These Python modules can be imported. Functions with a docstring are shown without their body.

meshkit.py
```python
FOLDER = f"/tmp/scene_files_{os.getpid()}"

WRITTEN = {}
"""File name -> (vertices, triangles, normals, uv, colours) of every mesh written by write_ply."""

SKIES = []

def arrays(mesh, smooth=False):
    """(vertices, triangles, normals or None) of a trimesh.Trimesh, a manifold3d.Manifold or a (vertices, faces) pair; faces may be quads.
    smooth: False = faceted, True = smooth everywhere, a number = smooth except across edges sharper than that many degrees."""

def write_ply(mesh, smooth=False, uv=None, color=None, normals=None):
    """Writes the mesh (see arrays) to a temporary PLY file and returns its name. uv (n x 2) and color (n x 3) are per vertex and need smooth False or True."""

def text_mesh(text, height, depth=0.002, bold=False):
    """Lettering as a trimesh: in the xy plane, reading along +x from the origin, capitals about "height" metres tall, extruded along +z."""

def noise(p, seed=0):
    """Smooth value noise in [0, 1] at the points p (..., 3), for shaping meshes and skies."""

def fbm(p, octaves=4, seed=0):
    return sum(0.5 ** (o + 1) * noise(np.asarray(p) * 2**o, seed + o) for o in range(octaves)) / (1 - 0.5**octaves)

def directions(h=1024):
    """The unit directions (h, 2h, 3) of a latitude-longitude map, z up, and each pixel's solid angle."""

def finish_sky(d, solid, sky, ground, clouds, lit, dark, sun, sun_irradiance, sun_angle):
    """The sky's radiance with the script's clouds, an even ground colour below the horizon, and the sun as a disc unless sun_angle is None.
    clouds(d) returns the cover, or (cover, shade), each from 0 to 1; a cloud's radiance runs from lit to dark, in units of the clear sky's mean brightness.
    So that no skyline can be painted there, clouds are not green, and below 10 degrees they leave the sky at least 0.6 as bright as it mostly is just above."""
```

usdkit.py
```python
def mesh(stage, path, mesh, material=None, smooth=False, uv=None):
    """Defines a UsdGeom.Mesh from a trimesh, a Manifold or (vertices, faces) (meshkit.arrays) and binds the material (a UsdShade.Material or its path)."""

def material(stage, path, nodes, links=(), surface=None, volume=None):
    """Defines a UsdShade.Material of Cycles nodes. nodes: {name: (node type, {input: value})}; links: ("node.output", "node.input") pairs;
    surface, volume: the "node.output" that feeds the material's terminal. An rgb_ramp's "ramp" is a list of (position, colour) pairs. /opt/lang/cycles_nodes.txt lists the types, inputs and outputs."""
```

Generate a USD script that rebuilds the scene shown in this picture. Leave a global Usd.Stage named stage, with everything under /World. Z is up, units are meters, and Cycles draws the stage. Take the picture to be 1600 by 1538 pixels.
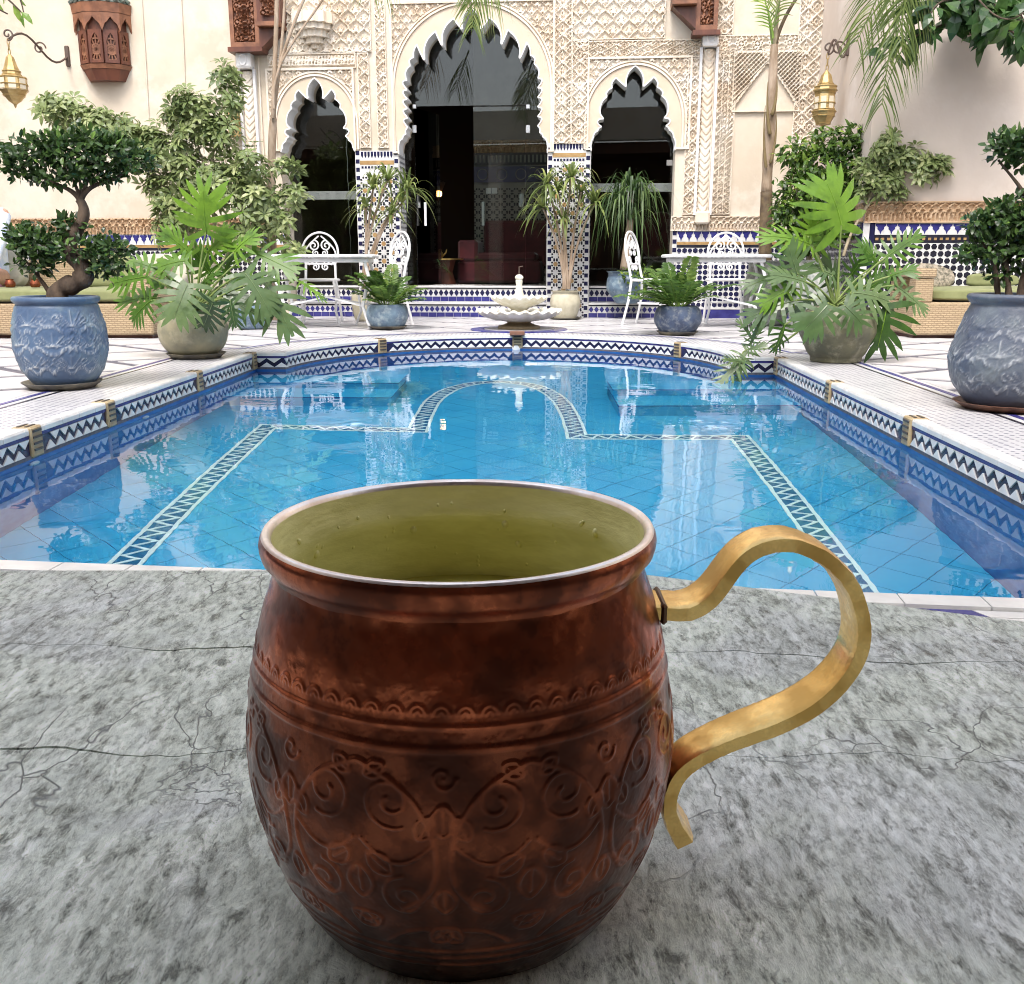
import math
import numpy as np
import trimesh
import shapely
import manifold3d as m3
import usdkit, meshkit
from shapely.geometry import Polygon, LineString, Point, box as sbox
from shapely import affinity
from scipy.ndimage import gaussian_filter, map_coordinates
from scipy.interpolate import CubicSpline
from PIL import Image, ImageDraw
from pxr import Usd, UsdGeom, UsdLux, UsdShade, Gf, Sdf, Vt

stage = Usd.Stage.CreateInMemory()
UsdGeom.SetStageUpAxis(stage, UsdGeom.Tokens.z)
UsdGeom.SetStageMetersPerUnit(stage, 1.0)
UsdGeom.Xform.Define(stage, '/World')
UsdGeom.Scope.Define(stage, '/World/Looks')
stage.SetDefaultPrim(stage.GetPrimAtPath('/World'))
rng = np.random.default_rng(11)

# ---------------------------------------------------------------- camera, sky, sun, exposure
CAM_H, PITCH, FPX = 0.627, math.radians(13.46), 1500.0
EXPOSURE = 1.38
SUN_EL, SUN_AZ = math.radians(60), math.radians(196)        # azimuth from +y towards +x
SKY_STRENGTH, SUN_INT, SUN_ANGLE = 0.15, 0.17, 14.0
cam = UsdGeom.Camera.Define(stage, '/World/camera')
cam.CreateFocalLengthAttr(36.0 * FPX / 1600)
cam.CreateHorizontalApertureAttr(36.0)
cam.CreateVerticalApertureAttr(36.0 * 984 / 1024)
cam.CreateClippingRangeAttr(Gf.Vec2f(0.01, 200))
cam.CreateExposureAttr(EXPOSURE)
cam.AddTranslateOp().Set(Gf.Vec3d(0, 0, CAM_H))
cam.AddRotateXOp().Set(90 - math.degrees(PITCH))
SUN_DIR = np.array([math.sin(SUN_AZ) * math.cos(SUN_EL), math.cos(SUN_AZ) * math.cos(SUN_EL), math.sin(SUN_EL)])
sky = UsdLux.DomeLight.Define(stage, '/World/sky')
sky.CreateIntensityAttr(1.0)
skm = usdkit.material(stage, '/World/Looks/sky_look', {
    's': ('sky_texture', {'sky_type': 'single_scattering', 'sun_disc': False, 'sun_elevation': SUN_EL, 'sun_rotation': SUN_AZ, 'aerosol_density': 3.0, 'air_density': 1.0}),
    'h': ('hsv', {'saturation': 0.45, 'value': 1.0}),
    'b': ('background_shader', {'strength': SKY_STRENGTH})},
    [('s.color', 'h.color'), ('h.color', 'b.color')], surface='b.background')
UsdShade.MaterialBindingAPI.Apply(sky.GetPrim()).Bind(skm)
sky.GetPrim().SetCustomDataByKey('kind', 'structure')
sun = UsdLux.DistantLight.Define(stage, '/World/sun')
sun.CreateIntensityAttr(SUN_INT); sun.CreateAngleAttr(SUN_ANGLE); sun.CreateNormalizeAttr(True)
sun.CreateColorAttr(Gf.Vec3f(1.0, 0.955, 0.89))
sun.AddRotateZOp().Set(-math.degrees(SUN_AZ)); sun.AddRotateXOp().Set(-(90 - math.degrees(SUN_EL)))

# ---------------------------------------------------------------- pixel rays (photo pixels, 1600 x 1538) -> points of the place
CAM = np.array([0, 0, CAM_H])
FW = np.array([0, math.cos(PITCH), -math.sin(PITCH)]); UPV = np.array([0, math.sin(PITCH), math.cos(PITCH)])
def ray(px, py):
    return FW + (px - 800) / FPX * np.array([1.0, 0, 0]) - (py - 769) / FPX * UPV
def atz(px, py, z=0.0):
    d = ray(px, py); return CAM + d * (z - CAM_H) / d[2]
def aty(px, py, y):
    d = ray(px, py); return CAM + d * y / d[1]
def pxm(y, z=0.3):                                   # metres per photo pixel at depth y
    return (y * math.cos(PITCH) + (CAM_H - z) * math.sin(PITCH)) / FPX
PSI = math.radians(5)
FP = np.array([0.64, 11.3, 0.0]); FU = np.array([math.cos(PSI), -math.sin(PSI), 0]); FN = np.array([-math.sin(PSI), -math.cos(PSI), 0])
class Plane:                                          # a wall plane with u along it, z up, w towards the pool
    def __init__(s, P, U, N): s.P, s.U, s.N = P, U, N
    def px(s, px, py, w=0.0):
        d = ray(px, py); P = s.P + w * s.N
        q = CAM + d * np.dot(P - CAM, s.N) / np.dot(d, s.N)
        return np.array([np.dot(q - s.P, s.U), q[2]])
    def map(s, v):
        v = np.asarray(v, float)
        return s.P + v[:, :1] * s.U + v[:, 1:2] * np.array([0, 0, 1.0]) + v[:, 2:3] * s.N
FA = Plane(FP, FU, FN)
F = FA.px

# ---------------------------------------------------------------- objects
USED, LOC = {}, {}
def numbered(path):
    n = USED.get(path, -1) + 1; USED[path] = n
    return path if n == 0 else f'{path}_{n:03d}'
def tag(p, label=None, cat=None, group=None, kind=None):
    for k, v in (('label', label), ('category', cat), ('group', group), ('kind', kind)):
        if v: p.SetCustomDataByKey(k, v)
    return p
def thing(name, label, cat, loc=(0, 0, 0), group=None, kind=None):
    path = numbered('/World/' + name)
    x = UsdGeom.Xform.Define(stage, path); x.AddTranslateOp().Set(Gf.Vec3d(*map(float, loc)))
    LOC[path] = np.array(loc, float)
    tag(x.GetPrim(), label, cat, group, kind)
    return path
def top_of(path): return '/' + '/'.join(path.split('/')[1:3])
def obj(name, mesh, mat, parent='/World', smooth=False, attr=None, label=None, kind=None, cat=None, group=None):
    path = numbered(parent + '/' + name)
    if isinstance(mesh, MB): v, f, t = mesh.arrays()
    else:
        v, f, _ = meshkit.arrays(mesh); t = None
    off = LOC.get(top_of(parent)) if parent != '/World' else None
    if off is not None: v = v - off
    if attr is None: attr = t
    if attr is not None and smooth not in (True, False): smooth = True
    m = usdkit.mesh(stage, path, (v, f), MATS[mat], smooth)
    if attr is not None and len(attr) == len(v):
        UsdGeom.PrimvarsAPI(m).CreatePrimvar('tint', Sdf.ValueTypeNames.FloatArray, 'vertex').Set(Vt.FloatArray.FromNumpy(np.asarray(attr, np.float32)))
    if kind or label or cat or group: tag(m.GetPrim(), label, cat, group, kind)
    return path
def copy_of(src, name, loc, rotz, label):
    path = numbered('/World/' + name)
    x = UsdGeom.Xform.Define(stage, path); x.GetPrim().GetReferences().AddInternalReference(src)
    x.ClearXformOpOrder(); x.AddTranslateOp().Set(Gf.Vec3d(*map(float, loc))); x.AddRotateZOp().Set(float(rotz))
    x.GetPrim().SetInstanceable(True); x.GetPrim().SetCustomDataByKey('label', label)
    return path

class MB:
    """Collects shapes into one mesh."""
    def __init__(s): s.v, s.f, s.t, s.n = [], [], [], 0
    def add(s, v, f, t=None):
        v = np.asarray(v, float); f = np.asarray(f, int)
        if f.shape[1] == 4: f = np.vstack([f[:, [0, 1, 2]], f[:, [0, 2, 3]]])
        s.v.append(v); s.f.append(f + s.n); s.n += len(v)
        s.t.append(np.full(len(v), np.nan) if t is None else np.broadcast_to(t, (len(v),)).astype(float))
        return s
    def tm(s, m): return s.add(m.vertices, m.faces)
    def arrays(s):
        t = np.concatenate(s.t)
        return np.vstack(s.v), np.vstack(s.f), (None if np.isnan(t).all() else np.nan_to_num(t, nan=0.5))
    def box(s, c, size, R=None, bev=0.0):
        h = np.array(size, float) / 2
        if bev:
            P = []
            for sx in (-1, 1):
                for sy in (-1, 1):
                    for sz in (-1, 1):
                        q = h * (sx, sy, sz)
                        for k in range(3):
                            d = np.array([sx, sy, sz], float) * bev; d[k] = 0; P.append(q - d)
            m = trimesh.convex.convex_hull(np.array(P)); v, f = np.array(m.vertices), np.array(m.faces)
        else:
            v = np.array([[x, y, z] for x in (-1, 1) for y in (-1, 1) for z in (-1, 1)]) * h
            f = np.array([[0, 1, 3, 2], [4, 6, 7, 5], [0, 4, 5, 1], [2, 3, 7, 6], [0, 2, 6, 4], [1, 5, 7, 3]])
        if R is not None: v = v @ np.asarray(R).T
        return s.add(v + np.asarray(c, float), f)
    def tube(s, pts, r, n=6, cap=True, t=None):
        pts = np.asarray(pts, float); m = len(pts); r = np.broadcast_to(np.asarray(r, float), (m,))
        tan = np.gradient(pts, axis=0); tan /= np.maximum(np.linalg.norm(tan, axis=1, keepdims=True), 1e-12)
        a = np.array([0, 0, 1.0]) if abs(tan[0][2]) < 0.9 else np.array([1.0, 0, 0])
        V = []; u = a - tan[0] * np.dot(a, tan[0])
        ang = np.arange(n) / n * 2 * np.pi
        for i in range(m):
            u = u - tan[i] * np.dot(u, tan[i]); u /= max(np.linalg.norm(u), 1e-9); w = np.cross(tan[i], u)
            V.append(pts[i] + r[i] * (np.cos(ang)[:, None] * u + np.sin(ang)[:, None] * w))
        V = np.vstack(V); Fq = []
        for i in range(m - 1):
            for k in range(n):
                Fq.append([i * n + k, i * n + (k + 1) % n, (i + 1) * n + (k + 1) % n, (i + 1) * n + k])
        f = np.array(Fq); f = np.vstack([f[:, [0, 1, 2]], f[:, [0, 2, 3]]])
        if cap:
            f = np.vstack([f, [[0, k + 1, k] for k in range(1, n - 1)], [[(m - 1) * n, (m - 1) * n + k, (m - 1) * n + k + 1] for k in range(1, n - 1)]])
        return s.add(V, f, t)
    def lathe(s, prof, c=(0, 0, 0), n=32, lobe=None):
        prof = np.asarray(prof, float); m = len(prof); a = np.arange(n) / n * 2 * np.pi
        R = prof[:, 0][:, None] * np.ones(n)
        Z = prof[:, 1][:, None] * np.ones(n)
        if lobe is not None: R, Z = lobe(R, Z, a[None, :], np.arange(m)[:, None])
        v = np.stack([R * np.cos(a), R * np.sin(a), Z], -1).reshape(-1, 3) + np.asarray(c, float)
        i, k = np.meshgrid(np.arange(m - 1), np.arange(n), indexing='ij'); k2 = (k + 1) % n
        f = np.stack([i * n + k, i * n + k2, (i + 1) * n + k2, (i + 1) * n + k], -1).reshape(-1, 4)
        return s.add(v, f)
    def prism(s, poly, w0, w1, plane=None, fn=None):
        for g in getattr(poly, 'geoms', [poly]):
            if g.is_empty or g.geom_type != 'Polygon' or g.area < 1e-7: continue
            m = trimesh.creation.extrude_polygon(g, w1 - w0, engine='earcut')
            v = np.array(m.vertices); v[:, 2] += w0
            if plane is not None: v = plane.map(v)
            if fn is not None: v = fn(v)
            s.add(v, m.faces)
        return s

# ---------------------------------------------------------------- materials (procedural)
MATS = {}
def pm(name, c1, c2=None, scale=6.0, rough=0.5, metal=0.0, bump=0.0, bscale=None, detail=4, spec=0.5, coat=0.0, lo=0.38, hi=0.62, stretch=None, trans=0.0,
       c3=None, scale3=2.0, rough2=None, coords='pos', bdist=0.01, island=0.0, tint=None, sheen=0.0):
    N = {'g': ('geometry', {}), 'tc': ('texture_coordinate', {}), 'p': ('principled_bsdf', {'roughness': rough, 'metallic': metal, 'specular_ior_level': spec, 'coat_weight': coat, 'base_color': c1, 'sheen_weight': sheen})}
    L = []; src = 'g.position' if coords == 'pos' else 'tc.object'
    if stretch is not None:
        N['mp'] = ('mapping', {'scale': stretch}); L.append((src, 'mp.vector')); src = 'mp.vector'
    col = None
    if tint is not None:
        N['at'] = ('attribute', {'attribute': 'tint'}); N['tr'] = ('rgb_ramp', {'ramp': tint}); L.append(('at.fac', 'tr.fac')); col = 'tr.color'
    if c2 is not None:
        N['n'] = ('noise_texture', {'scale': scale, 'detail': detail, 'roughness': 0.6}); N['r'] = ('map_range', {'from_min': lo, 'from_max': hi, 'clamp': True})
        N['m'] = ('mix', {'color1': c1, 'color2': c2})
        L += [(src, 'n.vector'), ('n.fac', 'r.value'), ('r.result', 'm.fac')]
        if col: L.append((col, 'm.color1'))
        col = 'm.color'
        if rough2 is not None:
            N['rr'] = ('map_range', {'from_min': lo, 'from_max': hi, 'to_min': rough, 'to_max': rough2, 'clamp': True}); L += [('n.fac', 'rr.value'), ('rr.result', 'p.roughness')]
    if c3 is not None:
        N['n3'] = ('noise_texture', {'scale': scale3, 'detail': 5, 'roughness': 0.65}); N['r3'] = ('map_range', {'from_min': 0.5, 'from_max': 0.68, 'clamp': True})
        N['m3'] = ('mix', {'color1': c1, 'color2': c3})
        L += [(src, 'n3.vector'), ('n3.fac', 'r3.value'), ('r3.result', 'm3.fac')]
        if col: L.append((col, 'm3.color1'))
        col = 'm3.color'
    if island:
        N['hs'] = ('hsv', {'color': c1}); N['ir'] = ('map_range', {'to_min': 1 - island, 'to_max': 1 + island})
        L += [('g.random_per_island', 'ir.value'), ('ir.result', 'hs.value')]
        if col: L.append((col, 'hs.color'))
        col = 'hs.color'
    if col: L.append((col, 'p.base_color'))
    if bump:
        N['bn'] = ('noise_texture', {'scale': bscale or scale * 3, 'detail': 5, 'roughness': 0.6}); N['b'] = ('bump', {'strength': bump, 'distance': bdist})
        L += [(src, 'bn.vector'), ('bn.fac', 'b.height'), ('b.normal', 'p.normal')]
    surf = 'p.BSDF'
    if trans:
        N['tl'] = ('translucent_bsdf', {'color': c1}); N['mc'] = ('mix_closure', {'fac': trans}); L += [('p.BSDF', 'mc.closure1'), ('tl.BSDF', 'mc.closure2')]
        if col: L.append((col, 'tl.color'))
        surf = 'mc.closure'
    MATS[name] = usdkit.material(stage, '/World/Looks/' + name, N, L, surface=surf)
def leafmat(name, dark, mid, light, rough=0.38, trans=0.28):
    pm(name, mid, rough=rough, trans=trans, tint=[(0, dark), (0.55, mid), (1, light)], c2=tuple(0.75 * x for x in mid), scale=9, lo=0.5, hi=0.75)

pm('plaster', (.60, .525, .425), (.52, .44, .34), 1.3, .85, bump=.3, bscale=14, c3=(.63, .565, .475), scale3=2.3, detail=6)
pm('plaster_right', (.56, .485, .42), (.51, .43, .36), 0.9, .85, bump=.3, bscale=12, c3=(.60, .53, .465), scale3=2.0, detail=6)
pm('stucco', (.71, .635, .53), (.62, .51, .39), 1.6, .85, bump=.15, bscale=60, c3=(.74, .68, .60), scale3=3)
pm('stucco_old', (.52, .36, .22), (.40, .26, .15), 3, .85, bump=.2, bscale=60, c3=(.58, .44, .30), scale3=5)
pm('arch_plain', (.58, .48, .37), (.53, .43, .32), 3, .8, bump=.1, bscale=30)
pm('arch_white', (.74, .73, .72), (.66, .65, .64), 5, .6)
pm('white_tile', (.70, .69, .67), (.60, .59, .58), 9, .22, island=.06, bump=.05, bscale=30)
pm('deck_tile', (.62, .605, .61), (.52, .505, .51), 5, .3, island=.06, bump=.05, bscale=20, c3=(.55, .53, .53), scale3=1.5)
pm('grout', (.13, .125, .145), (.08, .075, .095), 40, .7)
pm('navy_tile', (.014, .014, .046), (.022, .023, .075), 12, .2, island=.3)
pm('black_tile', (.014, .014, .02), (.03, .03, .045), 12, .2, island=.3)
pm('ochre_tile', (.46, .30, .13), (.36, .22, .09), 12, .3, island=.15)
pm('blue_strip', (.030, .028, .15), (.05, .05, .22), 8, .22, island=.2)
pm('pool_wall_tile', (.022, .12, .42), (.04, .18, .52), 14, .25, island=.15)
pm('pool_floor_tile', (.035, .47, .82), (.06, .53, .86), 3, .3, island=.17)
pm('pool_grout', (.03, .43, .77), rough=.6)
pm('pool_line', (.70, .92, .90), rough=.35)
pm('insert_ochre', (.40, .31, .18), (.30, .22, .12), 20, .4)
pm('insert_dark', (.05, .04, .035), rough=.4)
pm('wood', (.13, .042, .022), (.07, .022, .012), 9, .45, stretch=(1, 1, .2), bump=.2, bscale=30)
pm('wood_light', (.24, .10, .05), (.14, .055, .028), 9, .5, bump=.2, bscale=30)
pm('roof_tile', (.055, .075, .06), (.12, .13, .11), 20, .4)
pm('brass', (.62, .44, .16), (.42, .27, .085), 10, .34, 1.0, bump=.12, bscale=40, rough2=.5)
pm('brass_lamp', (.56, .42, .20), (.42, .30, .13), 14, .42, .9, bump=.15, bscale=60)
pm('lamp_glass', (.62, .55, .42), rough=.25)
pm('iron', (.09, .06, .045), rough=.6)
pm('white_iron', (.80, .80, .80), (.70, .70, .70), 12, .35)
pm('steel', (.7, .7, .7), rough=.25, metal=1)
pm('marble', (.76, .74, .68), (.60, .57, .47), 12, .4, bump=.15, bscale=30, c3=(.62, .56, .42), scale3=9)
pm('soil', (.05, .035, .025), rough=.95, bump=.5, bscale=40)
pm('bark', (.11, .075, .05), (.05, .034, .024), 18, .85, bump=.6, bscale=30, bdist=.02, stretch=(1, 1, .5))
pm('palm_trunk', (.40, .31, .23), (.24, .17, .11), 10, .85, bump=.6, bscale=24, bdist=.02, stretch=(1, 1, .35))
pm('palm_trunk_dark', (.13, .09, .045), (.07, .045, .025), 14, .7, bump=.5, bscale=24)
pm('stem_green', (.20, .26, .07), (.13, .18, .05), 8, .5)
pm('stem_pale', (.36, .30, .20), (.24, .2, .12), 10, .7)
pm('terracotta', (.17, .075, .045), (.10, .05, .035), 10, .6)
pm('saucer_grey', (.17, .15, .115), (.09, .085, .075), 14, .6, c3=(.24, .21, .14), scale3=12)
BLUEP = dict(bump=.3, bscale=30)
def potmat(name, a, b, c, white, s=6):
    pm(name, a, b, s, .45, bump=.3, bscale=s * 6, c3=c, scale3=s * .7, tint=[(0, a), (.45, tuple(.8 * x + .2 * y for x, y in zip(a, white))), (1, white)], lo=.45, hi=.7)
potmat('pot_blue', (.075, .125, .21), (.05, .085, .16), (.16, .22, .255), (.55, .57, .58))
potmat('pot_slate', (.075, .092, .13), (.045, .058, .09), (.14, .165, .185), (.52, .54, .56))
pm('pot_teal', (.14, .21, .27), (.09, .13, .19), 9, .45, bump=.3, bscale=50, c3=(.30, .36, .38), scale3=14)
pm('pot_navy', (.07, .10, .17), (.04, .055, .10), 9, .45, bump=.3, bscale=50, c3=(.24, .26, .28), scale3=16)
pm('pot_olive', (.30, .27, .17), (.20, .19, .13), 7, .5, bump=.3, bscale=50, c3=(.40, .37, .26), scale3=6)
pm('pot_moss', (.16, .15, .085), (.10, .10, .065), 7, .5, bump=.3, bscale=50, c3=(.28, .26, .18), scale3=12)
pm('pot_mosaic', (.30, .31, .28), (.18, .20, .18), 30, .5, bump=.4, bscale=70, c3=(.44, .43, .38), scale3=24)
pm('pot_cream', (.52, .48, .36), (.40, .36, .26), 9, .55, bump=.3, bscale=50)
pm('cushion', (.22, .235, .10), (.18, .195, .08), 10, .85, sheen=.2, bump=.1, bscale=120)
pm('cushion_pale', (.50, .46, .36), (.42, .39, .30), 10, .85, sheen=.2)
pm('cushion_pattern', (.42, .36, .28), (.12, .11, .08), 38, .9)
pm('red_velvet', (.085, .007, .011), (.05, .004, .007), 8, .8, sheen=.3)
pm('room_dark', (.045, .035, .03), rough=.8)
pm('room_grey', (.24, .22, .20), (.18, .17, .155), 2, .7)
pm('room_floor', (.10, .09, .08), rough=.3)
pm('room_tile', (.22, .20, .17), rough=.3)
pm('skirting_tile', (.05, .05, .12), rough=.25)
pm('copper_jug', (.30, .10, .05), (.18, .055, .03), 40, .42, 1.0)
pm('bed_ground', (.012, .16, .34), (.02, .21, .42), 12, .3, island=.15)
pm('dress_pink', (.72, .33, .50), (.62, .24, .42), 6, .8, sheen=.2)
pm('blouse_blue', (.52, .62, .80), (.76, .80, .86), 12, .75)
pm('skin', (.50, .29, .20), (.45, .25, .17), 20, .5)
pm('hair', (.03, .018, .012), rough=.5)
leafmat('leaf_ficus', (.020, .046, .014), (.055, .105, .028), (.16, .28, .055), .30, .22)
leafmat('leaf_scheff', (.06, .10, .035), (.22, .28, .10), (.52, .55, .28), .36, .28)
leafmat('leaf_bush', (.025, .055, .012), (.085, .16, .025), (.26, .36, .05), .32, .28)
leafmat('leaf_philo', (.025, .062, .013), (.075, .165, .022), (.19, .34, .032), .34, .36)
leafmat('leaf_philo_grey', (.025, .055, .022), (.075, .13, .045), (.19, .26, .11), .27, .24)
leafmat('leaf_fern', (.025, .065, .012), (.085, .17, .03), (.26, .36, .08), .45, .34)
leafmat('leaf_drac', (.05, .08, .02), (.17, .23, .06), (.40, .42, .15), .40, .28)
leafmat('leaf_pony', (.018, .042, .012), (.05, .10, .025), (.20, .28, .09), .38, .25)
leafmat('leaf_palm', (.04, .07, .016), (.12, .17, .04), (.30, .34, .10), .42, .34)
leafmat('leaf_broad', (.014, .038, .014), (.035, .085, .022), (.12, .22, .05), .30, .25)
leafmat('leaf_light', (.09, .18, .03), (.22, .36, .06), (.42, .52, .12), .34, .38)
leafmat('leaf_dry', (.22, .16, .07), (.36, .27, .13), (.52, .42, .22), .7, .25)
# special materials
def tile_weave(name, c1, c2, scale, rough=.6):
    """Woven cane: bands of strands over and under."""
    MATS[name] = usdkit.material(stage, '/World/Looks/' + name, {
        'g': ('geometry', {}), 'mp': ('mapping', {'scale': (scale, scale, scale)}),
        'sx': ('separate_xyz', {}), 'ax': ('math', {'math_type': 'add'}), 'cx': ('combine_xyz', {}),
        'br': ('brick_texture', {'scale': 1.0, 'brick_width': 2.4, 'row_height': .8, 'mortar_size': .12, 'mortar_smooth': .6, 'color1': c1, 'color2': tuple(.85 * x for x in c1), 'mortar': c2}),
        'b': ('bump', {'strength': .9, 'distance': .006}), 'iv': ('invert', {}),
        'p': ('principled_bsdf', {'roughness': rough})},
        [('g.position', 'mp.vector'), ('mp.vector', 'sx.vector'), ('sx.x', 'ax.value1'), ('sx.y', 'ax.value2'), ('ax.value', 'cx.x'), ('sx.z', 'cx.y'), ('cx.vector', 'br.vector'),
         ('br.color', 'p.base_color'), ('br.fac', 'iv.color'), ('iv.color', 'b.height'), ('b.normal', 'p.normal')], surface='p.BSDF')
tile_weave('wicker', (.45, .335, .205), (.27, .185, .10), 50)
MATS['glass'] = usdkit.material(stage, '/World/Looks/glass', {
    'f': ('fresnel', {'IOR': 1.5}), 't': ('transparent_bsdf', {'color': (.80, .83, .80)}), 'gl': ('glossy_bsdf', {'color': (.9, .9, .9), 'roughness': 0.0}), 'm': ('mix_closure', {})},
    [('f.fac', 'm.fac'), ('t.BSDF', 'm.closure1'), ('gl.BSDF', 'm.closure2')], surface='m.closure')
MATS['frosted'] = usdkit.material(stage, '/World/Looks/frosted', {
    't': ('transparent_bsdf', {'color': (.6, .62, .6)}), 'd': ('diffuse_bsdf', {'color': (.30, .32, .30)}), 'm': ('mix_closure', {'fac': .35})},
    [('t.BSDF', 'm.closure1'), ('d.BSDF', 'm.closure2')], surface='m.closure')
MATS['water'] = usdkit.material(stage, '/World/Looks/water', {
    'g': ('geometry', {}), 'n': ('noise_texture', {'scale': 3.2, 'detail': 3}), 'b': ('bump', {'strength': .16, 'distance': .012}),
    'p': ('principled_bsdf', {'base_color': (.93, .98, 1.0), 'roughness': 0.0, 'ior': 1.333, 'transmission_weight': 1.0})},
    [('g.position', 'n.vector'), ('n.fac', 'b.height'), ('b.normal', 'p.normal')], surface='p.BSDF')
MATS['bulb'] = usdkit.material(stage, '/World/Looks/bulb', {'e': ('emission', {'color': (1.0, .45, .13), 'strength': 9.0})}, [], surface='e.emission')
# small deck mosaic: white chips with dark star dots
MATS['mosaic'] = usdkit.material(stage, '/World/Looks/mosaic', {
    'g': ('geometry', {}), 'v': ('voronoi_texture', {'scale': 26.0, 'randomness': .12, 'metric': 'manhattan'}), 'r': ('rgb_ramp', {'ramp': [(0, (.06, .06, .10)), (.26, (.08, .08, .13)), (.36, (.58, .565, .57)), (1, (.62, .61, .61))]}),
    'n': ('noise_texture', {'scale': 3.0}), 'm': ('mix', {'mix_type': 'multiply', 'fac': .25}),
    'p': ('principled_bsdf', {'roughness': .3})},
    [('g.position', 'v.vector'), ('v.distance', 'r.fac'), ('g.position', 'n.vector'), ('r.color', 'm.color1'), ('n.fac', 'm.color2'), ('m.color', 'p.base_color')], surface='p.BSDF')
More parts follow.
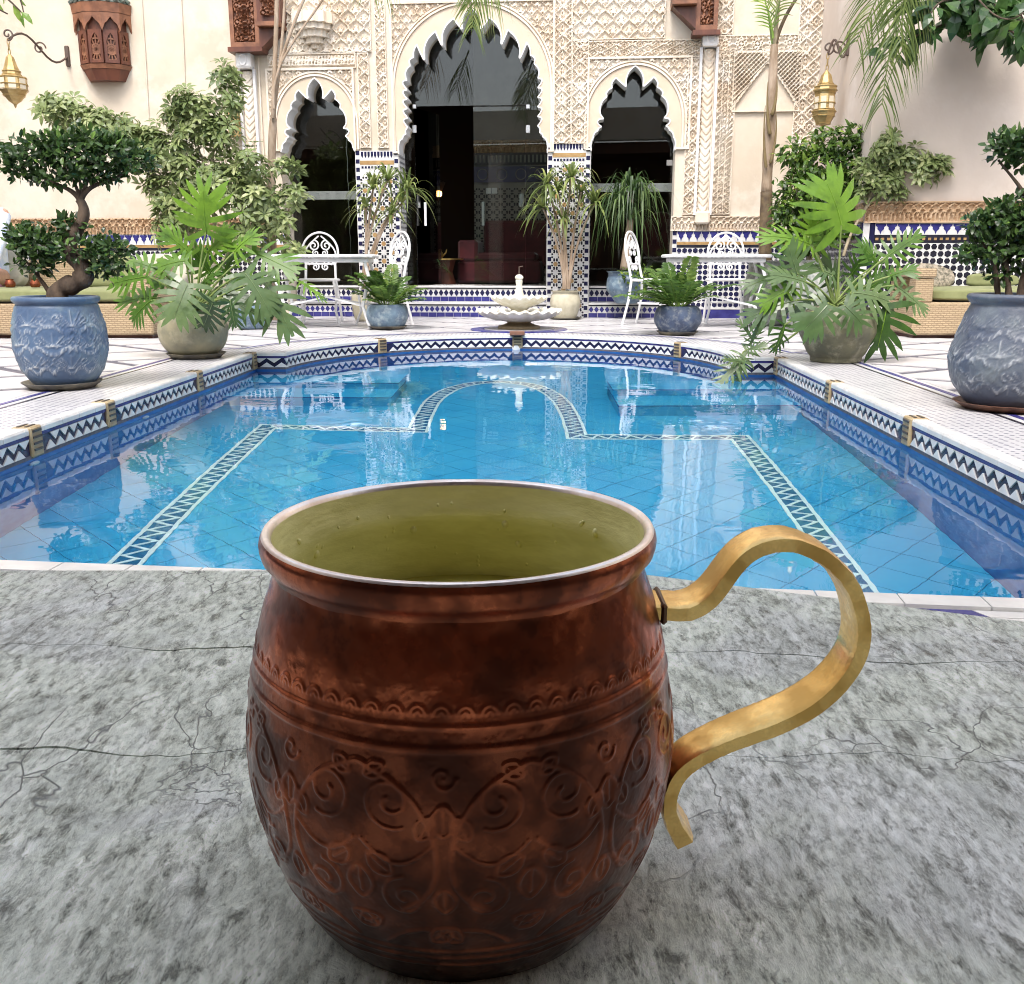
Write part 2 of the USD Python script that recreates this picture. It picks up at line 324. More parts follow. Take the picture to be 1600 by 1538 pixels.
# slate table top: pale grey green stone with streaks along the grain, dark flecks and thin cracks
MATS['slate'] = usdkit.material(stage, '/World/Looks/slate', {
    'g': ('geometry', {}), 'rot': ('mapping', {'rotation': (0, 0, math.radians(-9)), 'scale': (2.6, 1.0, 1.0)}),
    'n1': ('noise_texture', {'scale': 24.0, 'detail': 11, 'roughness': .74, 'distortion': .9}),
    'n2': ('noise_texture', {'scale': 11.0, 'detail': 5, 'roughness': .6, 'distortion': .8}),
    'n3': ('noise_texture', {'scale': 84.0, 'detail': 10, 'roughness': .80, 'distortion': .3}),
    'n5': ('noise_texture', {'scale': 150.0, 'detail': 8, 'roughness': .8}),
    'r1': ('rgb_ramp', {'ramp': [(0, (.30, .32, .305)), (.37, (.54, .56, .535)), (.48, (.74, .76, .73)), (.58, (.90, .91, .89)), (1, (.96, .96, .95))]}),
    'r2': ('rgb_ramp', {'ramp': [(0, (.72, .74, .75)), (.40, (.94, .96, .95)), (.53, (1.06, 1.10, 1.01)), (1, (1.25, 1.25, 1.18))]}),
    'm1': ('mix', {'mix_type': 'multiply', 'fac': 1.0}),
    'r3': ('rgb_ramp', {'ramp': [(0, (.08, .08, .08)), (.375, (.13, .135, .13)), (.415, (.55, .56, .55)), (.475, (.93, .93, .93)), (1, (1.08, 1.08, 1.08))]}),
    'm2': ('mix', {'mix_type': 'multiply', 'fac': .9}),
    'r5': ('rgb_ramp', {'ramp': [(0, (.34, .35, .34)), (.39, (.66, .67, .66)), (.455, (1.0, 1.01, 1.0)), (.55, (1.22, 1.22, 1.21)), (1, (1.5, 1.5, 1.48))]}),
    'm5': ('mix', {'mix_type': 'multiply', 'fac': .8}),
    'dv': ('mix', {'mix_type': 'linear_light', 'fac': .05}),
    'vo': ('voronoi_texture', {'scale': 14.0, 'feature': 'distance_to_edge', 'randomness': 1.0}), 'vr': ('map_range', {'from_min': 0.0, 'from_max': .012, 'clamp': True}),
    'n4': ('noise_texture', {'scale': 13.0, 'detail': 3}), 'gate': ('map_range', {'from_min': .42, 'from_max': .50, 'clamp': True}),
    'mx': ('math', {'math_type': 'maximum'}),
    'ck': ('mix', {'color1': (.13, .14, .135)}),
    'bw': ('rgb_to_bw', {}), 'b': ('bump', {'strength': .7, 'distance': .0014}),
    'rg': ('map_range', {'from_min': .35, 'from_max': .65, 'to_min': .20, 'to_max': .52, 'clamp': True}), 'p': ('principled_bsdf', {'specular_ior_level': .55})},
    [('n5.fac', 'rg.value'), ('rg.result', 'p.roughness'), ('g.position', 'rot.vector'), ('rot.vector', 'n1.vector'), ('rot.vector', 'n3.vector'), ('rot.vector', 'n5.vector'), ('g.position', 'n2.vector'), ('n1.fac', 'r1.fac'), ('n2.fac', 'r2.fac'), ('r1.color', 'm1.color1'), ('r2.color', 'm1.color2'),
     ('n3.fac', 'r3.fac'), ('m1.color', 'm2.color1'), ('r3.color', 'm2.color2'), ('n5.fac', 'r5.fac'), ('m2.color', 'm5.color1'), ('r5.color', 'm5.color2'), ('rot.vector', 'dv.color1'), ('n2.color', 'dv.color2'), ('dv.color', 'vo.vector'), ('vo.distance', 'vr.value'),
     ('g.position', 'n4.vector'), ('n4.fac', 'gate.value'), ('vr.result', 'mx.value1'), ('gate.result', 'mx.value2'), ('mx.value', 'ck.fac'), ('m5.color', 'ck.color2'), ('ck.color', 'p.base_color'),
     ('ck.color', 'bw.color'), ('bw.val', 'b.height'), ('b.normal', 'p.normal')], surface='p.BSDF')
# old copper: red brown patches, dark tarnish and painted shade where tint is low
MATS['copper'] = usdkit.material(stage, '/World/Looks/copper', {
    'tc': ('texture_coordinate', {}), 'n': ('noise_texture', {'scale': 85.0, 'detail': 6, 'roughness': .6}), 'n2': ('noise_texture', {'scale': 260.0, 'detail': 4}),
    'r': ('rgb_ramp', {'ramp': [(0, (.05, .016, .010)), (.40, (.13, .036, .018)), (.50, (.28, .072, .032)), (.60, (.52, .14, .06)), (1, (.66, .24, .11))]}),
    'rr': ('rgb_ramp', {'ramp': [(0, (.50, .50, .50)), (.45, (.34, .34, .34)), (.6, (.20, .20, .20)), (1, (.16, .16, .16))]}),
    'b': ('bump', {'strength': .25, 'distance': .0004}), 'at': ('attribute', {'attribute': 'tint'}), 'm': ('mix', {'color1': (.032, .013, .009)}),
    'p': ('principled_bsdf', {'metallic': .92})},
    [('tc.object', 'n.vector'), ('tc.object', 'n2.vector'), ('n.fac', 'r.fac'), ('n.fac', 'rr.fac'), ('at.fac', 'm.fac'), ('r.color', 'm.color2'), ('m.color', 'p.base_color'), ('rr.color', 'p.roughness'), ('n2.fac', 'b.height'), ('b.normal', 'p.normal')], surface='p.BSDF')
pm('rim_highlight_metal', (.93, .87, .84), (.78, .66, .60), 130, .30, 1.0, bump=.04, bscale=300, coords='obj', rough2=.4)  # brightened colour that paints in the sky highlight on the lip
pm('tin_lining', (.86, .82, .43), (.74, .70, .33), 60, .40, .30, bump=.35, bscale=130, bdist=.001, coords='obj', stretch=(1, 1, 3))
pm('drink', (.48, .44, .12), rough=.05)
pm('handle_brass', (.86, .58, .21), (.62, .38, .11), 75, .20, 1.0, bump=.2, bscale=220, bdist=.0006, coords='obj', rough2=.42)
pm('solder', (.12, .07, .045), rough=.4, metal=.8)

# ================================================================ ground, deck and pool
Z_WATER, Z_FLOOR = -0.115, -0.95
def xy(p): return np.array(p[:2])
A_l, L_c = xy(atz(0, 690)), xy(atz(399, 553.5))
A_r, R_c = xy(atz(1600, 740)), xy(atz(1212, 561))
N_l, N_r = xy(atz(0, 884)), xy(atz(1600, 945))
def meet(p, q, a, b):
    M = np.array([q - p, a - b]).T; t = np.linalg.solve(M, a - p); return p + t[0] * (q - p)
NL, NR = meet(A_l, L_c, N_l, N_r), meet(A_r, R_c, N_l, N_r)
L_f, R_f = xy(atz(445, 553.6)), xy(atz(1149, 561))
arc_px = [(480, 546.5), (540, 536), (606, 531.3), (680, 528), (760, 526), (808, 525.8), (880, 527), (960, 532.5), (1024, 540), (1090, 549.5)]
arc_raw = np.array([L_f] + [xy(atz(*p)) for p in arc_px] + [R_f])
tt = np.r_[0, np.cumsum(np.linalg.norm(np.diff(arc_raw, axis=0), axis=1))]
# a smooth round end, fitted to the curb seen in the photograph
am = (L_f + R_f) / 2; ax_ = (R_f - L_f) / 2; apex = xy(atz(806, 525.8)); ay_ = apex - am - ax_ * np.dot(apex - am, ax_) / (ax_ @ ax_)
ARC = np.array([am - ax_ * math.cos(a) + ay_ * math.sin(a) ** .94 for a in np.linspace(0, math.pi, 44)])
L_f, R_f = ARC[0], ARC[-1]
chains = {'left': np.array([NL, L_c]), 'left_flat': np.array([L_c, L_f]), 'arc': ARC, 'right_flat': np.array([R_f, R_c]), 'right': np.array([R_c, NR]), 'near': np.array([NR, NL])}
POOL = Polygon(np.vstack([c[:-1] for c in chains.values()])).buffer(0)

earth = MB().box((0, 5, -1.6), (60, 60, .4)); obj('ground', earth, 'soil', kind='structure')
deck_poly = sbox(-9.2, -3.2, 9.2, 13.2).difference(POOL.buffer(.055))
deck = obj('deck', MB().prism(deck_poly, -.35, 0.0), 'grout', kind='structure')

def ring(o, i): return POOL.buffer(o, join_style=2).difference(POOL.buffer(i, join_style=2))
pool = thing('pool', None, None, kind='structure')
obj('pool_wall', MB().prism(ring(.15, 0), Z_FLOOR - .1, -.105), 'pool_wall_tile', pool)
obj('pool_bed', MB().prism(POOL.buffer(.14), Z_FLOOR - .1, Z_FLOOR - .009), 'pool_grout', pool)
obj('curb_core', MB().prism(ring(.054, .0), -.105, -.012), 'navy_tile', pool)
obj('curb_foot_band', MB().prism(ring(.001, -.003), -.106, -.092), 'grout', pool)
obj('curb_blue_band', MB().prism(ring(.001, -.003), -.027, -.014), 'blue_strip', pool)

class Path2:
    def __init__(s, P):
        s.P = P; s.d = np.r_[0, np.cumsum(np.linalg.norm(np.diff(P, axis=0), axis=1))]; s.len = s.d[-1]
    def at(s, q):
        p = np.array([np.interp(q, s.d, s.P[:, 0]), np.interp(q, s.d, s.P[:, 1])]); e = .004
        a = np.array([np.interp(q - e, s.d, s.P[:, 0]), np.interp(q - e, s.d, s.P[:, 1])]); b = np.array([np.interp(q + e, s.d, s.P[:, 0]), np.interp(q + e, s.d, s.P[:, 1])])
        t = (b - a) / np.linalg.norm(b - a); return p, t, np.array([-t[1], t[0]])     # normal points away from the water? checked below
def near_s(path, p): 
    q = np.linspace(0, path.len, 400); P = np.array([path.at(x)[0] for x in q]); return q[np.argmin(np.linalg.norm(P - p, axis=1))]
cent = np.array(POOL.centroid.coords[0])
ins_px = {'left': [(60, 672), (182, 632), (311, 584), (398, 554)], 'arc': [(590, 532), (808, 526), (1024, 540)], 'right': [(1213, 561), (1302, 600), (1436, 658)]}
tri_n = 0
for cname, pts in chains.items():
    path = Path2(pts); p, t, n = path.at(path.len / 2); sgn = 1 if np.dot(n, p - cent) > 0 else -1
    holes = [near_s(path, xy(atz(*q))) for q in ins_px.get(cname, [])]
    HW = .046
    # white rounded edge tiles on top of the curb
    k = max(1, int(round(path.len / .155)))
    for i in range(k):
        q0, q1 = path.len * i / k + .0015, path.len * (i + 1) / k - .0015
        (pa, _, na), (pb, _, nb) = path.at(q0), path.at(q1); na, nb = na * sgn, nb * sgn
        prof = [(-.0055, -.013), (-.0055, .004), (-.001, .0125), (.056, .0125), (.056, -.013)]
        V = np.array([[*(pa + na * o), z] for o, z in prof] + [[*(pb + nb * o), z] for o, z in prof])
        Q = [[j, (j + 1) % 5, 5 + (j + 1) % 5, 5 + j] for j in range(5)]; Q = [[a, b, c] for a, b, c, d in Q] + [[a, c, d] for a, b, c, d in Q] + [[0, 2, 1], [0, 3, 2], [0, 4, 3], [5, 6, 7], [5, 7, 8], [5, 8, 9]]
        m = trimesh.Trimesh(V, Q, process=False); trimesh.repair.fix_normals(m); obj('curb_tile', m, 'white_tile', pool)
    if cname == 'near': continue
    # zigzag band: white triangles set into dark tile
    per = .080 if 'flat' not in cname else .085
    start = 0 if cname != 'left' else max(0, path.len - 4.3)
    end = path.len if cname != 'right' else min(path.len, 4.3)
    kk = int((end - start) // per); per = (end - start) / kk
    z0, z1 = -.0905, -.0285; T_ = .47 * (z1 - z0)
    for i in range(kk):
        for up in (0, 1):
            q = start + (i + .25 + .5 * up) * per
            if any(abs(q - h) < HW + per * .42 for h in holes): continue
            hw = per * .485; p, t, n = path.at(q); n = n * sgn; off = -.0025; th = .0035
            a, b = p - t * hw, p + t * hw
            tri = [(a, z0), (b, z0), (p, z1 - T_)] if up else [(a, z1), (p, z0 + T_), (b, z1)]
            V = [[*(x + n * (off + .002)), z] for x, z in tri] + [[*(x + n * (off - th)), z] for x, z in tri]
            m = trimesh.Trimesh(V, [[0, 1, 2], [3, 5, 4], [0, 3, 4], [0, 4, 1], [1, 4, 5], [1, 5, 2], [2, 5, 3], [2, 3, 0]], process=False); trimesh.repair.fix_normals(m)
            tri_n += 1
            obj('white_triangle_tile', m, 'white_tile', pool)
    for h in holes:
        p, t, n = path.at(min(max(h, .05), path.len - .05)); n = n * sgn
        R = np.array([[t[0], n[0], 0], [t[1], n[1], 0], [0, 0, 1]])
        g = obj('curb_insert', MB().box((*(p + n * .026), -.043), (.088, .078, .118), R, .006), 'insert_ochre', pool)
        for j in range(4):
            obj('dark_stripe', MB().box((*(p - n * .0135), .0 - .024 * j), (.066, .006, .009), R), 'insert_dark', g)
        for j in range(2):
            obj('dark_stripe', MB().box((*(p + n * (.012 + .03 * j)), .0165), (.066, .011, .005), R), 'insert_dark', g)
# near end: rows of alternating tiles on the deck edge
pn = Path2(np.array([NL, NR]))
for r in range(3):
    k = 26
    for i in range(k):
        q = pn.len * (i + .5) / k; p, t, n = pn.at(q); n = -n * (1 if np.dot(n, cent - p) > 0 else -1)
        hw = pn.len / k / 2 - .001; y0, y1 = .06 + .036 * r, .093 + .036 * r; sk = .02
        V = [p - t * hw + n * y0, p + t * hw + n * y0, p + t * (hw + sk) + n * y1, p - t * (hw - sk) + n * y1]
        obj('edge_tile', MB().prism(Polygon(V), 0, .006), 'white_tile' if (i + r) % 2 or r == 1 else 'blue_strip', pool)

def pool_pt(px, py, zf=Z_FLOOR):
    d = ray(px, py); d /= np.linalg.norm(d); p = CAM + d * (Z_WATER - CAM_H) / d[2]
    n = np.array([0, 0, 1.0]); eta = 1 / 1.333; c = -d[2]; k = 1 - eta * eta * (1 - c * c)
    r = eta * d + (eta * c - math.sqrt(k)) * n
    return (p + r * (zf - p[2]) / r[2])[:2]
# pool bed: square tiles laid at forty five degrees
bed = POOL.buffer(-.002); TS = .16; cells = []
for i in range(-60, 61):
    for j in range(-60, 61):
        c = np.array([(i + j) * TS / math.sqrt(2), 4 + (i - j) * TS / math.sqrt(2)])
        if not (-2.3 < c[0] < 2.3 and 1 < c[1] < 9): continue
        h = (TS - .0032) / math.sqrt(2); q = Polygon([c + (h, 0), c + (0, h), c + (-h, 0), c + (0, -h)]).intersection(bed)
        if not q.is_empty and q.area > 1e-4: cells.append((math.hypot(c[0] * 1.0, c[1]), q))
cells.sort(key=lambda e: e[0])
rest = MB()
for k, (dd, q) in enumerate(cells):
    ta, tb = rng.normal(0, .004, 2); c0 = np.array(q.centroid.coords[0])
    def fn(v): v = v.copy(); v[:, 2] += (v[:, 0] - c0[0]) * ta + (v[:, 1] - c0[1]) * tb; return v
    if k < 290: obj('bed_tile', MB().prism(q, Z_FLOOR - .008, Z_FLOOR, fn=fn), 'pool_floor_tile', pool)
    else: rest.prism(q, Z_FLOOR - .008, Z_FLOOR, fn=fn)
obj('bed_tiles_far', rest, 'pool_floor_tile', pool, kind='stuff')
# pale line of two stripes and a zigzag following the pool's outline on the bed
half_l = [(168, 885), (290, 770), (408, 664), (520, 667), (640, 669.5)]
half_r = [(915, 680), (1040, 681), (1168, 681), (1265, 795), (1372, 930)]
la = np.array([pool_pt(*p) for p in half_l]); ra = np.array([pool_pt(*p) for p in half_r])
arch_px = [(640, 669.5), (650, 648), (664, 626), (690, 608), (730, 598), (778, 594.5), (828, 598), (866, 609), (892, 630), (905, 653), (915, 680)]
ap_ = np.array([pool_pt(*p) for p in arch_px]); qa = np.linspace(0, len(ap_) - 1, 40); arch = np.c_[gaussian_filter(np.interp(qa, range(len(ap_)), ap_[:, 0]), 1.2, mode='nearest'), gaussian_filter(np.interp(qa, range(len(ap_)), ap_[:, 1]), 1.2, mode='nearest')]
line = LineString(np.vstack([[la[0] + (la[0] - la[2]) * .4, la[2], la[-1]], arch[1:-1], [ra[0], ra[2], ra[-1] + (ra[-1] - ra[2]) * .4]]))
BW = .100
inner = line.parallel_offset(BW, 'right', join_style=2)
for l in (line, inner):
    obj('bed_line', MB().prism(l.buffer(.0085, cap_style=2, join_style=2).intersection(bed), Z_FLOOR + .002, Z_FLOOR + .008), 'pool_line', pool)
obj('bed_line_ground', MB().prism(Polygon(list(line.coords) + list(inner.coords)[::(-1 if np.linalg.norm(np.array(inner.coords[0]) - np.array(line.coords[0])) < 1 else 1)]).buffer(0).intersection(bed), Z_FLOOR + .0008, Z_FLOOR + .004), 'bed_ground', pool)
cl = line.parallel_offset(BW / 2, 'right', join_style=2); cl = LineString(cl.coords if np.linalg.norm(np.array(cl.coords[0]) - np.array(line.coords[0])) < 1 else cl.coords[::-1])
zz, s, k = [], 0.0, 0
while s < cl.length:
    a = np.array(cl.interpolate(s).coords[0]); b = np.array(cl.interpolate(min(s + .02, cl.length)).coords[0]); t = (b - a) / max(np.linalg.norm(b - a), 1e-9)
    zz.append(a + np.array([-t[1], t[0]]) * (.033 if k % 2 else -.033)); s += .058 if k % 2 else .030; k += 1
obj('bed_zigzag', MB().prism(LineString(zz).buffer(.0065, join_style=2).intersection(bed), Z_FLOOR + .003, Z_FLOOR + .009), 'pool_line', pool)
# underwater lamps in the wall
for px, py, ch in ((806, 549, 'arc'), (53, 735, 'left'), (227, 661, 'left')):
    path = Path2(chains[ch]); d = ray(px, py)
    best = min(np.linspace(0, path.len, 600), key=lambda q: abs(np.arctan2(*(path.at(q)[0])) - math.atan2(d[0], d[1])))
    p, t, n = path.at(best); n = n * (1 if np.dot(n, p - cent) > 0 else -1)
    R = np.array([[t[0], 0, -n[0]], [t[1], 0, -n[1]], [0, 1, 0]])
    b = MB(); b.lathe([(.0, .0), (.034, .0), (.036, .004), (.031, .010), (.02, .015), (.001, .018)][::-1], n=20); v = b.v[0] @ R.T + np.array([*p, -.098 if ch == 'arc' else -.16]); b.v[0] = v
    obj('pool_lamp', b, 'white_iron', pool, smooth=40)

# two underwater steps in each far corner
for cx, (ca, cb) in (('left', (L_c, L_f)), ('right', (R_f, R_c))):
    dn_ = (NL - L_c) / np.linalg.norm(NL - L_c); e = (cb - ca) / np.linalg.norm(cb - ca)
    ext0, ext1 = (0, .85) if cx == 'left' else (.85, 0)
    for dep, z1, z0 in ((.42, -.36, Z_FLOOR), (.80, -.62, Z_FLOOR)):
        q = Polygon([ca - e * ext1 * -0 - e * (.85 if cx == 'right' else 0), cb + e * (.85 if cx == 'left' else 0), cb + e * (.85 if cx == 'left' else 0) + dn_ * dep, ca - e * (.85 if cx == 'right' else 0) + dn_ * dep]).buffer(.06).buffer(-.06)
        q2 = q.intersection(POOL.buffer(-.003))
        st = obj('underwater_step', MB().prism(q2, Z_FLOOR + .001, z1 - (.002 if dep > .5 else 0)), 'pool_floor_tile', pool)
        obj('step_edge', MB().prism(q2.buffer(.003).difference(q2.buffer(-.002)).intersection(POOL.buffer(-.002)), z1 - .035, z1 - .004), 'pool_wall_tile', st)
water = MB(); m = trimesh.creation.triangulate_polygon(POOL.buffer(.002), engine='earcut')
water.add(np.c_[m[0], np.full(len(m[0]), Z_WATER)], m[1]); wv, wf, _ = water.arrays()
nn = np.cross(wv[wf[:, 1]] - wv[wf[:, 0]], wv[wf[:, 2]] - wv[wf[:, 0]])[:, 2]
wf[nn < 0] = wf[nn < 0][:, ::-1]; obj('water', (wv, wf), 'water', kind='structure')

# deck: mosaic border along the pool, blue line, then large white lozenges between grey lines
mosaic = POOL.buffer(.40, join_style=1).difference(POOL.buffer(.0575, join_style=2))
obj('mosaic_border', MB().prism(mosaic, .0, .004), 'mosaic', deck)
obj('dark_line', MB().prism(POOL.buffer(.42).difference(POOL.buffer(.402)), .0, .005), 'black_tile', deck)
obj('white_border', MB().prism(POOL.buffer(.455).difference(POOL.buffer(.422)), .0, .004), 'white_tile', deck)
obj('blue_line', MB().prism(POOL.buffer(.485).difference(POOL.buffer(.457)), .0, .006), 'blue_strip', deck)
obj('white_border', MB().prism(POOL.buffer(.52).difference(POOL.buffer(.487)), .0, .004), 'white_tile', deck)
def lozenges(region, size_u, size_v, ang, gap):
    c, s_ = math.cos(ang), math.sin(ang); out = []
    for i in range(-30, 31):
        for j in range(-30, 31):
            o = np.array([(i + j) * size_u / 2, (i - j) * size_v / 2]); o = np.array([c * o[0] - s_ * o[1], s_ * o[0] + c * o[1]]) + (0, 6)
            if abs(o[0]) > 8.5 or not (-1 < o[1] < 12): continue
            P = [np.array([size_u / 2, 0]), np.array([0, size_v / 2]), np.array([-size_u / 2, 0]), np.array([0, -size_v / 2])]
            q = Polygon([(c * p[0] - s_ * p[1] + o[0], s_ * p[0] + c * p[1] + o[1]) for p in P]).buffer(-gap, join_style=2).intersection(region)
            if not q.is_empty and q.area > .002: out.append(q)
    return out
far_edge = LineString([FA.map([[-9, 0, .02]])[0][:2], FA.map([[9, 0, .02]])[0][:2]])
reg = deck_poly.difference(POOL.buffer(.522)).intersection(sbox(-9, 1.2, 9, 13)).difference(Polygon([FA.map([[-9, 0, .0]])[0][:2], FA.map([[9, 0, .0]])[0][:2], (9, 14), (-9, 14)]))
lz = lozenges(reg, 1.05, .78, -PSI, .042)
vis = [q for q in lz if abs(q.centroid.x) < .62 * q.centroid.y + .5]
for q in vis[:300]:
    # each lozenge: white tile face cut by a thin inner line
    obj('lozenge_tile', MB().prism(q, .0, .005), 'deck_tile', deck)
hid = MB()
for q in lz:
    if not (abs(q.centroid.x) < .62 * q.centroid.y + .5): hid.prism(q, .0, .005)
obj('lozenge_tiles_aside', hid, 'deck_tile', deck, kind='stuff')

# ================================================================ slate table and copper mug
TZ = CAM_H - .142
table = thing('stone_table', 'pale grey slate table top with dark cleft joints, nearest the viewer', 'table', (-.17, -.565, 0))
TC, TR = np.array([-.17, -.565]), 1.0
TC = np.array([-.148, -.548]); AP = .981                # sixteen sided top with softened corners
disc = Polygon([TC + AP / math.cos(math.pi / 16) * np.array([math.cos(a), math.sin(a)]) for a in (np.arange(16) + .5) * math.pi / 8]).buffer(-.03).buffer(.03, 8)
def joint(pts, seed, amp=.0022):
    r = np.random.default_rng(seed); x = np.linspace(-1.3, 1.2, 700); y = np.interp(x, *zip(*pts)); k = np.cumsum(r.normal(0, 1, 700)); k -= gaussian_filter(k, 40)
    return np.c_[x, y + amp * .35 * k + amp * gaussian_filter(r.normal(0, 1, 700), 3)]
j1 = joint([(-1.3, .36), (-.25, .343), (-.11, .341), (.03, .340), (.09, .336), (.2, .320), (1.2, .2)], 3)
j2 = joint([(-1.3, .33), (-.25, .274), (-.11, .258), (.0, .262), (.11, .262), (.16, .256), (1.2, .2)], 5)
j3 = joint([(-1.3, -.3), (1.2, -.34)], 7)
bnd = [np.array([[-1.3, 1], [1.2, 1]]), j1, j2, j3, np.array([[-1.3, -1.7], [1.2, -1.7]])]
gapf = lambda k: .00055
for k in range(4):
    hi_, lo_ = bnd[k].copy(), bnd[k + 1].copy()
    r = np.random.default_rng(40 + k)
    if k > 0: hi_[:, 1] -= .00004 + .0012 * np.clip(gaussian_filter(r.normal(0, 8, len(hi_)), 14) - .15, 0, .9)
    if k < 3: lo_[:, 1] += .00002
    q = Polygon(np.vstack([hi_, lo_[::-1]])).buffer(0).intersection(disc)
    dz = (.0002, .0001, 0, 0)[k]
    obj('stone_slab', MB().prism(q, TZ - .022 + dz, TZ + dz), 'slate', table)
obj('table_base', MB().prism(disc.buffer(-.015), TZ - .04, TZ - .023), 'soil', table)
obj('pedestal', MB().lathe([(.001, .0), (.30, .0), (.30, .03), (.08, .08), (.07, .2), (.12, TZ - .06), (.35, TZ - .041), (.001, TZ - .041)], (-.17, -.565, 0), 32), 'iron', table)

MX, MY = -.0114, .2008
mug = thing('copper_mug', 'big engraved copper mug with brass handle on the slate table', 'mug', (MX, MY, TZ))
prof_h = np.array([0, .002, .006, .012, .020, .030, .0385, .047, .056, .064, .071, .0765, .0795, .0812, .083, .0853, .0868, .0876, .0872])
prof_r = np.array([.0345, .0361, .0384, .0413, .0443, .0464, .0472, .0469, .0457, .0441, .0424, .0406, .0399, .0402, .0418, .0428, .0424, .0414, .0404])
CW, CH = 3000, 800
im = Image.new('L', (CW, CH), 0); dr = ImageDraw.Draw(im)
def hz(h): return (1 - h / .078) * CH
def pl(pts, w, v=255):
    pts = [tuple(map(float, p)) for p in pts]
    for o in (-CW, 0, CW): dr.line([(x + o, y) for x, y in pts], fill=v, width=w, joint='curve')
def spiral(cx, cy, r, turns, ph, sg, w, asp=1.0):
    a = np.linspace(0, turns * 2 * np.pi, 70); rr = r * (1 - .86 * a / a[-1]); pl(np.c_[cx + rr * np.cos(ph + sg * a), cy + asp * rr * np.sin(ph + sg * a)], w)
for h, w in ((.0615, 9), (.0575, 14), (.0105, 9), (.0128, 12), (.008, 7)): pl([(0, hz(h)), (CW, hz(h))], w)
for i in range(64):                                      # punched arcs above the upper band
    cx = (i + .5) * CW / 64; a = np.linspace(math.pi, 2 * math.pi, 12); pl(np.c_[cx + 17 * np.cos(a), hz(.0635) + 18 * np.sin(a)], 6); pl(np.c_[cx + 7 * np.cos(a), hz(.0635) + 8 * np.sin(a)], 5)
er_ = np.random.default_rng(12)
def leafm(x, y, r, ph, w=7):                            # engraved leaf: outline and vein
    t = np.linspace(0, 1, 16); wd_ = .34 * r * np.sin(t * math.pi) ** .8; ca, sa = math.cos(ph), math.sin(ph)
    for sg in (-1, 1): pl(np.c_[x + ca * r * t - sa * sg * wd_, y + sa * r * t + ca * sg * wd_], w)
    pl([(x, y), (x + ca * r * .8, y + sa * r * .8)], 5)
for i in range(9):
    W = CW / 9; c = i * W + 120; x = c + W / 2; t = np.linspace(0, 1, 50)
    for sg in (-1, 1):
        pl(np.c_[c + sg * W * .46 * np.sin(t * 2.6), hz(.0545) + 300 * t - 26 * np.sin(t * 6)], 10)
        spiral(c + sg * W * .20, hz(.0475), 56, 1.5, math.pi / 2 - sg * .5, sg, 8); spiral(c + sg * W * .27, hz(.0275), 50, 1.5, -math.pi / 2, -sg, 8)
        pl(np.c_[c + sg * (6 + W * .42 * t), hz(.0395) + 44 * np.sin(t * 3.1)], 9); pl(np.c_[c + sg * W * (.40 - .30 * t), hz(.0195) + 52 * t ** 2], 9)
        leafm(c + sg * W * .06, hz(.0365), 62, math.pi / 2 - sg * .9); leafm(c + sg * W * .36, hz(.0405), 54, -math.pi / 2 + sg * .5); leafm(c + sg * W * .10, hz(.0215), 60, math.pi / 2 + sg * 1.1); leafm(x - sg * 10, hz(.0200), 58, math.pi / 2 - sg * .8); leafm(c + sg * 16, hz(.052), 44, -math.pi / 2 + sg * 1.0)
    leafm(c, hz(.0335), 78, math.pi / 2, 9); leafm(x, hz(.0475), 66, math.pi / 2, 9); leafm(x, hz(.030), 60, math.pi / 2, 8); spiral(x, hz(.0525), 26, 1.2, 0, 1, 7)
dots = np.asarray(im, float) / 255; st_ = gaussian_filter(er_.random((CH, CW)), 1.6, mode=('nearest', 'wrap')); st_ = (st_ - st_.mean()) / st_.std()
im = Image.fromarray((np.clip(dots + (1 - gaussian_filter(dots, 6)) * .10 * np.clip(st_, -1, 2), 0, 1) * 255).astype(np.uint8))
REL = gaussian_filter(np.asarray(im, float) / 255, (1.9, 1.9), mode=('nearest', 'wrap'))
NA, NH = 1300, 400
hh = np.linspace(0, .0800, NH); cs = CubicSpline(prof_h[:13], prof_r[:13]); base_r = cs(hh)
ang = np.arange(NA) / NA * 2 * np.pi + 1.3
rel = map_coordinates(REL, [np.repeat(((1 - hh / .078) * CH).clip(0, CH - 1), NA), np.tile(np.arange(NA) / NA * CW, NH)], order=1, mode='nearest').reshape(NH, NA)
rel[hh > .068] = 0; rel[hh < .004] = 0
dent = meshkit.fbm(np.stack([np.cos(ang)[None, :] * 6 + 0 * hh[:, None], np.sin(ang)[None, :] * 6 + 0 * hh[:, None], hh[:, None] * 130 + 0 * ang[None, :]], -1), 3, 5) - .5
RR = base_r[:, None] + .00028 * rel + .0006 * dent
V = np.stack([RR * np.cos(ang), RR * np.sin(ang), hh[:, None] + 0 * RR], -1).reshape(-1, 3) + (MX, MY, TZ)
i, k = np.meshgrid(np.arange(NH - 1), np.arange(NA), indexing='ij'); k2 = (k + 1) % NA
Fc = np.stack([i * NA + k, i * NA + k2, (i + 1) * NA + k2, (i + 1) * NA + k], -1).reshape(-1, 4)
tarnish_shade = np.clip(.10 + .22 * np.clip(hh[:, None] / .04, 0, 1) + .24 * rel + .62 * np.clip((hh[:, None] - .058) / .006, 0, 1) + .25 * (np.cos(ang)[None, :] > .86) * 1.0, 0, 1)      # tarnish in engraved ground; shade painted low, shine painted on neck and right side
body = MB().add(V, Fc, tarnish_shade.reshape(-1)); obj('body', body, 'copper', mug, smooth=True)
obj('foot', MB().lathe([(.001, .0003), (.0340, .0003), (.0347, .0008)][::-1], (MX, MY, TZ), 64), 'copper', mug)
c_ = (MX, MY, TZ); rim = MB(); lip = MB()
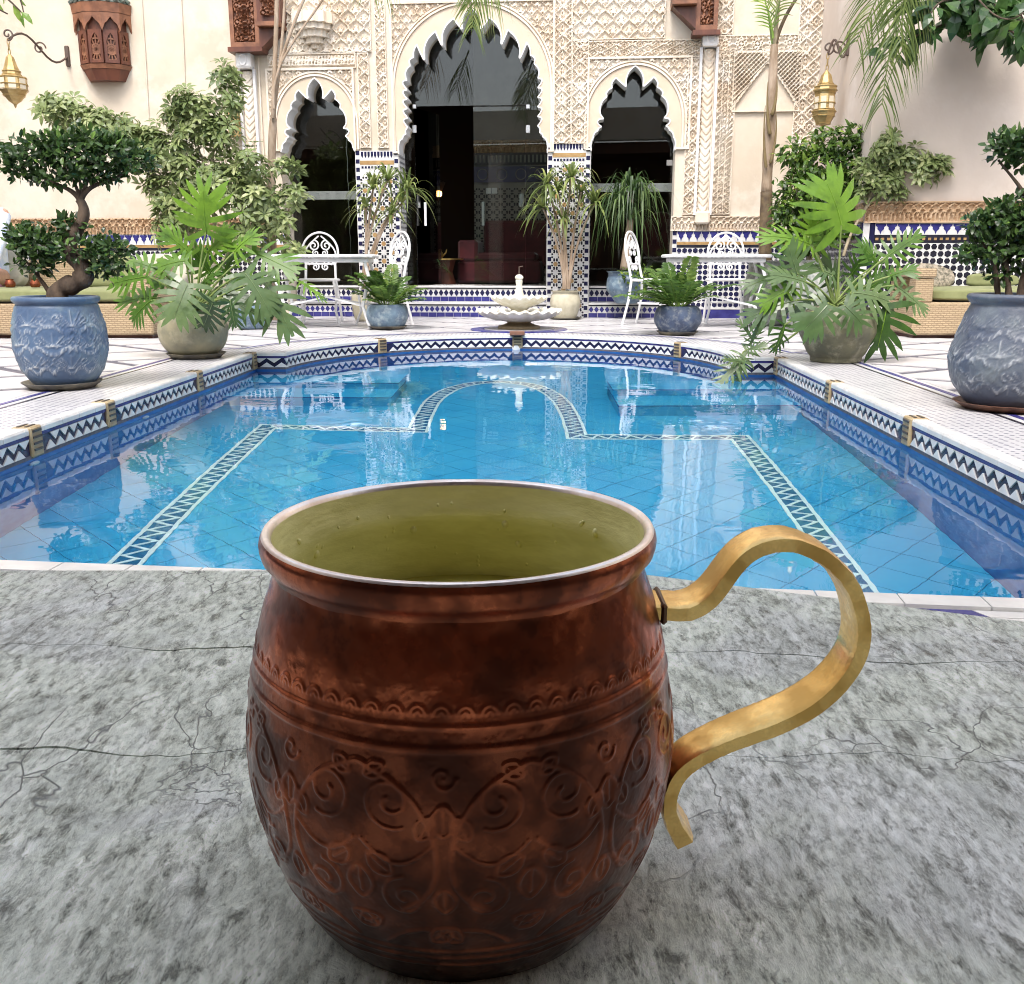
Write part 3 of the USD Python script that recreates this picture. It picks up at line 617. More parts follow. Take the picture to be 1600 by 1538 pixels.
rim.lathe([(.0398, .0790), (.0401, .0803), (.0410, .0814), (.0419, .0825), (.0423, .0840), (.0424, .0851), (.0422, .0861), (.0418, .0868)], c_, 160)
lip.lathe([(.0418, .0868), (.0416, .0872), (.0413, .0875), (.0405, .0874), (.0400, .0869), (.0397, .0860)], c_, 160)  # top of the rim split off in brighter metal as a painted highlight
rv, rf, _ = rim.arrays(); obj('rim', MB().add(rv, rf, np.full(len(rv), .75)), 'copper', mug, smooth=True); obj('lip', lip, 'rim_highlight_metal', mug, smooth=True)
inn = [(float(cs(min(h, .0795))) - .0018, h) for h in np.linspace(.0862, .002, 36)]
inn[0] = (.0397, .0862); inn[1] = (.0393, .0835); inn[2] = (.0391, .081)
dl = np.random.default_rng(3)
obj('tin_lining', MB().lathe(inn + [(.001, .0019)], c_, 160), 'tin_lining', mug, smooth=True)
obj('drink', MB().lathe([(.001, .0608), (.041, .0608), (.0437, .0612)][::-1], c_, 96), 'drink', mug, smooth=True)
drops = MB()
for _ in range(70):
    a = dl.uniform(.1, math.pi - .1); h = dl.uniform(.0635, .083); r_ = float(cs(min(h, .0795))) - .0014; s = dl.choice([.0004, .0006, .001], p=[.5, .35, .15])
    m = trimesh.creation.icosphere(1, s); m.vertices *= (1, 1, 1.3); m.vertices += (MX + r_ * math.cos(a), MY + r_ * math.sin(a), TZ + h); drops.tm(m)
obj('water_drops', drops, 'tin_lining', mug, smooth=True)
hp = [(1008, 955), (1040, 954), (1078, 953), (1105, 938), (1135, 902), (1165, 868), (1205, 850), (1250, 852), (1290, 872), (1325, 910), (1343, 960), (1343, 1010), (1318, 1058), (1275, 1098), (1215, 1130), (1150, 1155), (1096, 1180), (1060, 1208), (1046, 1240), (1046, 1268), (1056, 1292), (1068, 1312)]
hw = np.array([aty(px, py, MY - .0035) for px, py in hp]); q = np.r_[0, np.cumsum(np.linalg.norm(np.diff(hw, axis=0), axis=1))]
sp = CubicSpline(q, hw); qs = np.linspace(0, q[-1], 160); C = sp(qs); T = sp(qs, 1); T /= np.linalg.norm(T, axis=1, keepdims=True)
B = np.array([0, 1.0, 0]); NV = np.cross(T, B); NV /= np.linalg.norm(NV, axis=1, keepdims=True)
sq = qs / q[-1]; th = .0018 + .0002 * np.sin(sq * 40) * 0 + .0006 * (sq > .93) * (sq - .93) / .07; wd = .0058 * (1 + .04 * np.sin(sq * 21))
sec = np.array([(-1, -.72), (-.8, -1), (.8, -1), (1, -.72), (1, .72), (.8, 1), (-.8, 1), (-1, .72)])
V = np.concatenate([[C[i] + NV[i] * th[i] * a + B * (wd[i] * b + .0035) for a, b in sec] for i in range(len(qs))]); ns = 8
jit = np.random.default_rng(4).normal(0, 1, len(V)); V += (gaussian_filter(jit, 1.2) * .00008)[:, None]
Q = [[i * ns + k, i * ns + (k + 1) % ns, (i + 1) * ns + (k + 1) % ns, (i + 1) * ns + k] for i in range(len(qs) - 1) for k in range(ns)]
hm = MB().add(V, Q); e = (len(qs) - 1) * ns
hm.add(V[e:e + ns], [[0, a, a + 1] for a in range(1, ns - 1)])
hv, hf, _ = hm.arrays(); tmh = trimesh.Trimesh(hv, hf, process=True); trimesh.repair.fix_normals(tmh); obj('handle', tmh, 'handle_brass', mug, smooth=50)
pb = aty(1035, 954.5, MY - .0035) + (0, .0035, 0); obj('collar', MB().box(pb, (.0015, .0128, .0047), None, .0006), 'solder', mug)

# ================================================================ the tiled and carved facade behind the pool
def ux(px, py=300): return F(px, py)[0]
def zy(px, py): return F(px, py)[1]
ZF = 0.355                                              # floor of the room behind, two steps up
def bez(p, q, bulge):
    p, q = np.array(p, float), np.array(q, float); d = q - p; n = np.array([d[1], -d[0]]); c = (p + q) / 2 + n * bulge
    t = np.linspace(0, 1, 9)[1:, None]; return (1 - t) ** 2 * p + 2 * t * (1 - t) * c + t * t * q
def arch_outline(ax, half, z0):
    """Half outline in photo pixels (dx right of the axis, y, bulge of the piece that leads here), mirrored about the axis -> wall polygon."""
    pts = [np.array([half[0][0], half[0][1]], float)[None]]
    for (x0, y0, _), (x1, y1, b) in zip(half[:-1], half[1:]): pts.append(bez((x0, y0), (x1, y1), b))
    P = np.vstack(pts); A0 = ux(ax, 230); R = np.array([F(ax + x, y) for x, y in P]); axu = F(ax, 230)[0]
    R[:, 0] = axu + (P[:, 0] * (F(ax + 60, 200)[0] - F(ax, 200)[0]) / 60)
    L = R[::-1].copy(); L[:, 0] = 2 * axu - L[:, 0]
    hw = R[-1, 0] - axu
    pts = np.vstack([L[:-1], R, [[axu + hw, z0], [axu - hw, z0]]])
    return Polygon(pts).buffer(0), axu, hw
b_, s_ = .32, .18
main_half = [(0, 12, 0), (15, 44, b_), (27, 27, -.02), (46, 68, b_), (55, 46, -.02), (74, 90, b_), (84, 66, -.02), (91, 80, s_), (91, 86, 0), (98, 92, s_), (97, 100, 0), (104, 110, s_), (103, 122, .1)]
yy = 122
for k in range(5):
    main_half += [(109, yy + 5, .45), (103, yy + 15, .1)]; yy += 15
main_half += [(106, 207, .3), (111, 214, .3), (117, 222, .3), (118, 234, .1)]
side_half = [(0, 102, 0), (14, 134, b_), (29, 120, -.02), (37, 131, s_), (36, 136, 0), (45, 145, s_), (44, 150, 0), (53, 163, s_), (54, 173, .1), (49, 184, .2), (58, 190, .45), (52, 197, .2), (57, 203, .3), (64, 214, .3), (67, 230, .2)]
side_half_l = [(x * .88, y + 19 - 3 * (y > 180), b) for x, y, b in side_half]
ARCHES = [arch_outline(496.5, side_half_l, ZF), arch_outline(738.5, main_half, ZF), arch_outline(989, side_half, ZF)]
U0, U1, ZTOP = -9.0, ux(1277, 150), 6.6
wall_poly = sbox(U0, -.2, U1, ZTOP)
for P_, a_, h_ in ARCHES: wall_poly = wall_poly.difference(P_.union(sbox(a_ - h_, -.3, a_ + h_, ZF + .05)))
WT = .36
fac = thing('courtyard_facade', 'carved cream stucco facade with three scalloped arches behind the pool', 'facade', tuple(FP))
obj('wall', MB().prism(wall_poly, -WT, 0, FA), 'plaster', fac)
def gridpart(name, poly, hfun, mat, parent=None, step=.0085, base=.002, plane=FA, attr=None):
    """A carved relief: a fine height field over poly; hfun(u, z) is the height in metres."""
    x0, y0, x1, y1 = poly.bounds; nu, nz = max(2, int((x1 - x0) / step) + 1), max(2, int((y1 - y0) / step) + 1)
    u, z = np.meshgrid(np.linspace(x0, x1, nu), np.linspace(y0, y1, nz)); w = hfun(u, z) + base
    ok = shapely.contains_xy(poly.buffer(step * .5), (u[:-1, :-1] + u[1:, 1:]) / 2, (z[:-1, :-1] + z[1:, 1:]) / 2)
    i = np.arange(nu * nz).reshape(nz, nu); f = np.stack([i[:-1, :-1], i[:-1, 1:], i[1:, 1:], i[1:, :-1]], -1)[ok]
    keep = np.unique(f); re = np.full(nu * nz, -1); re[keep] = np.arange(len(keep))
    v = plane.map(np.stack([u, z, w], -1).reshape(-1, 3)[keep]); m = MB().add(v, re[f])
    return obj(name, m, mat, parent or fac, smooth=55)
TR_ = {}
def tile_raster(kind):
    if kind in TR_: return TR_[kind]
    S = 192; img = Image.new('L', (S, S), 0); d = ImageDraw.Draw(img)
    def ln(pts, w, v=255):
        for ox in (-S, 0, S):
            for oy in (-S, 0, S): d.line([(x * S + ox, y * S + oy) for x, y in pts], fill=v, width=w, joint='curve')
    def circ(x, y, r, w, a0=0, a1=2 * np.pi):
        a = np.linspace(a0, a1, 28); ln(list(zip(x + r * np.cos(a), y + r * np.sin(a))), w)
    def spi(x, y, r, turns, ph, sg, w):
        a = np.linspace(0, turns * 2 * np.pi, 40); rr = r * (1 - .8 * a / a[-1]); ln(list(zip(x + rr * np.cos(ph + sg * a), y + rr * np.sin(ph + sg * a))), w)
    if kind == 'leaf':                                  # ogee lattice with palmettes and curls
        t = np.linspace(0, 1, 40)
        for sg in (-1, 1): ln(list(zip(.5 + sg * .25 * (1 - np.cos(2 * np.pi * t)), t)), 12)
        for x, y in ((.5, .5), (0, 0)):
            for a in np.linspace(-1.25, 1.25, 5): ln([(x, y + .2), (x + .22 * math.sin(a), y + .08 - .24 * math.cos(a))], 9)
            for sg in (-1, 1): spi(x + sg * .13, y + .24, .10, 1.3, 0 if sg < 0 else math.pi, sg, 9)
            circ(x, y + .18, .04, 10)
    elif kind == 'star':                                # interlaced eight point stars
        for a in range(8):
            p = [(.5 + .5 * math.cos(k * 3 * math.pi / 4 + a * 0), .5 + .5 * math.sin(k * 3 * math.pi / 4)) for k in range(9)]
        ln(p, 9); circ(.5, .5, .2, 9); circ(0, 0, .22, 9); circ(.5, .5, .07, 12); circ(0, 0, .08, 12); ln([(0, .5), (1, .5)], 7); ln([(.5, 0), (.5, 1)], 7)
        for k in range(8): a = k * math.pi / 4 + .39; ln([(.5 + .2 * math.cos(a), .5 + .2 * math.sin(a)), (.5 + .36 * math.cos(a), .5 + .36 * math.sin(a))], 8)
    elif kind == 'zig':                                 # band: diamonds crossed with curls
        ln([(0, 0), (1, .5), (0, 1)], 13); ln([(1, 0), (0, .5), (1, 1)], 13); ln([(.5, 0), (.5, 1)], 6)
        for x, y in ((.5, 0), (.5, .5), (0, .25), (1, .25), (0, .75), (1, .75)): circ(x, y, .09, 10)
        for y in (.25, .75):
            for sg in (-1, 1): spi(.5 + sg * .22, y, .11, 1.2, 0, sg, 9)
    elif kind == 'lattice':
        ln([(0, 0), (1, 1)], 40); ln([(1, 0), (0, 1)], 40)
    elif kind == 'chev':
        ln([(0, .25), (.5, .75), (1, .25)], 44); ln([(.5, 0), (.5, 1)], 20)
    elif kind == 'arcade':                              # interlaced little arches
        for cx in (0, .5):
            a = np.linspace(0, np.pi, 30); ln(list(zip(cx + .5 * np.cos(a), 1 - .92 * np.sin(a))), 11); ln(list(zip(cx + .28 * np.cos(a), 1 - .55 * np.sin(a))), 9)
        for x in (.25, .75): circ(x, .28, .07, 10); circ(x, .78, .06, 9)
        for x in (0, .5): circ(x, .55, .07, 9); ln([(x, 1), (x, .6)], 8)
        ln([(0, .03), (1, .03)], 8)
    elif kind == 'script':
        for k in range(7):
            x = k / 7 + .05; spi(x, .5, .13, 1.1, k, 1 if k % 2 else -1, 12); ln([(x, .85), (x + .06, .2)], 12)
        ln([(0, .8), (1, .8)], 12); circ(.5, .5, .3, 8)
    elif kind == 'muq':
        for k in range(3): circ(.5, .9 - .28 * k, .3, 18, math.pi, 2 * math.pi); circ(0, .76 - .28 * k, .3, 18, math.pi, 2 * math.pi); circ(1, .76 - .28 * k, .3, 18, math.pi, 2 * math.pi)
    a = gaussian_filter(np.asarray(img, float) / 255, 2.0, mode='wrap'); TR_[kind] = a
    return a
def pat(kind, pu, pz, u0=0, z0=0, depth=.022):
    a = tile_raster(kind); S = a.shape[0]
    def h(u, z):
        x = ((u - u0) / pu % 1) * S; y = (1 - (z - z0) / pz % 1) * S
        r = map_coordinates(a, [y % S, x % S], order=1, mode='grid-wrap')
        er = meshkit.noise(np.stack([u * 9, z * 9, 0 * u], -1), 3)
        return depth * 1.35 * np.clip((r - .12) * 2.1, 0, 1) * (.75 + .35 * er)
    return h
def rect(pa, pb, w=0.0):                                # photo pixel corners -> rectangle on the wall
    a, b = F(*pa), F(*pb); return sbox(min(a[0], b[0]), min(a[1], b[1]), max(a[0], b[0]), max(a[1], b[1]))
def fillet(P_, wd=.018, h=.026, name='frame_moulding', mat='stucco'):
    obj(name, MB().prism(P_.buffer(wd / 2, join_style=2).difference(P_.buffer(-wd / 2, join_style=2)), .001, h, FA), mat, fac)
# arches: smooth plain border, white scalloped lining, moulded double ring, carved spandrels under a square frame
border_px = [(70, 100, 152, 62), (123, 5, 130, 124), (76, 92, 165, 72)]
frames = [rect((417, 110), (556, 234)), rect((610, 6), (864, 236)), rect((920, 92), (1075, 232))]
for (P_, axu, hw), (hwp, ytop, yspr, _), fr in zip(ARCHES, border_px, frames):
    x0, y0, x1, y1 = fr.bounds; axp = None
    zt = y1 - (.075 if hwp < 100 else .02); W = (x1 - x0) / 2 - .03; zs = y0 + (zt - y0) * (.30 if hwp < 100 else .42)
    a = np.linspace(0, np.pi, 60); ell = np.c_[axu + W * np.cos(a), zs + (zt - zs) * np.sin(a) ** .92]
    outer = Polygon(np.vstack([ell, [[axu - W, y0], [axu + W, y0]]]))
    body_ = outer.difference(P_)
    obj('arch_border', MB().prism(body_, .0, .010, FA), 'arch_plain', fac)
    lin = P_.difference(P_.buffer(-.013)).intersection(sbox(-99, y0 - .02, 99, 99))
    obj('scalloped_lining', MB().prism(lin, -.22, .018, FA), 'arch_white', fac)
    inner = P_.buffer(.016)
    e1 = outer.buffer(.022).difference(outer.buffer(.002)).intersection(sbox(-99, y0, 99, 99)); e2 = outer.buffer(.055).difference(outer.buffer(.036)).intersection(sbox(-99, y0, 99, 99)).intersection(fr)
    obj('arch_moulding', MB().prism(e1, .0, .024, FA), 'stucco', fac); obj('arch_moulding', MB().prism(e2, .0, .02, FA), 'stucco', fac)
    spd = fr.difference(outer.buffer(.06))
    for sd in getattr(spd, 'geoms', [spd]):
      if sd.area > .004: gridpart('spandrel_carving', sd, pat('leaf', .12, .14, axu, zt, .018), 'stucco')
    obj('frame_moulding', MB().prism(fr.buffer(.011, join_style=2).difference(fr.buffer(-.011, join_style=2)).difference(sbox(axu - hw, -1, axu + hw, y0 + .1)), .001, .034, FA), 'stucco', fac)
BND = [  # name, pixel corners, pattern, period
    ('stucco_panel', (446, 0), (580, 81), 'leaf', .175, .20), ('stucco_panel', (895, 0), (1038, 60), 'leaf', .175, .20),
    ('stucco_frieze', (419, 86), (556, 106), 'script', .26, .155), ('stucco_frieze', (902, 66), (1100, 89), 'zig', .17, .155),
    ('stucco_band', (559, 84), (580, 231), 'zig', .15, .26), ('stucco_band', (585, 0), (607, 231), 'zig', .165, .28),
    ('stucco_band', (868, 0), (891, 224), 'zig', .165, .28), ('stucco_band', (895, 64), (917, 224), 'zig', .165, .28),
    ('stucco_band', (404, 90), (418, 330), 'zig', .11, .2), ('stucco_band', (1076, 92), (1095, 335), 'zig', .15, .26),
    ('stucco_band', (1117, 82), (1128, 335), 'zig', .085, .16), ('stucco_band', (1131, 82), (1139, 335), 'star', .06, .06),
    ('stucco_frieze', (1121, 57), (1249, 79), 'star', .17, .17), ('stucco_band', (1122, 0), (1144, 54), 'zig', .165, .28),
    ('stucco_band', (1251, 0), (1275, 330), 'zig', .175, .3),
    ('stucco_frieze', (1049, 339), (1276, 360), 'arcade', .155, .155)]
for nm, a, b, k, pu, pz in BND:
    P_ = rect(a, b); x0, y0, x1, y1 = P_.bounds
    if a[1] == 0: P_ = sbox(x0, y0, x1, y1 + .5)
    gridpart(nm, P_, pat(k, pu if pu else x1 - x0, pz, x0, y0 if k in ('script', 'arcade') else y1), 'stucco_old' if b[1] == 360 and False else 'stucco')
    fillet(P_, .010, .024, 'band_edge')
# blind niche on the right: diagonal lattice around a pointed scalloped outline
ntop, nx0, nx1 = F(1141, 83)[1], ux(1142, 200), ux(1245, 200)
nr = sbox(nx0, F(1141, 175)[1], nx1, ntop); apx = (nx0 + nx1) / 2; zs = nr.bounds[1]; za = F(1190, 100)[1]
pts = []
for t in np.linspace(0, 1, 12): pts.append((nx0 + (apx - nx0) * t, zs + (za - zs) * (t ** .92)))
up = []
for p, q in zip(pts[:-1], pts[1:]): up += [p] + [tuple(x) for x in bez(p, q, -.35)]
tri = Polygon(up + [(apx, za)] + [(2 * apx - x, z) for x, z in up[::-1]] + [(nx1, zs - .02), (nx0, zs - .02)]).buffer(0)
gridpart('lattice_carving', nr.difference(tri.buffer(.02)), pat('lattice', .048, .048, 0, 0, .03), 'stucco', step=.007)
obj('niche_edge', MB().prism(tri.buffer(.022).difference(tri).intersection(nr), .0, .03, FA), 'stucco', fac)
rb = MB(); rb.lathe([(.001, .03), (.03, .03), (.036, .024), (.05, .024), (.056, .03), (.062, .03), (.066, .0)], n=24); v = rb.v[0]; rb.v[0] = FA.map(np.c_[v[:, 0] + apx, v[:, 1] + za + .11, v[:, 2]]); obj('rosette', rb, 'stucco', fac, smooth=40)
fillet(nr, .012, .03, 'band_edge')
# slim engaged columns with carved chevrons and a capital
for xt, yt, xb, yb in ((1108, 78, 1097, 332), (391, 112, 396, 330)):
    ut, zt = F(xt, yt); ub, zb = F(xb, yb); uc = (ut + ub) / 2; R_ = .062; aa, zz_ = np.meshgrid(np.linspace(0, np.pi, 22), np.arange(zb, zt, .009))
    ph = (zz_ / .075 - np.abs(aa - np.pi / 2) * .85) % 1; rr = R_ * (1 - .16 * (ph < .42)) * (1 - .1 * (np.abs(aa - np.pi / 2) < .07))
    V = FA.map(np.stack([uc - rr * np.cos(aa), zz_, rr * np.sin(aa) * .9], -1).reshape(-1, 3)); n_, m_ = aa.shape; i = np.arange(n_ * m_).reshape(n_, m_)
    obj('chevron_column', MB().add(V, np.stack([i[:-1, :-1], i[:-1, 1:], i[1:, 1:], i[1:, :-1]], -1).reshape(-1, 4)), 'stucco', fac, smooth=40)
    for s in (-1, 1): obj('column_edge', MB().prism(sbox(uc + s * .085 - .014, zb - .03, uc + s * .085 + .014, zt + .02), .0, .05, FA), 'arch_white', fac)
    cp = MB().box(FA.map([[uc, zt + .10, .06]])[0], (.17, .17, .17), np.array([[*FU], [*(-FN)], [0, 0, 1]]).T, .02); g = obj('capital', cp, 'arch_white', fac)
    rg = MB(); a = np.linspace(0, 2 * np.pi, 22); rg.tube(FA.map(np.c_[uc + .04 * np.cos(a), zt + .10 + .055 * np.sin(a), np.full(22, .148)]), .009, 6); obj('capital_relief', rg, 'arch_white', g)
    obj('column_base', MB().box(FA.map([[uc, zb - .06, .045]])[0], (.16, .12, .14), np.array([[*FU], [*(-FN)], [0, 0, 1]]).T, .02), 'stucco', fac)
# the little honeycomb bracket high on the left panel
cu, cz = F(492, 45); mb = MB()
for k, (r_, z0, z1) in enumerate(((.235, cz + .03, cz + .14), (.20, cz - .03, cz + .03), (.15, cz - .10, cz - .03), (.10, cz - .16, cz - .10), (.05, cz - .21, cz - .16))):
    a = np.linspace(0, np.pi, 15); P_ = [(r_ * math.cos(t) * (1 + .07 * (-1) ** i), r_ * math.sin(t) * (1 + .07 * (-1) ** i)) for i, t in enumerate(a)]
    m = trimesh.creation.extrude_polygon(Polygon(P_ + [(-r_, -.01), (r_, -.01)]).buffer(0), z1 - z0, engine='earcut'); v = m.vertices; mb.add(FA.map(np.c_[v[:, 0] + cu, v[:, 2] + z0, v[:, 1]]), m.faces[:, ::-1])
obj('stalactite_bracket', mb, 'stucco', fac)
# carved cedar brackets at the top left and top right
for (xa, ya), (xb, yb), arm in (((371, 0), (411, 80), 1), ((1084, 0), (1120, 54), -1)):
    a, b = F(xa, yb), F(xb, ya); u0, u1 = min(a[0], b[0]), max(a[0], b[0]); z0, z1 = a[1], 5.2
    g = obj('cedar_bracket', MB().prism(sbox(u0, z0, u1, z1), .0, .16, FA), 'wood', fac)
    gridpart('cedar_carving', sbox(u0 + .05, z0 + .06, u1 - .05, z1 - .3), (lambda f: (lambda u, z: .16 + f(u, z)))(pat('star', .17, .17, u0, z0, .03)), 'wood_light', g, step=.01)
    for s in ((u0, z0, u0 + .045, z1), (u1 - .045, z0, u1, z1), (u0 + .0455, z0, u1 - .0455, z0 + .05)): obj('cedar_rail', MB().prism(sbox(*s), .161, .20, FA), 'wood_light', g)
    obj('cedar_foot', MB().prism(sbox(u0 - .03, z0 - .05, u1 + .03, z0 - .001), -.0, .22, FA), 'wood', g)
    ua = u1 + .001 if arm > 0 else u0 - .001; ub = ua + arm * .26; zb = F(420, 43)[1] if arm > 0 else F(1050, 10)[1]
    lo, hi = min(ua, ub), max(ua, ub)
    g2 = obj('cedar_bracket', MB().prism(sbox(lo, zb, hi, z1), .0, .24, FA), 'wood', fac)
    gridpart('cedar_carving', sbox(lo + .05, zb + .06, hi - .05, z1 - .3), (lambda f: (lambda u, z: .24 + f(u, z)))(pat('star', .17, .17, lo, zb, .03)), 'wood_light', g2, step=.01)
    obj('cedar_foot', MB().prism(sbox(lo + .002, zb - .045, hi - .002, zb - .001), .0, .29, FA), 'wood_light', g2)
    q = [(ua, zb - .05)] + [(ua + arm * .24 * math.sin(t), zb - .05 - .22 * (1 - math.sin(t)) * 1.0) for t in np.linspace(np.pi / 2, 0, 9)] 
    obj('cedar_curve', MB().prism(Polygon(q).buffer(0), .0, .2, FA), 'wood', g2)
gridpart('stucco_panel', sbox(ux(582, 100) + .05, 3.65, ux(866, 100), 4.2), pat('leaf', .175, .20), 'stucco', step=.02)
# ---- zellige: piers, dado, steps
def zellige(parent, plane, u0, u1, z0, z1, w, un, ochre=True):
    """Rosette tiling: white ground, ochre octagons, black stars between; raised chips."""
    obj('tile_ground', MB().prism(sbox(u0, z0, u1, z1), .001, w, plane), 'white_tile' if ochre else 'room_tile', parent)
    nu = max(1, round((u1 - u0) / un)); un = (u1 - u0) / nu; nz = int((z1 - z0) / un); oc, bl, wh = MB(), MB(), MB()
    for i in range(nu):
        for j in range(nz):
            c = np.array([u0 + (i + .5) * un, z0 + (j + .5) * un])
            if (i + j) % 2 == 0 or not ochre:
                P_ = Polygon([c + un * .29 * np.array([math.cos(a), math.sin(a)]) for a in np.arange(8) * math.pi / 4 + .39]); oc.prism(P_, w, w + .002, plane)
            else:
                P_ = Polygon([c + un * (.17 if k % 2 else .30) * np.array([math.cos(a), math.sin(a)]) for k, a in enumerate(np.arange(16) * math.pi / 8)]); wh.prism(P_, w, w + .0022, plane)
            for k in range(8):
                a = k * math.pi / 4 + .39; p = c + un * .45 * np.array([math.cos(a), math.sin(a)])
                bl.prism(Polygon([p + un * .15 * np.array([math.cos(b), math.sin(b)]) for b in a + np.arange(4) * math.pi / 2]), w, w + .002, plane)
    for b, nm, mt in ((oc, 'ochre_chips', 'ochre_tile' if ochre else 'room_tile'), (bl, 'black_chips', 'black_tile'), (wh, 'white_chips', 'white_tile' if ochre else 'room_tile')):
        if b.v: obj(nm, b, mt, parent, kind='stuff')
def checker_edge(parent, plane, u0, u1, z0, z1, w):
    n = int((z1 - z0) / .045); b = MB(); obj('edge_ground', MB().prism(sbox(u0, z0, u1, z1), .001, w, plane), 'white_tile', parent)
    for k in range(n):
        if k % 2 == 0: b.prism(sbox(u0 + .003, z0 + (z1 - z0) * k / n, u1 - .003, z0 + (z1 - z0) * (k + 1) / n), w, w + .0025, plane)
    obj('edge_chips', b, 'navy_tile', parent, kind='stuff')
def merlons(parent, plane, u0, u1, z0, z1, w, per=.092):
    obj('merlon_ground', MB().prism(sbox(u0, z0, u1, z1), .001, w, plane), 'white_tile', parent)
    n = max(1, round((u1 - u0) / per)); per = (u1 - u0) / n; h = z1 - z0
    for k in range(n):
        c = u0 + (k + .5) * per
        q = [(c - .46 * per, z1 - .004), (c - .46 * per, z1 - .2 * h), (c - .28 * per, z1 - .34 * h), (c - .30 * per, z1 - .5 * h), (c - .10 * per, z1 - .68 * h), (c, z0 + .03 * h), (c + .10 * per, z1 - .68 * h), (c + .30 * per, z1 - .5 * h), (c + .28 * per, z1 - .34 * h), (c + .46 * per, z1 - .2 * h), (c + .46 * per, z1 - .004)]
        obj('merlon_tile', MB().prism(Polygon(q), w, w + .003, plane), 'blue_strip', parent)
def dado(parent, plane, u0, u1, z0, z1, w, un=.058, dark='navy_tile'):
    """White ground with rows of dark octagon chips."""
    obj('tile_ground', MB().prism(sbox(u0, z0, u1, z1), .001, w, plane), 'white_tile', parent)
    b = MB(); nu = int((u1 - u0) / un); un = (u1 - u0) / nu; nz = int((z1 - z0) / un)
    v = []; f = []
    for i in range(nu):
        for j in range(nz):
            c = np.array([u0 + (i + .5) * un, z1 - (j + .5) * un]); r_ = un * (.50 if (i + j) % 2 else .44)
            a = np.arange(6) * np.pi / 3 + (.5 if (i + j) % 2 else 0); k = len(v)
            for t in a: v.append((c[0] + r_ * math.cos(t), c[1] + r_ * math.sin(t), w + .0025))
            for t in a: v.append((c[0] + r_ * math.cos(t), c[1] + r_ * math.sin(t), w))
            f += [[k, k + q, k + q + 1] for q in range(1, 5)]
            for q in range(6): f += [[k + q, k + 6 + q, k + 6 + (q + 1) % 6], [k + q, k + 6 + (q + 1) % 6, k + (q + 1) % 6]]
    b.add(plane.map(np.array(v)), f); obj('dark_chips', b, dark, parent, kind='stuff')
A0, A1, A2 = ARCHES
piers = [(A0[1] + A0[2], A1[1] - A1[2]), (A1[1] + A1[2], A2[1] - A2[2])]
for (u0, u1), yt in zip(piers, (236, 227)):
    zt = F(588, yt)[1]
    zellige(fac, FA, u0 + .05, u1 - .05, .0, zt - .20, .012, .098)
    for ua, ub in ((u0 + .001, u0 + .049), (u1 - .049, u1 - .001)): checker_edge(fac, FA, ua, ub, .0, zt, .012)
    obj('tile_cornice', MB().prism(sbox(u0 + .0505, zt - .199, u1 - .0505, zt), .001, .011, FA), 'white_tile', fac)
    b = MB(); n = int((u1 - u0 - .1) / .036)
    for k in range(n):
        c = u0 + .06 + (k + .5) * (u1 - u0 - .12) / n; b.prism(Polygon([(c - .013, zt - .01), (c + .013, zt - .01), (c + .013, zt - .05), (c, zt - .08), (c - .013, zt - .05)]), .011, .014, FA)
        b.prism(sbox(c - .012, zt - .19, c + .012, zt - .165), .011, .014, FA)
    obj('cornice_chips', b, 'navy_tile', fac, kind='stuff')
    obj('ochre_line', MB().prism(sbox(u0 + .051, zt - .15, u1 - .051, zt - .105), .011, .0135, FA), 'ochre_tile', fac)
    # inner faces of the piers
    for uu, sg in ((u0, -1), (u1, 1)):
        pl_ = Plane(FA.map([[uu, 0, 0]])[0], FN * -1 * sg * -1, FU * sg) if False else Plane(FA.map([[uu, 0, 0]])[0], -FN, FU * sg)
        obj('jamb_tiles', MB().prism(sbox(.004, .0, WT - .02, zt), .001, .008, pl_), 'white_tile', fac)
        b = MB()
        for i in range(6):
            for j in range(int(zt / .055)):
                c = (.03 + i * .055, .03 + j * .055)
                b.prism(sbox(c[0] - .012, c[1] - .012, c[0] + .012, c[1] + .012), .008, .010, pl_)
        obj('jamb_chips', b, 'black_tile', fac, kind='stuff')
zfz = F(1120, 361)[1]; zmr = F(1120, 378)[1]; ud0, ud1 = A2[1] + A2[2] + .052, U1
checker_edge(fac, FA, A2[1] + A2[2] + .001, ud0 - .001, 0, zfz, .012)
merlons(fac, FA, ud0, ud1, zmr, zfz - .004, .012)
obj('ochre_line', MB().prism(sbox(ud0, zmr - .032, ud1, zmr - .002), .001, .013, FA), 'ochre_tile', fac)
obj('dark_line', MB().prism(sbox(ud0, zmr - .064, ud1, zmr - .034), .001, .014, FA), 'black_tile', fac)
dado(fac, FA, ud0, ud1, .105, zmr - .066, .012)
obj('blue_base', MB().prism(sbox(ud0, .0, ud1, .10), .001, .016, FA), 'blue_strip', fac)
zl = F(250, 367)[1]; zl2 = F(250, 383)[1]; ul1 = A0[1] - A0[2]
gridpart('stucco_frieze', sbox(ux(-60, 350), zl + .006, ul1 - .15, F(250, 341)[1]), pat('arcade', .165, zl * 0 + F(250, 341)[1] - zl - .006, 0, zl + .006), 'stucco_old')
merlons(fac, FA, -6.9, ul1 - .002, zl2, zl, .012, .092)
obj('ochre_line', MB().prism(sbox(U0, zl2 - .032, ul1 - .002, zl2 - .002), .001, .013, FA), 'ochre_tile', fac)
obj('dark_line', MB().prism(sbox(U0, zl2 - .064, ul1 - .002, zl2 - .034), .001, .014, FA), 'black_tile', fac)
dado(fac, FA, -7.4, ul1 - .002, .105, zl2 - .066, .012, dark='black_tile')
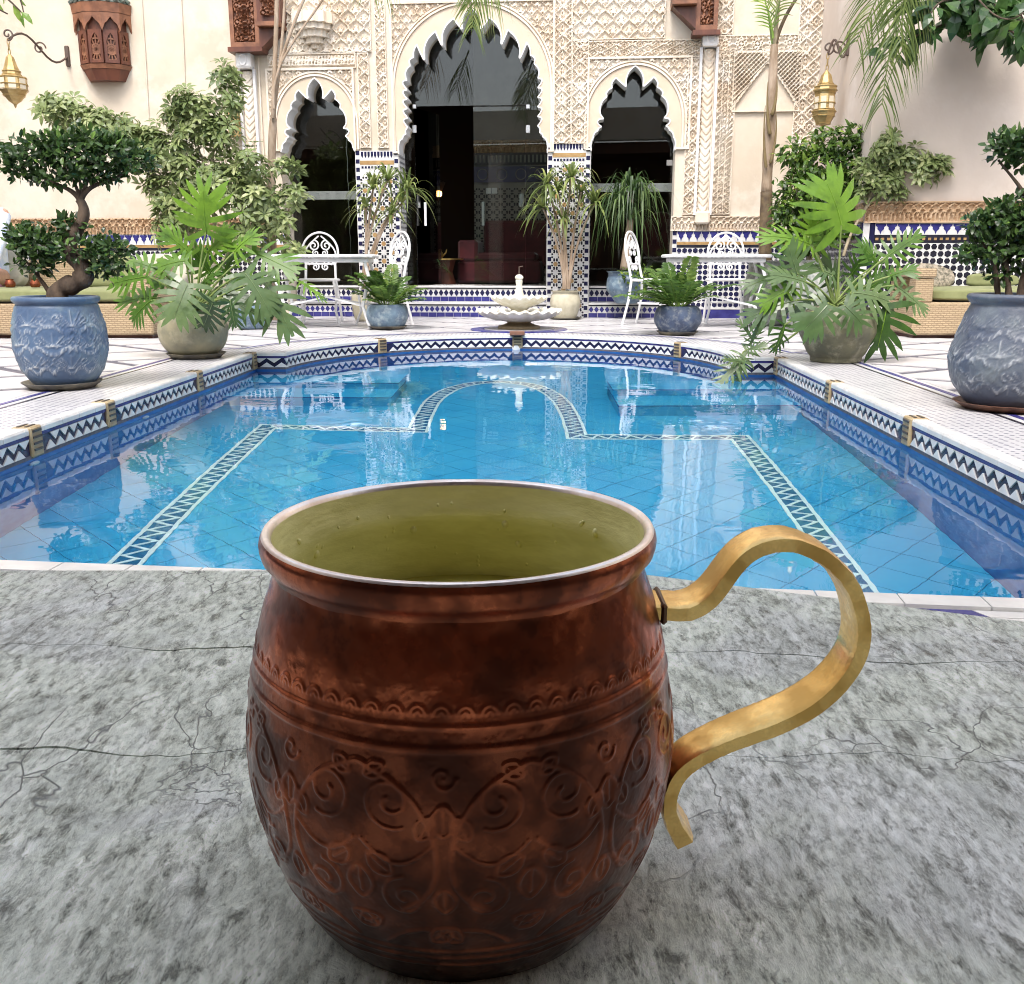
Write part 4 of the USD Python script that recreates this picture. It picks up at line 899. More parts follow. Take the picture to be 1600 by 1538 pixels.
# plaster seams on the left wall
for px_ in ((223, 0, 233, 188), (285, 0, 290, 150)):
    a, b = F(px_[0], px_[1]), F(px_[2], px_[3]); obj('conduit', MB().tube(FA.map([[a[0], a[1] + .5, .006], [(a[0] + b[0]) / 2, (a[1] + b[1]) / 2, .008], [b[0], b[1], .006]]), .009, 6), 'plaster', fac)
# steps in the three openings
steps = thing('steps', 'two blue and white diamond tiled steps below the three arches', 'steps', tuple(FP))
for P_, axu, hw in ARCHES:
    for k, (z0, z1, wf_) in enumerate(((.0, .172, -.004), (.172, ZF, -.30))):
        u0, u1 = axu - hw + .010, axu + hw - .010
        s_ = obj('step', MB().prism(sbox(u0, z0 + .001 * (k == 0), u1, z1 - .022), -WT - .3 if k == 0 else -WT - .6, wf_ - .006, FA), 'white_tile', steps)
        obj('tread', MB().prism(sbox(u0, z1 - .0215, u1, z1), (-WT - .3) if k == 0 else -WT - .6, wf_ + .012, FA), 'white_tile', s_)
        obj('dark_line', MB().prism(sbox(u0, z1 - .036, u1, z1 - .024), wf_ - .005, wf_ + .0, FA), 'black_tile', s_)
        zb0 = z0 + .058
        n = round((u1 - u0) / .062); pu = (u1 - u0) / n; zc, hz_ = (zb0 + z1 - .04) / 2, (z1 - .04 - zb0) / 2
        for i in range(n):
            c = u0 + (i + .5) * pu; obj('diamond_tile', MB().prism(Polygon([(c - pu * .46, zc), (c, zc - hz_ * .95), (c + pu * .46, zc), (c, zc + hz_ * .95)]), wf_ - .005, wf_ - .001, FA), 'navy_tile' if k else 'blue_strip', steps)
        m_ = round((u1 - u0) / .098)
        for i in range(m_):
            obj('blue_tile', MB().prism(sbox(u0 + (u1 - u0) * i / m_ + .002, z0 + .003, u0 + (u1 - u0) * (i + 1) / m_ - .002, zb0 - .003), wf_ - .005, wf_ - .001, FA), 'blue_strip', steps)
# ---- dark room behind
room = thing('inner_room', 'dark salon seen through the arches, tiled wall at its right', 'room', tuple(FP))
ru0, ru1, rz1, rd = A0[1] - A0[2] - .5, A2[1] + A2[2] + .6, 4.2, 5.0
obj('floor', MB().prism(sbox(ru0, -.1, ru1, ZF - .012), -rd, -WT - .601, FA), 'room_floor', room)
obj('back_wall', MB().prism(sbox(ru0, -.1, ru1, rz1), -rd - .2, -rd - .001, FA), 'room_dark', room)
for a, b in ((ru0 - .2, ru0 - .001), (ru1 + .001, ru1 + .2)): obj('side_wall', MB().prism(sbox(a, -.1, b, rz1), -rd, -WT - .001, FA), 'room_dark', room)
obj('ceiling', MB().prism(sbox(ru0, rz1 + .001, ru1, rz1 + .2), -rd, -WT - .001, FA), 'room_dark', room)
WP = -2.3; pa, pb = FA.px(741, 300, WP)[0], FA.px(838, 300, WP)[0]
obj('tiled_wall', MB().prism(sbox(pa, ZF - .01, pb + .5, 3.9), WP - .35, WP, FA), 'room_grey', room)
zz1, zz2, zz3, zz4 = (FA.px(780, y, WP)[1] for y in (219, 239, 258, 285))
gridpart('carved_frieze', sbox(pa, zz2, pb + .4, zz1), (lambda f: (lambda u, z: WP + f(u, z)))(pat('arcade', .15, zz1 - zz2, 0, zz2)), 'stucco_old', room, step=.014)
obj('dark_line', MB().prism(sbox(pa, zz3, pb + .4, zz2 - .002), WP + .001, WP + .012, FA), 'black_tile', room)
mp = Plane(FA.map([[0, 0, WP]])[0], FU, FN)
b = MB(); [b.prism(sbox(pa + .02 + .055 * k, zz3 + .03, pa + .045 + .055 * k, zz2 - .03), .0125, .015, mp) for k in range(22)]; obj('tile_bars', b, 'room_tile', room, kind='stuff')
obj('tile_band', MB().prism(sbox(pa, zz4, pb + .4, zz3 - .02), .001, .012, mp), 'skirting_tile', room)
for k in range(5):
    rb = MB(); a = np.linspace(0, 2 * np.pi, 20); rb.tube(mp.map(np.c_[pa + .12 + .26 * k + .07 * np.cos(a), (zz3 + zz4) / 2 - .01 + .07 * np.sin(a), np.full(20, .014)]), .007, 5); obj('tile_ring', rb, 'room_tile', room)
zellige(room, mp, pa, pb + .4, ZF, zz4 - .03, .012, .10, ochre=False)
obj('switch_plate', MB().prism(rect((0, 0), (1, 1)) if False else sbox(*sum([list(FA.px(760, 303, WP)), list(FA.px(777, 294, WP))], [])), .014, .03, mp), 'white_iron', room)
obj('switch_plate_edge', MB().prism(sbox(FA.px(768, 303, WP)[0] - .004, FA.px(768, 303, WP)[1], FA.px(768, 303, WP)[0] + .004, FA.px(768, 294, WP)[1]), .031, .034, mp), 'skirting_tile', room)
# glass in the openings
GW = -.34
def pane(name, label, poly, w, cat='glass pane', group=None, t=.010):
    g = thing(name, label, cat, tuple(FP), group); obj('pane', MB().prism(poly, w - t, w, FA), 'glass', g); return g
for (P_, axu, hw), lab, yb in ((A0, 'fixed dark glass with a frosted band filling the left arch', (299, 312)), (A2, 'fixed dark glass with a frosted band filling the right arch', (290, 303))):
    g = pane('arch_glass', lab, P_.buffer(.01).intersection(sbox(-99, ZF + .012, 99, 99)), GW, 'glass pane')
    z0, z1 = FA.px(500, yb[1], GW)[1], FA.px(500, yb[0], GW)[1]
    b = obj('frosted_band', MB().prism(sbox(axu - hw, z0, axu + hw, z1), GW + .001, GW + .003, FA), 'frosted', g)
    for k in range(7):
        a = np.linspace(0, 2 * np.pi, 16); c = axu - hw + (k + .5) * 2 * hw / 7; m = MB().tube(FA.map(np.c_[c + .028 * np.cos(a), (z0 + z1) / 2 + .028 * np.sin(a), np.full(16, GW + .005)]), .004, 4); obj('etched_ring', m, 'frosted', b)
    obj('clip', MB().box(FA.map([[axu + hw - .04, FA.px(1042, 255, GW)[1], GW + .02]])[0], (.07, .03, .06)), 'steel', g)
zt = FA.px(740, 166, GW)[1]; xl, xr = FA.px(648, 300, GW)[0], FA.px(822, 300, GW)[0]
g = pane('glass_transom', 'glass pane filling the scalloped top of the middle arch', A1[0].buffer(.01).intersection(sbox(-99, zt + .006, 99, 99)), GW)
g1 = pane('glass_side_pane', 'narrow glass pane left of the open doorway', A1[0].buffer(.01).intersection(sbox(-99, ZF + .012, xl, zt)), GW)
g2 = pane('glass_side_pane', 'narrow glass pane right of the doorway', A1[0].buffer(.01).intersection(sbox(xr, ZF + .012, 99, zt)), GW)
for g, px_, sg in ((g1, 648, 1), (g2, 825, -1)):
    for yy_ in (202, 167): obj('hinge', MB().box(FA.map([[*FA.px(px_, yy_, GW), GW + .014]])[0], (.05, .028, .085) if yy_ == 202 else (.045, .028, .045), None, .004), 'steel', g)
for nm, lab, ua, ang_, hp_ in (('glass_door', 'frameless glass door left of the doorway, swung inward, with long white pull', xl + .01, -72, (654, 230, 272)), ('glass_door', 'frameless closed glass door at the right of the doorway', xr - .01, 180, (826, 270, 320))):
    wd = .62 if ang_ == -72 else (xr - xl) * .46
    P0 = FA.map([[ua, 0, GW - .004]])[0]; ca, sa = math.cos(math.radians(ang_)), math.sin(math.radians(ang_)); du = FU * ca + FN * sa; dn = np.cross(du, [0, 0, 1.0])
    pl_ = Plane(P0, du, dn); g = thing(nm, lab, 'glass door', tuple(P0)); obj('pane', MB().prism(sbox(.0, ZF + .012, wd, zt - .008), 0, .010, pl_), 'glass', g)
    obj('pull_handle', MB().tube(pl_.map([[.12 if ang_ != 180 else wd - .1, 1.05, .06], [.12 if ang_ != 180 else wd - .1, 1.32, .06]]), .016, 10), 'white_iron', g)
    obj('lock_plate', MB().prism(sbox(.02, ZF + .9, .07, ZF + 1.05), .0105, .022, pl_), 'steel', g)
# ---- projecting wall on the right
xc, yc = F(1276, 300, 0)[0], 0
C0 = FA.map([[U1, 0, 0]])[0]
ret = next(L for L in np.linspace(.5, 3.5, 1200) if (lambda q: 800 + FPX * q[0] / (q[1] * math.cos(PITCH) + (CAM_H - .7) * math.sin(PITCH)))(C0 + FN * L) > 1345)
C1 = C0 + FN * ret
RW = Plane(C1, FU, FN); RS = Plane(C1, -FN, -FU)            # front face (u to the right), return face (u backwards, facing left)
rwall = thing('projecting_wall', 'plain pinkish cream wall with tiled dado, projecting at the right', 'wall', tuple(C1))
obj('wall', MB().prism(sbox(0, -.2, 6.0, ZTOP), -ret - .4, -.0, RW), 'plaster_right', rwall)
zt, zb = RW.px(1450, 317)[1], RW.px(1450, 347)[1]; zm = RW.px(1450, 367)[1]
gridpart('stucco_frieze', sbox(.0, zb + .004, 3.2, zt), pat('arcade', .15, zt - zb - .004, 0, zb + .004), 'stucco_old', rwall, plane=RW)
for z_ in (zt + .012, zb + .004): obj('frieze_edge', MB().prism(sbox(.0, z_ - .012, 3.2, z_), .001, .03, RW), 'stucco_old', rwall)
obj('corner_strip', MB().prism(sbox(.0, 0, .055, zb - .004), .001, .012, RW), 'white_tile', rwall)
obj('corner_line', MB().prism(sbox(.056, 0, .10, zb - .004), .001, .014, RW), 'navy_tile', rwall)
merlons(rwall, RW, .102, 3.2, zm, zb - .012, .012, .094)
obj('dark_line', MB().prism(sbox(.102, zm - .07, 3.2, zm - .002), .001, .013, RW), 'black_tile', rwall)
b = MB(); [b.prism(sbox(.11 + .05 * k, zm - .046, .135 + .05 * k, zm - .026), .013, .016, RW) for k in range(60)]; obj('ochre_chips', b, 'ochre_tile', rwall, kind='stuff')
dado(rwall, RW, .102, 3.2, .105, zm - .072, .012, .060, 'black_tile')
obj('base_tiles', MB().prism(sbox(.102, 0, 3.2, .10), .001, .016, RW), 'navy_tile', rwall)
gridpart('stucco_frieze', sbox(.0, zb + .004, ret - .03, zt), pat('arcade', .15, zt - zb - .004, 0, zb + .004), 'stucco_old', rwall, plane=RS)
dado(rwall, RS, .06, ret - .03, .02, zm - .07, .010, .060, 'black_tile')
merlons(rwall, RS, .06, ret - .03, zm, zb - .012, .010, .094)
obj('dark_line', MB().prism(sbox(.06, zm - .068, ret - .03, zm - .002), .001, .013, RS), 'black_tile', rwall)
obj('corner_strip', MB().prism(sbox(.0, 0, .055, zb - .004), .001, .012, RS), 'navy_tile', rwall)
# ---- the rest of the courtyard round the viewer: side walls, and an added roofed back that shades the table and mug
lw = thing('side_wall', 'plain cream courtyard wall closing the left side', 'wall', (-8.4, 4, 0)); obj('wall', MB().box((-8.4, 4.5, 3.0), (.4, 16.5, 7.2)), 'plaster', lw)
obj('dado', MB().box((-8.17, 4.5, .7), (.03, 16, 1.4)), 'navy_tile', lw)
rw2 = thing('side_wall', 'plain cream courtyard wall closing the right side', 'wall', (8.2, 2, 0)); obj('wall', MB().box((8.2, 2.6, 3.0), (.4, 13, 7.2)), 'plaster', rw2)
obj('dado', MB().box((7.97, 2.6, .7), (.03, 12.6, 1.4)), 'navy_tile', rw2)
gal = thing('gallery', 'unseen cedar roof and dark wood back added behind the viewer to shade table and mug', 'gallery', (0, -3, 0))
obj('back_wall', MB().box((0, -3.1, 1.6), (17, .3, 3.6)), 'wood', gal)  # unseen dark wood, added so mug and handle mirror a dark back
obj('ceiling', MB().box((0, -1.84, 3.25), (16.4, 2.18, .25)), 'wood', gal)  # unseen roof, its edge set to cut skylight on the table
obj('parapet', MB().box((0, -.61, 3.75), (16.4, .3, .7)), 'plaster', gal)
obj('door', MB().box((-.1, -2.92, 1.35), (1.7, .06, 2.7), None, .01), 'wood', gal)  # unseen dark door added for the dark band mirrored in the mug
for s in (-1, 1): obj('door_panel', MB().box((-.1 + s * .4, -2.88, 1.35), (.6, .03, 2.3), None, .01), 'wood_light', gal)
for x in (-5.2, -2.6, 2.6, 5.2): obj('post', MB().box((x, -.79, 1.56), (.32, .32, 3.12), None, .02), 'plaster', gal)

# ================================================================ furniture, pots, lamps, fountain
def base_at(px, py, z=0.0): return atz(px, py, z)
def swirl_raster(seed, n=420, W=1400, H=420):
    r = np.random.default_rng(seed); img = Image.new('L', (W, H), 0); d = ImageDraw.Draw(img)
    def ln(p, w):
        for o in (-W, 0, W): d.line([(x + o, y) for x, y in p], fill=255, width=w, joint='curve')
    for row in range(3):                                # rows of palmettes with flowing stems between
        m = 7; y0 = 60 + 125 * row
        for i in range(m):
            cx = (i + .5 * (row % 2)) * W / m + r.uniform(-14, 14)
            for j in np.linspace(-1.25, 1.25, 9):
                t = np.linspace(0, 1, 20); l = 92 * (1 - .3 * abs(j)) * r.uniform(.85, 1.1); x = cx + np.sin(j) * l * t + 26 * np.sign(j) * t ** 2 * (abs(j) > .2); y = y0 + 52 - np.cos(j) * l * t + 10 * np.sin(t * 4 + i); ln(list(zip(x, y)), 3)
            for sg in (-1, 1):
                for d_ in (0, 11, 22):
                    t = np.linspace(0, 1, 40); x = cx + sg * (W / m) * .55 * t; y = y0 + 58 + d_ * .8 + 20 * np.sin(t * 5.5 + row); ln(list(zip(x, y)), 3)
                a = np.linspace(0, 8.5, 40); rr = (30 - 2.8 * a); ln(list(zip(cx + sg * (W / m) * .34 + rr * np.cos(a * sg), y0 + 8 + rr * np.sin(a * sg))), 3)
    for k in range(n // 5):
        cx, cy, a, c = r.uniform(0, W), r.uniform(150, H), r.uniform(-.5, .5), r.choice([-1, 1]) * r.uniform(.004, .012); L = r.uniform(60, 170); t = np.linspace(0, L, 30); th = a + c * t * 3; ln(list(zip(cx + np.cumsum(np.cos(th)) * L / 30, cy + np.cumsum(np.sin(th)) * L / 30)), 2)
    return gaussian_filter(np.asarray(img, float) / 255, 1.3, mode=('nearest', 'wrap'))
def smooth_prof(pts, n=60):
    p = np.array(pts, float); t = np.r_[0, np.cumsum(np.hypot(*np.diff(p, axis=0).T))]; q = np.linspace(0, t[-1], n)
    from scipy.interpolate import PchipInterpolator
    return np.c_[PchipInterpolator(t, p[:, 0])(q), PchipInterpolator(t, p[:, 1])(q)]
def pot(label, loc, prof, mat, rim_h, soil_z, carve=None, n=72, group=None, name='plant_pot', lip=.02):
    """Thrown clay pot: outside profile (radius, height) up to the rim; wall and soil inside."""
    g = thing(name, label, 'plant pot', loc, group); P_ = smooth_prof(prof, 90); M = len(P_); a = np.arange(n * (3 if carve is not None else 1)); a = a / len(a) * 2 * np.pi
    R = P_[:, :1] * np.ones(len(a)); Z = P_[:, 1:] * np.ones(len(a)); tn = np.zeros_like(R)
    if carve is not None:
        ra = swirl_raster(carve); hf = np.clip((P_[:, 1] - .05) / (rim_h - .10), 0, 1); rel = map_coordinates(ra, [np.repeat((1 - hf) * 415, len(a)), np.tile(np.arange(len(a)) / len(a) * 1400, M)], order=1, mode='grid-wrap').reshape(M, -1)
        rel[(P_[:, 1] > rim_h - .06)] = 0; rel[P_[:, 1] < .06] = 0; tn = rel; R = R + .006 * rel
    wob = 1 + .012 * (meshkit.fbm(np.stack([np.cos(a) * 1.5 + 0 * Z, np.sin(a) * 1.5 + 0 * Z, Z * 5], -1), 2, 9) - .5); R = R * wob
    V = np.stack([R * np.cos(a), R * np.sin(a), Z], -1).reshape(-1, 3) + np.asarray(loc)
    i, k = np.meshgrid(np.arange(M - 1), np.arange(len(a)), indexing='ij'); k2 = (k + 1) % len(a); L_ = len(a)
    b = MB().add(V, np.stack([i * L_ + k, i * L_ + k2, (i + 1) * L_ + k2, (i + 1) * L_ + k], -1).reshape(-1, 4), tn.reshape(-1)); obj('wall', b, mat, g, smooth=True)
    r1 = P_[-1, 0]; obj('rim_inside', MB().lathe([(r1 * 1.0, P_[-1, 1]), (r1 - lip * .5, P_[-1, 1] + .002), (r1 - lip, P_[-1, 1] - .006), (r1 - lip * 1.1, soil_z - .02)], loc, 48), mat, g, smooth=True)
    obj('soil', MB().lathe([(r1 - lip * 1.05, soil_z), (r1 * .5, soil_z + .012), (.001, soil_z + .016)], loc, 32), 'soil', g, smooth=True)
    return g
def saucer(label, loc, r, h, mat, group=None):
    g = thing('saucer', label, 'saucer', loc, group); x, y, z = loc
    obj('dish', MB().lathe([(.001, .0005), (r * .80, .0005), (r * .86, h * .35), (r * .97, h * .85), (r, h), (r * .985, h * 1.05), (r * .95, h), (r * .84, h * .45), (.001, h * .40)], loc, 56), mat, g, smooth=45)
    return g
def px_prof(y, rows, y0):
    """rows of (photo half width, photo y) from the base up, base row y0 -> (radius, height) at depth y."""
    s = pxm(y); return [(hw * s, (y0 - py) * s * 1.0) for hw, py in rows]
SH = .018
# front left: carved blue pot with bonsai
BL = base_at(99, 607); s_ = pxm(BL[1]); saucer('grey green saucer under the carved blue pot at the left', (BL[0], BL[1], .006), 60 * s_, .032, 'saucer_grey')
POT_L = (BL[0] + 4 * s_, BL[1], .006 + SH)
pot('big blue pot carved with white swirls, under the bonsai at the left', POT_L, px_prof(BL[1], [(2, 602), (42, 601), (50, 594), (62, 570), (68, 545), (67.5, 520), (63, 495), (60, 481), (58, 478), (62, 474), (63.5, 470), (62, 466.5)], 602), 'pot_blue', 136 * s_, 126 * s_, carve=5)
BR = base_at(1570, 640); s_ = pxm(BR[1]); saucer('reddish clay saucer under the carved pot at the right edge', (BR[0], BR[1], .006), 78 * s_, .030, 'terracotta')
POT_R = (BR[0], BR[1], .006 + SH)
pot('big slate blue pot carved with white swirls at the right edge', POT_R, px_prof(BR[1], [(2, 634), (56, 633), (66, 624), (84, 592), (90, 565), (86, 540), (76, 510), (69, 486), (66, 478), (70, 473), (73, 467), (70, 463)], 634), 'pot_slate', 171 * s_, 160 * s_, carve=8)
PL = base_at(305, 560); s_ = pxm(PL[1]); saucer('dark saucer under the round olive pot at the left', (PL[0] + .01, PL[1], .006), 46 * s_, .032, 'saucer_grey')
POT_PL = (PL[0], PL[1], .006 + SH)
pot('round olive grey pot of the leafy philodendron at the left', POT_PL, px_prof(PL[1], [(2, 554), (32, 553), (40, 548), (51, 530), (53.5, 515), (51, 502), (44, 490), (36, 485)], 554), 'pot_olive', 70 * s_, 62 * s_)
PR = base_at(1305, 566); s_ = pxm(PR[1]); POT_PR = (PR[0], PR[1], .004)
pot('round moss brown pot of the leafy philodendron at the right', POT_PR, px_prof(PR[1], [(2, 571), (38, 570), (40, 562), (42, 560), (52, 540), (59, 522), (58, 508), (50, 492), (40, 485)], 571), 'pot_moss', 86 * s_, 78 * s_)
FL = base_at(606, 515); s_ = pxm(FL[1]); saucer('pale saucer under the low teal pot', (FL[0], FL[1], .006), 31 * s_, .03, 'saucer_grey')
POT_FL = (FL[0], FL[1], .006 + SH)
pot('low teal blue pot with fern at the far left of the pool', POT_FL, px_prof(FL[1], [(2, 512), (24, 511.5), (29, 505), (33, 494), (32, 485), (27, 477)], 512), 'pot_teal', 35 * s_, 29 * s_)
FR = base_at(1058, 524); s_ = pxm(FR[1]); saucer('pale saucer under the low navy pot', (FR[0], FR[1], .006), 33 * s_, .03, 'saucer_grey')
POT_FR = (FR[0], FR[1], .006 + SH)
pot('low navy pot with fern at the far right of the pool', POT_FR, px_prof(FR[1], [(2, 521), (26, 520), (32, 513), (37.5, 500), (36, 490), (30, 480)], 521), 'pot_navy', 41 * s_, 34 * s_)
def far_pot(label, px, pyb, yd, rows, mat, z=0.0, soil=None):
    p = aty(px, pyb, yd); loc = (p[0], yd, z); y0 = rows[0][1]; s = pxm(yd)
    pr = px_prof(yd, rows, y0); pot(label, loc, pr, mat, pr[-1][1], pr[-1][1] - .04, n=48); return loc, s
POT_DR, sDR = far_pot('small grey cream pot in front of the right tiled pier', 883, 490, 10.95, [(2, 492), (15, 491), (21, 478), (24, 466), (22, 455), (20, 451), (23, 448)], 'pot_cream')
dp = aty(883, 492, 10.95); saucer('thin pale saucer under the pot by the right pier', (POT_DR[0], POT_DR[1], .004), .19, .02, 'saucer_grey')
pot_z = .172
POT_PO, sPO = far_pot('green blue pot of the ponytail palm on the step by the right arch', 979, 466, 11.02, [(2, 467), (14, 466.5), (24, 456), (32, 442), (31, 430), (28, 422), (32, 418)], 'pot_teal', pot_z)
POT_DL, sDL = far_pot('pale cream pot half hidden behind the white chair', 572, 492, 10.6, [(2, 492), (15, 491), (20, 478), (22, 462), (21, 448)], 'pot_cream')
POT_PT, sPT = far_pot('large grey mosaic pot of the palm by the right niche', 1197, 503, 9.9, [(2, 503), (22, 502), (34, 480), (37, 455), (34, 425), (31, 410), (35, 404)], 'pot_mosaic')
POT_BU, sBU = far_pot('grey mosaic pot of the green bush beside the palm pot', 1268, 510, 9.0, [(2, 515), (24, 514), (36, 490), (40, 460), (38, 430), (35, 412), (39, 406)], 'pot_mosaic')
POT_SC, sSC = far_pot('tall cream pot of the big variegated bush at the left', 330, 505, 9.6, [(2, 508), (28, 507), (36, 480), (38, 450), (36, 425), (34, 416), (38, 411)], 'pot_cream')
POT_S2, sS2 = far_pot('small grey blue pot behind the left white table', 392, 500, 9.3, [(2, 506), (16, 505), (25, 492), (27, 478), (24, 468)], 'pot_teal')
# fountain
fx = atz(811, 516); fl = (fx[0], fx[1], .004); s_ = pxm(fx[1], .2)
fo = thing('fountain', 'two tier white marble fountain with scalloped bowls at the far end of the pool', 'fountain', fl)
obj('blue_ring', MB().prism(Point(fl[0], fl[1]).buffer(.46, 24), .004, .012), 'blue_strip', fo)
obj('ring_inset', MB().prism(Point(fl[0], fl[1]).buffer(.33, 24), .0125, .016), 'mosaic', fo)
def lob(n, amp, lo): return lambda R, Z, a, i: (R * (1 + amp * np.clip((i - lo) / 3, 0, 1) * np.cos(n * a)), Z + .012 * np.clip((i - lo) / 3, 0, 1) * np.cos(n * a))
def fz(mb_):
    for v in mb_.v: v[:, 2] = fl[2] + (v[:, 2] - fl[2]) * .88
    return mb_
obj('foot', fz(MB().lathe([(.001, .016), (.20, .016), (.20, .04), (.15, .055), (.11, .075), (.13, .10)], fl, 40)), 'insert_ochre', fo, smooth=40)
obj('lower_bowl', fz(MB().lathe([(.001, .088), (.12, .088), (.25, .11), (.34, .145), (.385, .175), (.40, .195), (.392, .212), (.36, .215), (.30, .185), (.12, .15), (.001, .15)], fl, 160, lob(22, .022, 2))), 'marble', fo, smooth=60)
obj('pedestal', fz(MB().lathe([(.07, .149), (.085, .165), (.09, .185), (.075, .21), (.10, .235), (.13, .25)], fl, 40)), 'marble', fo, smooth=40)
obj('upper_bowl', fz(MB().lathe([(.001, .238), (.11, .238), (.17, .262), (.225, .298), (.262, .325), (.268, .342), (.25, .352), (.20, .33), (.08, .305), (.001, .305)], fl, 160, lob(18, .022, 2))), 'marble', fo, smooth=60)
obj('finial', fz(MB().lathe([(.048, .305), (.052, .33), (.048, .36), (.040, .39), (.032, .43), (.028, .47), (.031, .495), (.034, .515), (.028, .525), (.038, .54), (.040, .552), (.033, .566), (.02, .578), (.001, .582)], fl, 32)), 'marble', fo, smooth=40)
obj('nozzle', fz(MB().tube([(fl[0], fl[1], .58), (fl[0], fl[1], .665), (fl[0] + .035, fl[1], .67)], .006, 6)), 'iron', fo)
sp_ = atz(808, 527); obj('spout', MB().box((sp_[0], sp_[1] + .05, .030), (.13, .10, .035), None, .006), 'terracotta', fo)
# white scrolled iron chairs and tables
def spiral3(c, r, turns, ph, sg, ax1, ax2, n=26):
    a = np.linspace(0, turns * 2 * np.pi, n); rr = r * (1 - .85 * a / a[-1]); return c + np.outer(rr * np.cos(ph + sg * a), ax1) + np.outer(rr * np.sin(ph + sg * a), ax2)
def make_chair(name, label, loc, rot, group):
    g = thing(name, label, 'chair', (0, 0, 0), group); M_ = 'white_iron'; X, Y, Z = np.eye(3)
    a = np.linspace(0, 2 * np.pi, 33); rim_ = MB().tube(np.c_[.20 * np.cos(a), .19 * np.sin(a), np.full(33, .45)], .013, 6); obj('seat_rim', rim_, M_, g, smooth=50)
    st = MB(); [st.tube([(.18 * math.sin(q) * -1, -.18 * math.cos(q), .452), (.18 * math.sin(q), .18 * math.cos(q), .452)], .007, 5) for q in np.linspace(0, math.pi, 8)[:-1]]; st.lathe([(.001, .462), (.06, .46), (.06, .448)], n=16); obj('seat_scrollwork', st, M_, g, smooth=50)
    tilt = np.array([0, .17, 1.0]); tilt /= np.linalg.norm(tilt); O = np.array([0, .185, .50]); c = O + tilt * .23
    t = np.linspace(-.62, np.pi + .62, 40); bk = np.array([c + X * .185 * math.cos(q) + tilt * (.205 * math.sin(q)) for q in t])
    obj('back_frame', MB().tube(bk, .012, 6), M_, g, smooth=50)
    obj('back_rail', MB().tube([bk[0], bk[-1]], .010, 6), M_, g)
    b = MB()
    for sg in (-1, 1):
        b.tube(spiral3(c + X * sg * .065 + tilt * .07, .058, 1.5, math.pi / 2, sg, X, tilt), .0085, 5); b.tube(spiral3(c + X * sg * .045 - tilt * .005, .036, 1.4, math.pi / 2, -sg, X, tilt), .007, 5)
        b.tube(spiral3(c + X * sg * .105 - tilt * .075, .05, 1.4, 0 if sg > 0 else math.pi, -sg, X, tilt), .0085, 5)
        q = np.linspace(0, 1, 14); b.tube([c + X * sg * (.01 + .15 * math.sin(u * 2.4)) + tilt * (.17 - .30 * u) for u in q], .0085, 5)
        b.tube(spiral3(c + X * sg * .05 - tilt * .15, .04, 1.4, math.pi / 2, sg, X, tilt), .008, 5)
    obj('back_scrollwork', b, M_, g, smooth=50)
    for sx in (-1, 1):
        obj('leg', MB().tube([(sx * .15, -.13, .445), (sx * .18, -.17, .30), (sx * .165, -.155, .14), (sx * .20, -.20, .004)], .013, 6), M_, g, smooth=50)
        obj('leg', MB().tube([tuple(bk[0] if sx > 0 else bk[-1]), (sx * .155, .165, .45), (sx * .18, .18, .25), (sx * .20, .235, .004)], .013, 6), M_, g, smooth=50)
    a = np.linspace(0, 2 * np.pi, 25); obj('stretcher', MB().tube(np.c_[.145 * np.cos(a), .14 * np.sin(a), np.full(25, .22)], .007, 5), M_, g, smooth=50)
    x = UsdGeom.Xformable(stage.GetPrimAtPath(g)); x.ClearXformOpOrder(); x.GetPrim().GetAttribute('xformOp:translate').Set(Gf.Vec3d(*map(float, loc))); x.SetXformOpOrder([UsdGeom.XformOp(x.GetPrim().GetAttribute('xformOp:translate'))]); x.AddRotateZOp().Set(float(rot))
    return g
CG = 'white iron chairs at the far end of the pool'
def at_deck(px, yd, z=0.0): q = aty(px, 500, yd); return (q[0], yd, z)
c0 = make_chair('iron_chair', 'white scroll back iron chair behind the left white table, back against the dark glass', at_deck(502, 10.15), 6, CG)
copy_of(c0, 'iron_chair', at_deck(598, 10.0), -52, 'white scroll back iron chair turned sideways before the left pier, behind the left fern')
copy_of(c0, 'iron_chair', at_deck(1017, 10.0), 62, 'white scroll back iron chair turned sideways before the red cushion of the right arch')
copy_of(c0, 'iron_chair', at_deck(1131, 10.2), -8, 'white scroll back iron chair against the blue tiled dado, behind the right white table')
def make_table(label, loc, L, rot):
    g = thing('iron_table', label, 'table', (0, 0, 0), 'white iron tables'); M_ = 'white_iron'
    obj('tabletop', MB().box((0, 0, .685), (L, .62, .030), None, .01), M_, g); obj('apron', MB().box((0, 0, .645), (L - .1, .52, .04), None, .006), M_, g)
    for sx in (-1, 1):
        for sy in (-1, 1):
            obj('leg', MB().tube([(sx * (L / 2 - .10), sy * .22, .67), (sx * (L / 2 - .05), sy * .25, .50), (sx * (L / 2 - .12), sy * .2, .22), (sx * (L / 2 - .05), sy * .24, .004)], .016, 6), M_, g, smooth=50)
        obj('brace', MB().tube([(sx * (L / 2 - .12), -.2, .22), (0, 0, .30), (sx * (L / 2 - .12), .2, .22)], .009, 5), M_, g, smooth=50)
    x = UsdGeom.Xformable(stage.GetPrimAtPath(g)); x.GetPrim().GetAttribute('xformOp:translate').Set(Gf.Vec3d(*map(float, loc))); x.AddRotateZOp().Set(float(rot)); return g
make_table('long white iron table at the left, below the dark left arch', at_deck(512, 9.5), .98, 2)
make_table('white iron table at the right, before the blue tiled dado', at_deck(1112, 9.55), 1.0, -6)
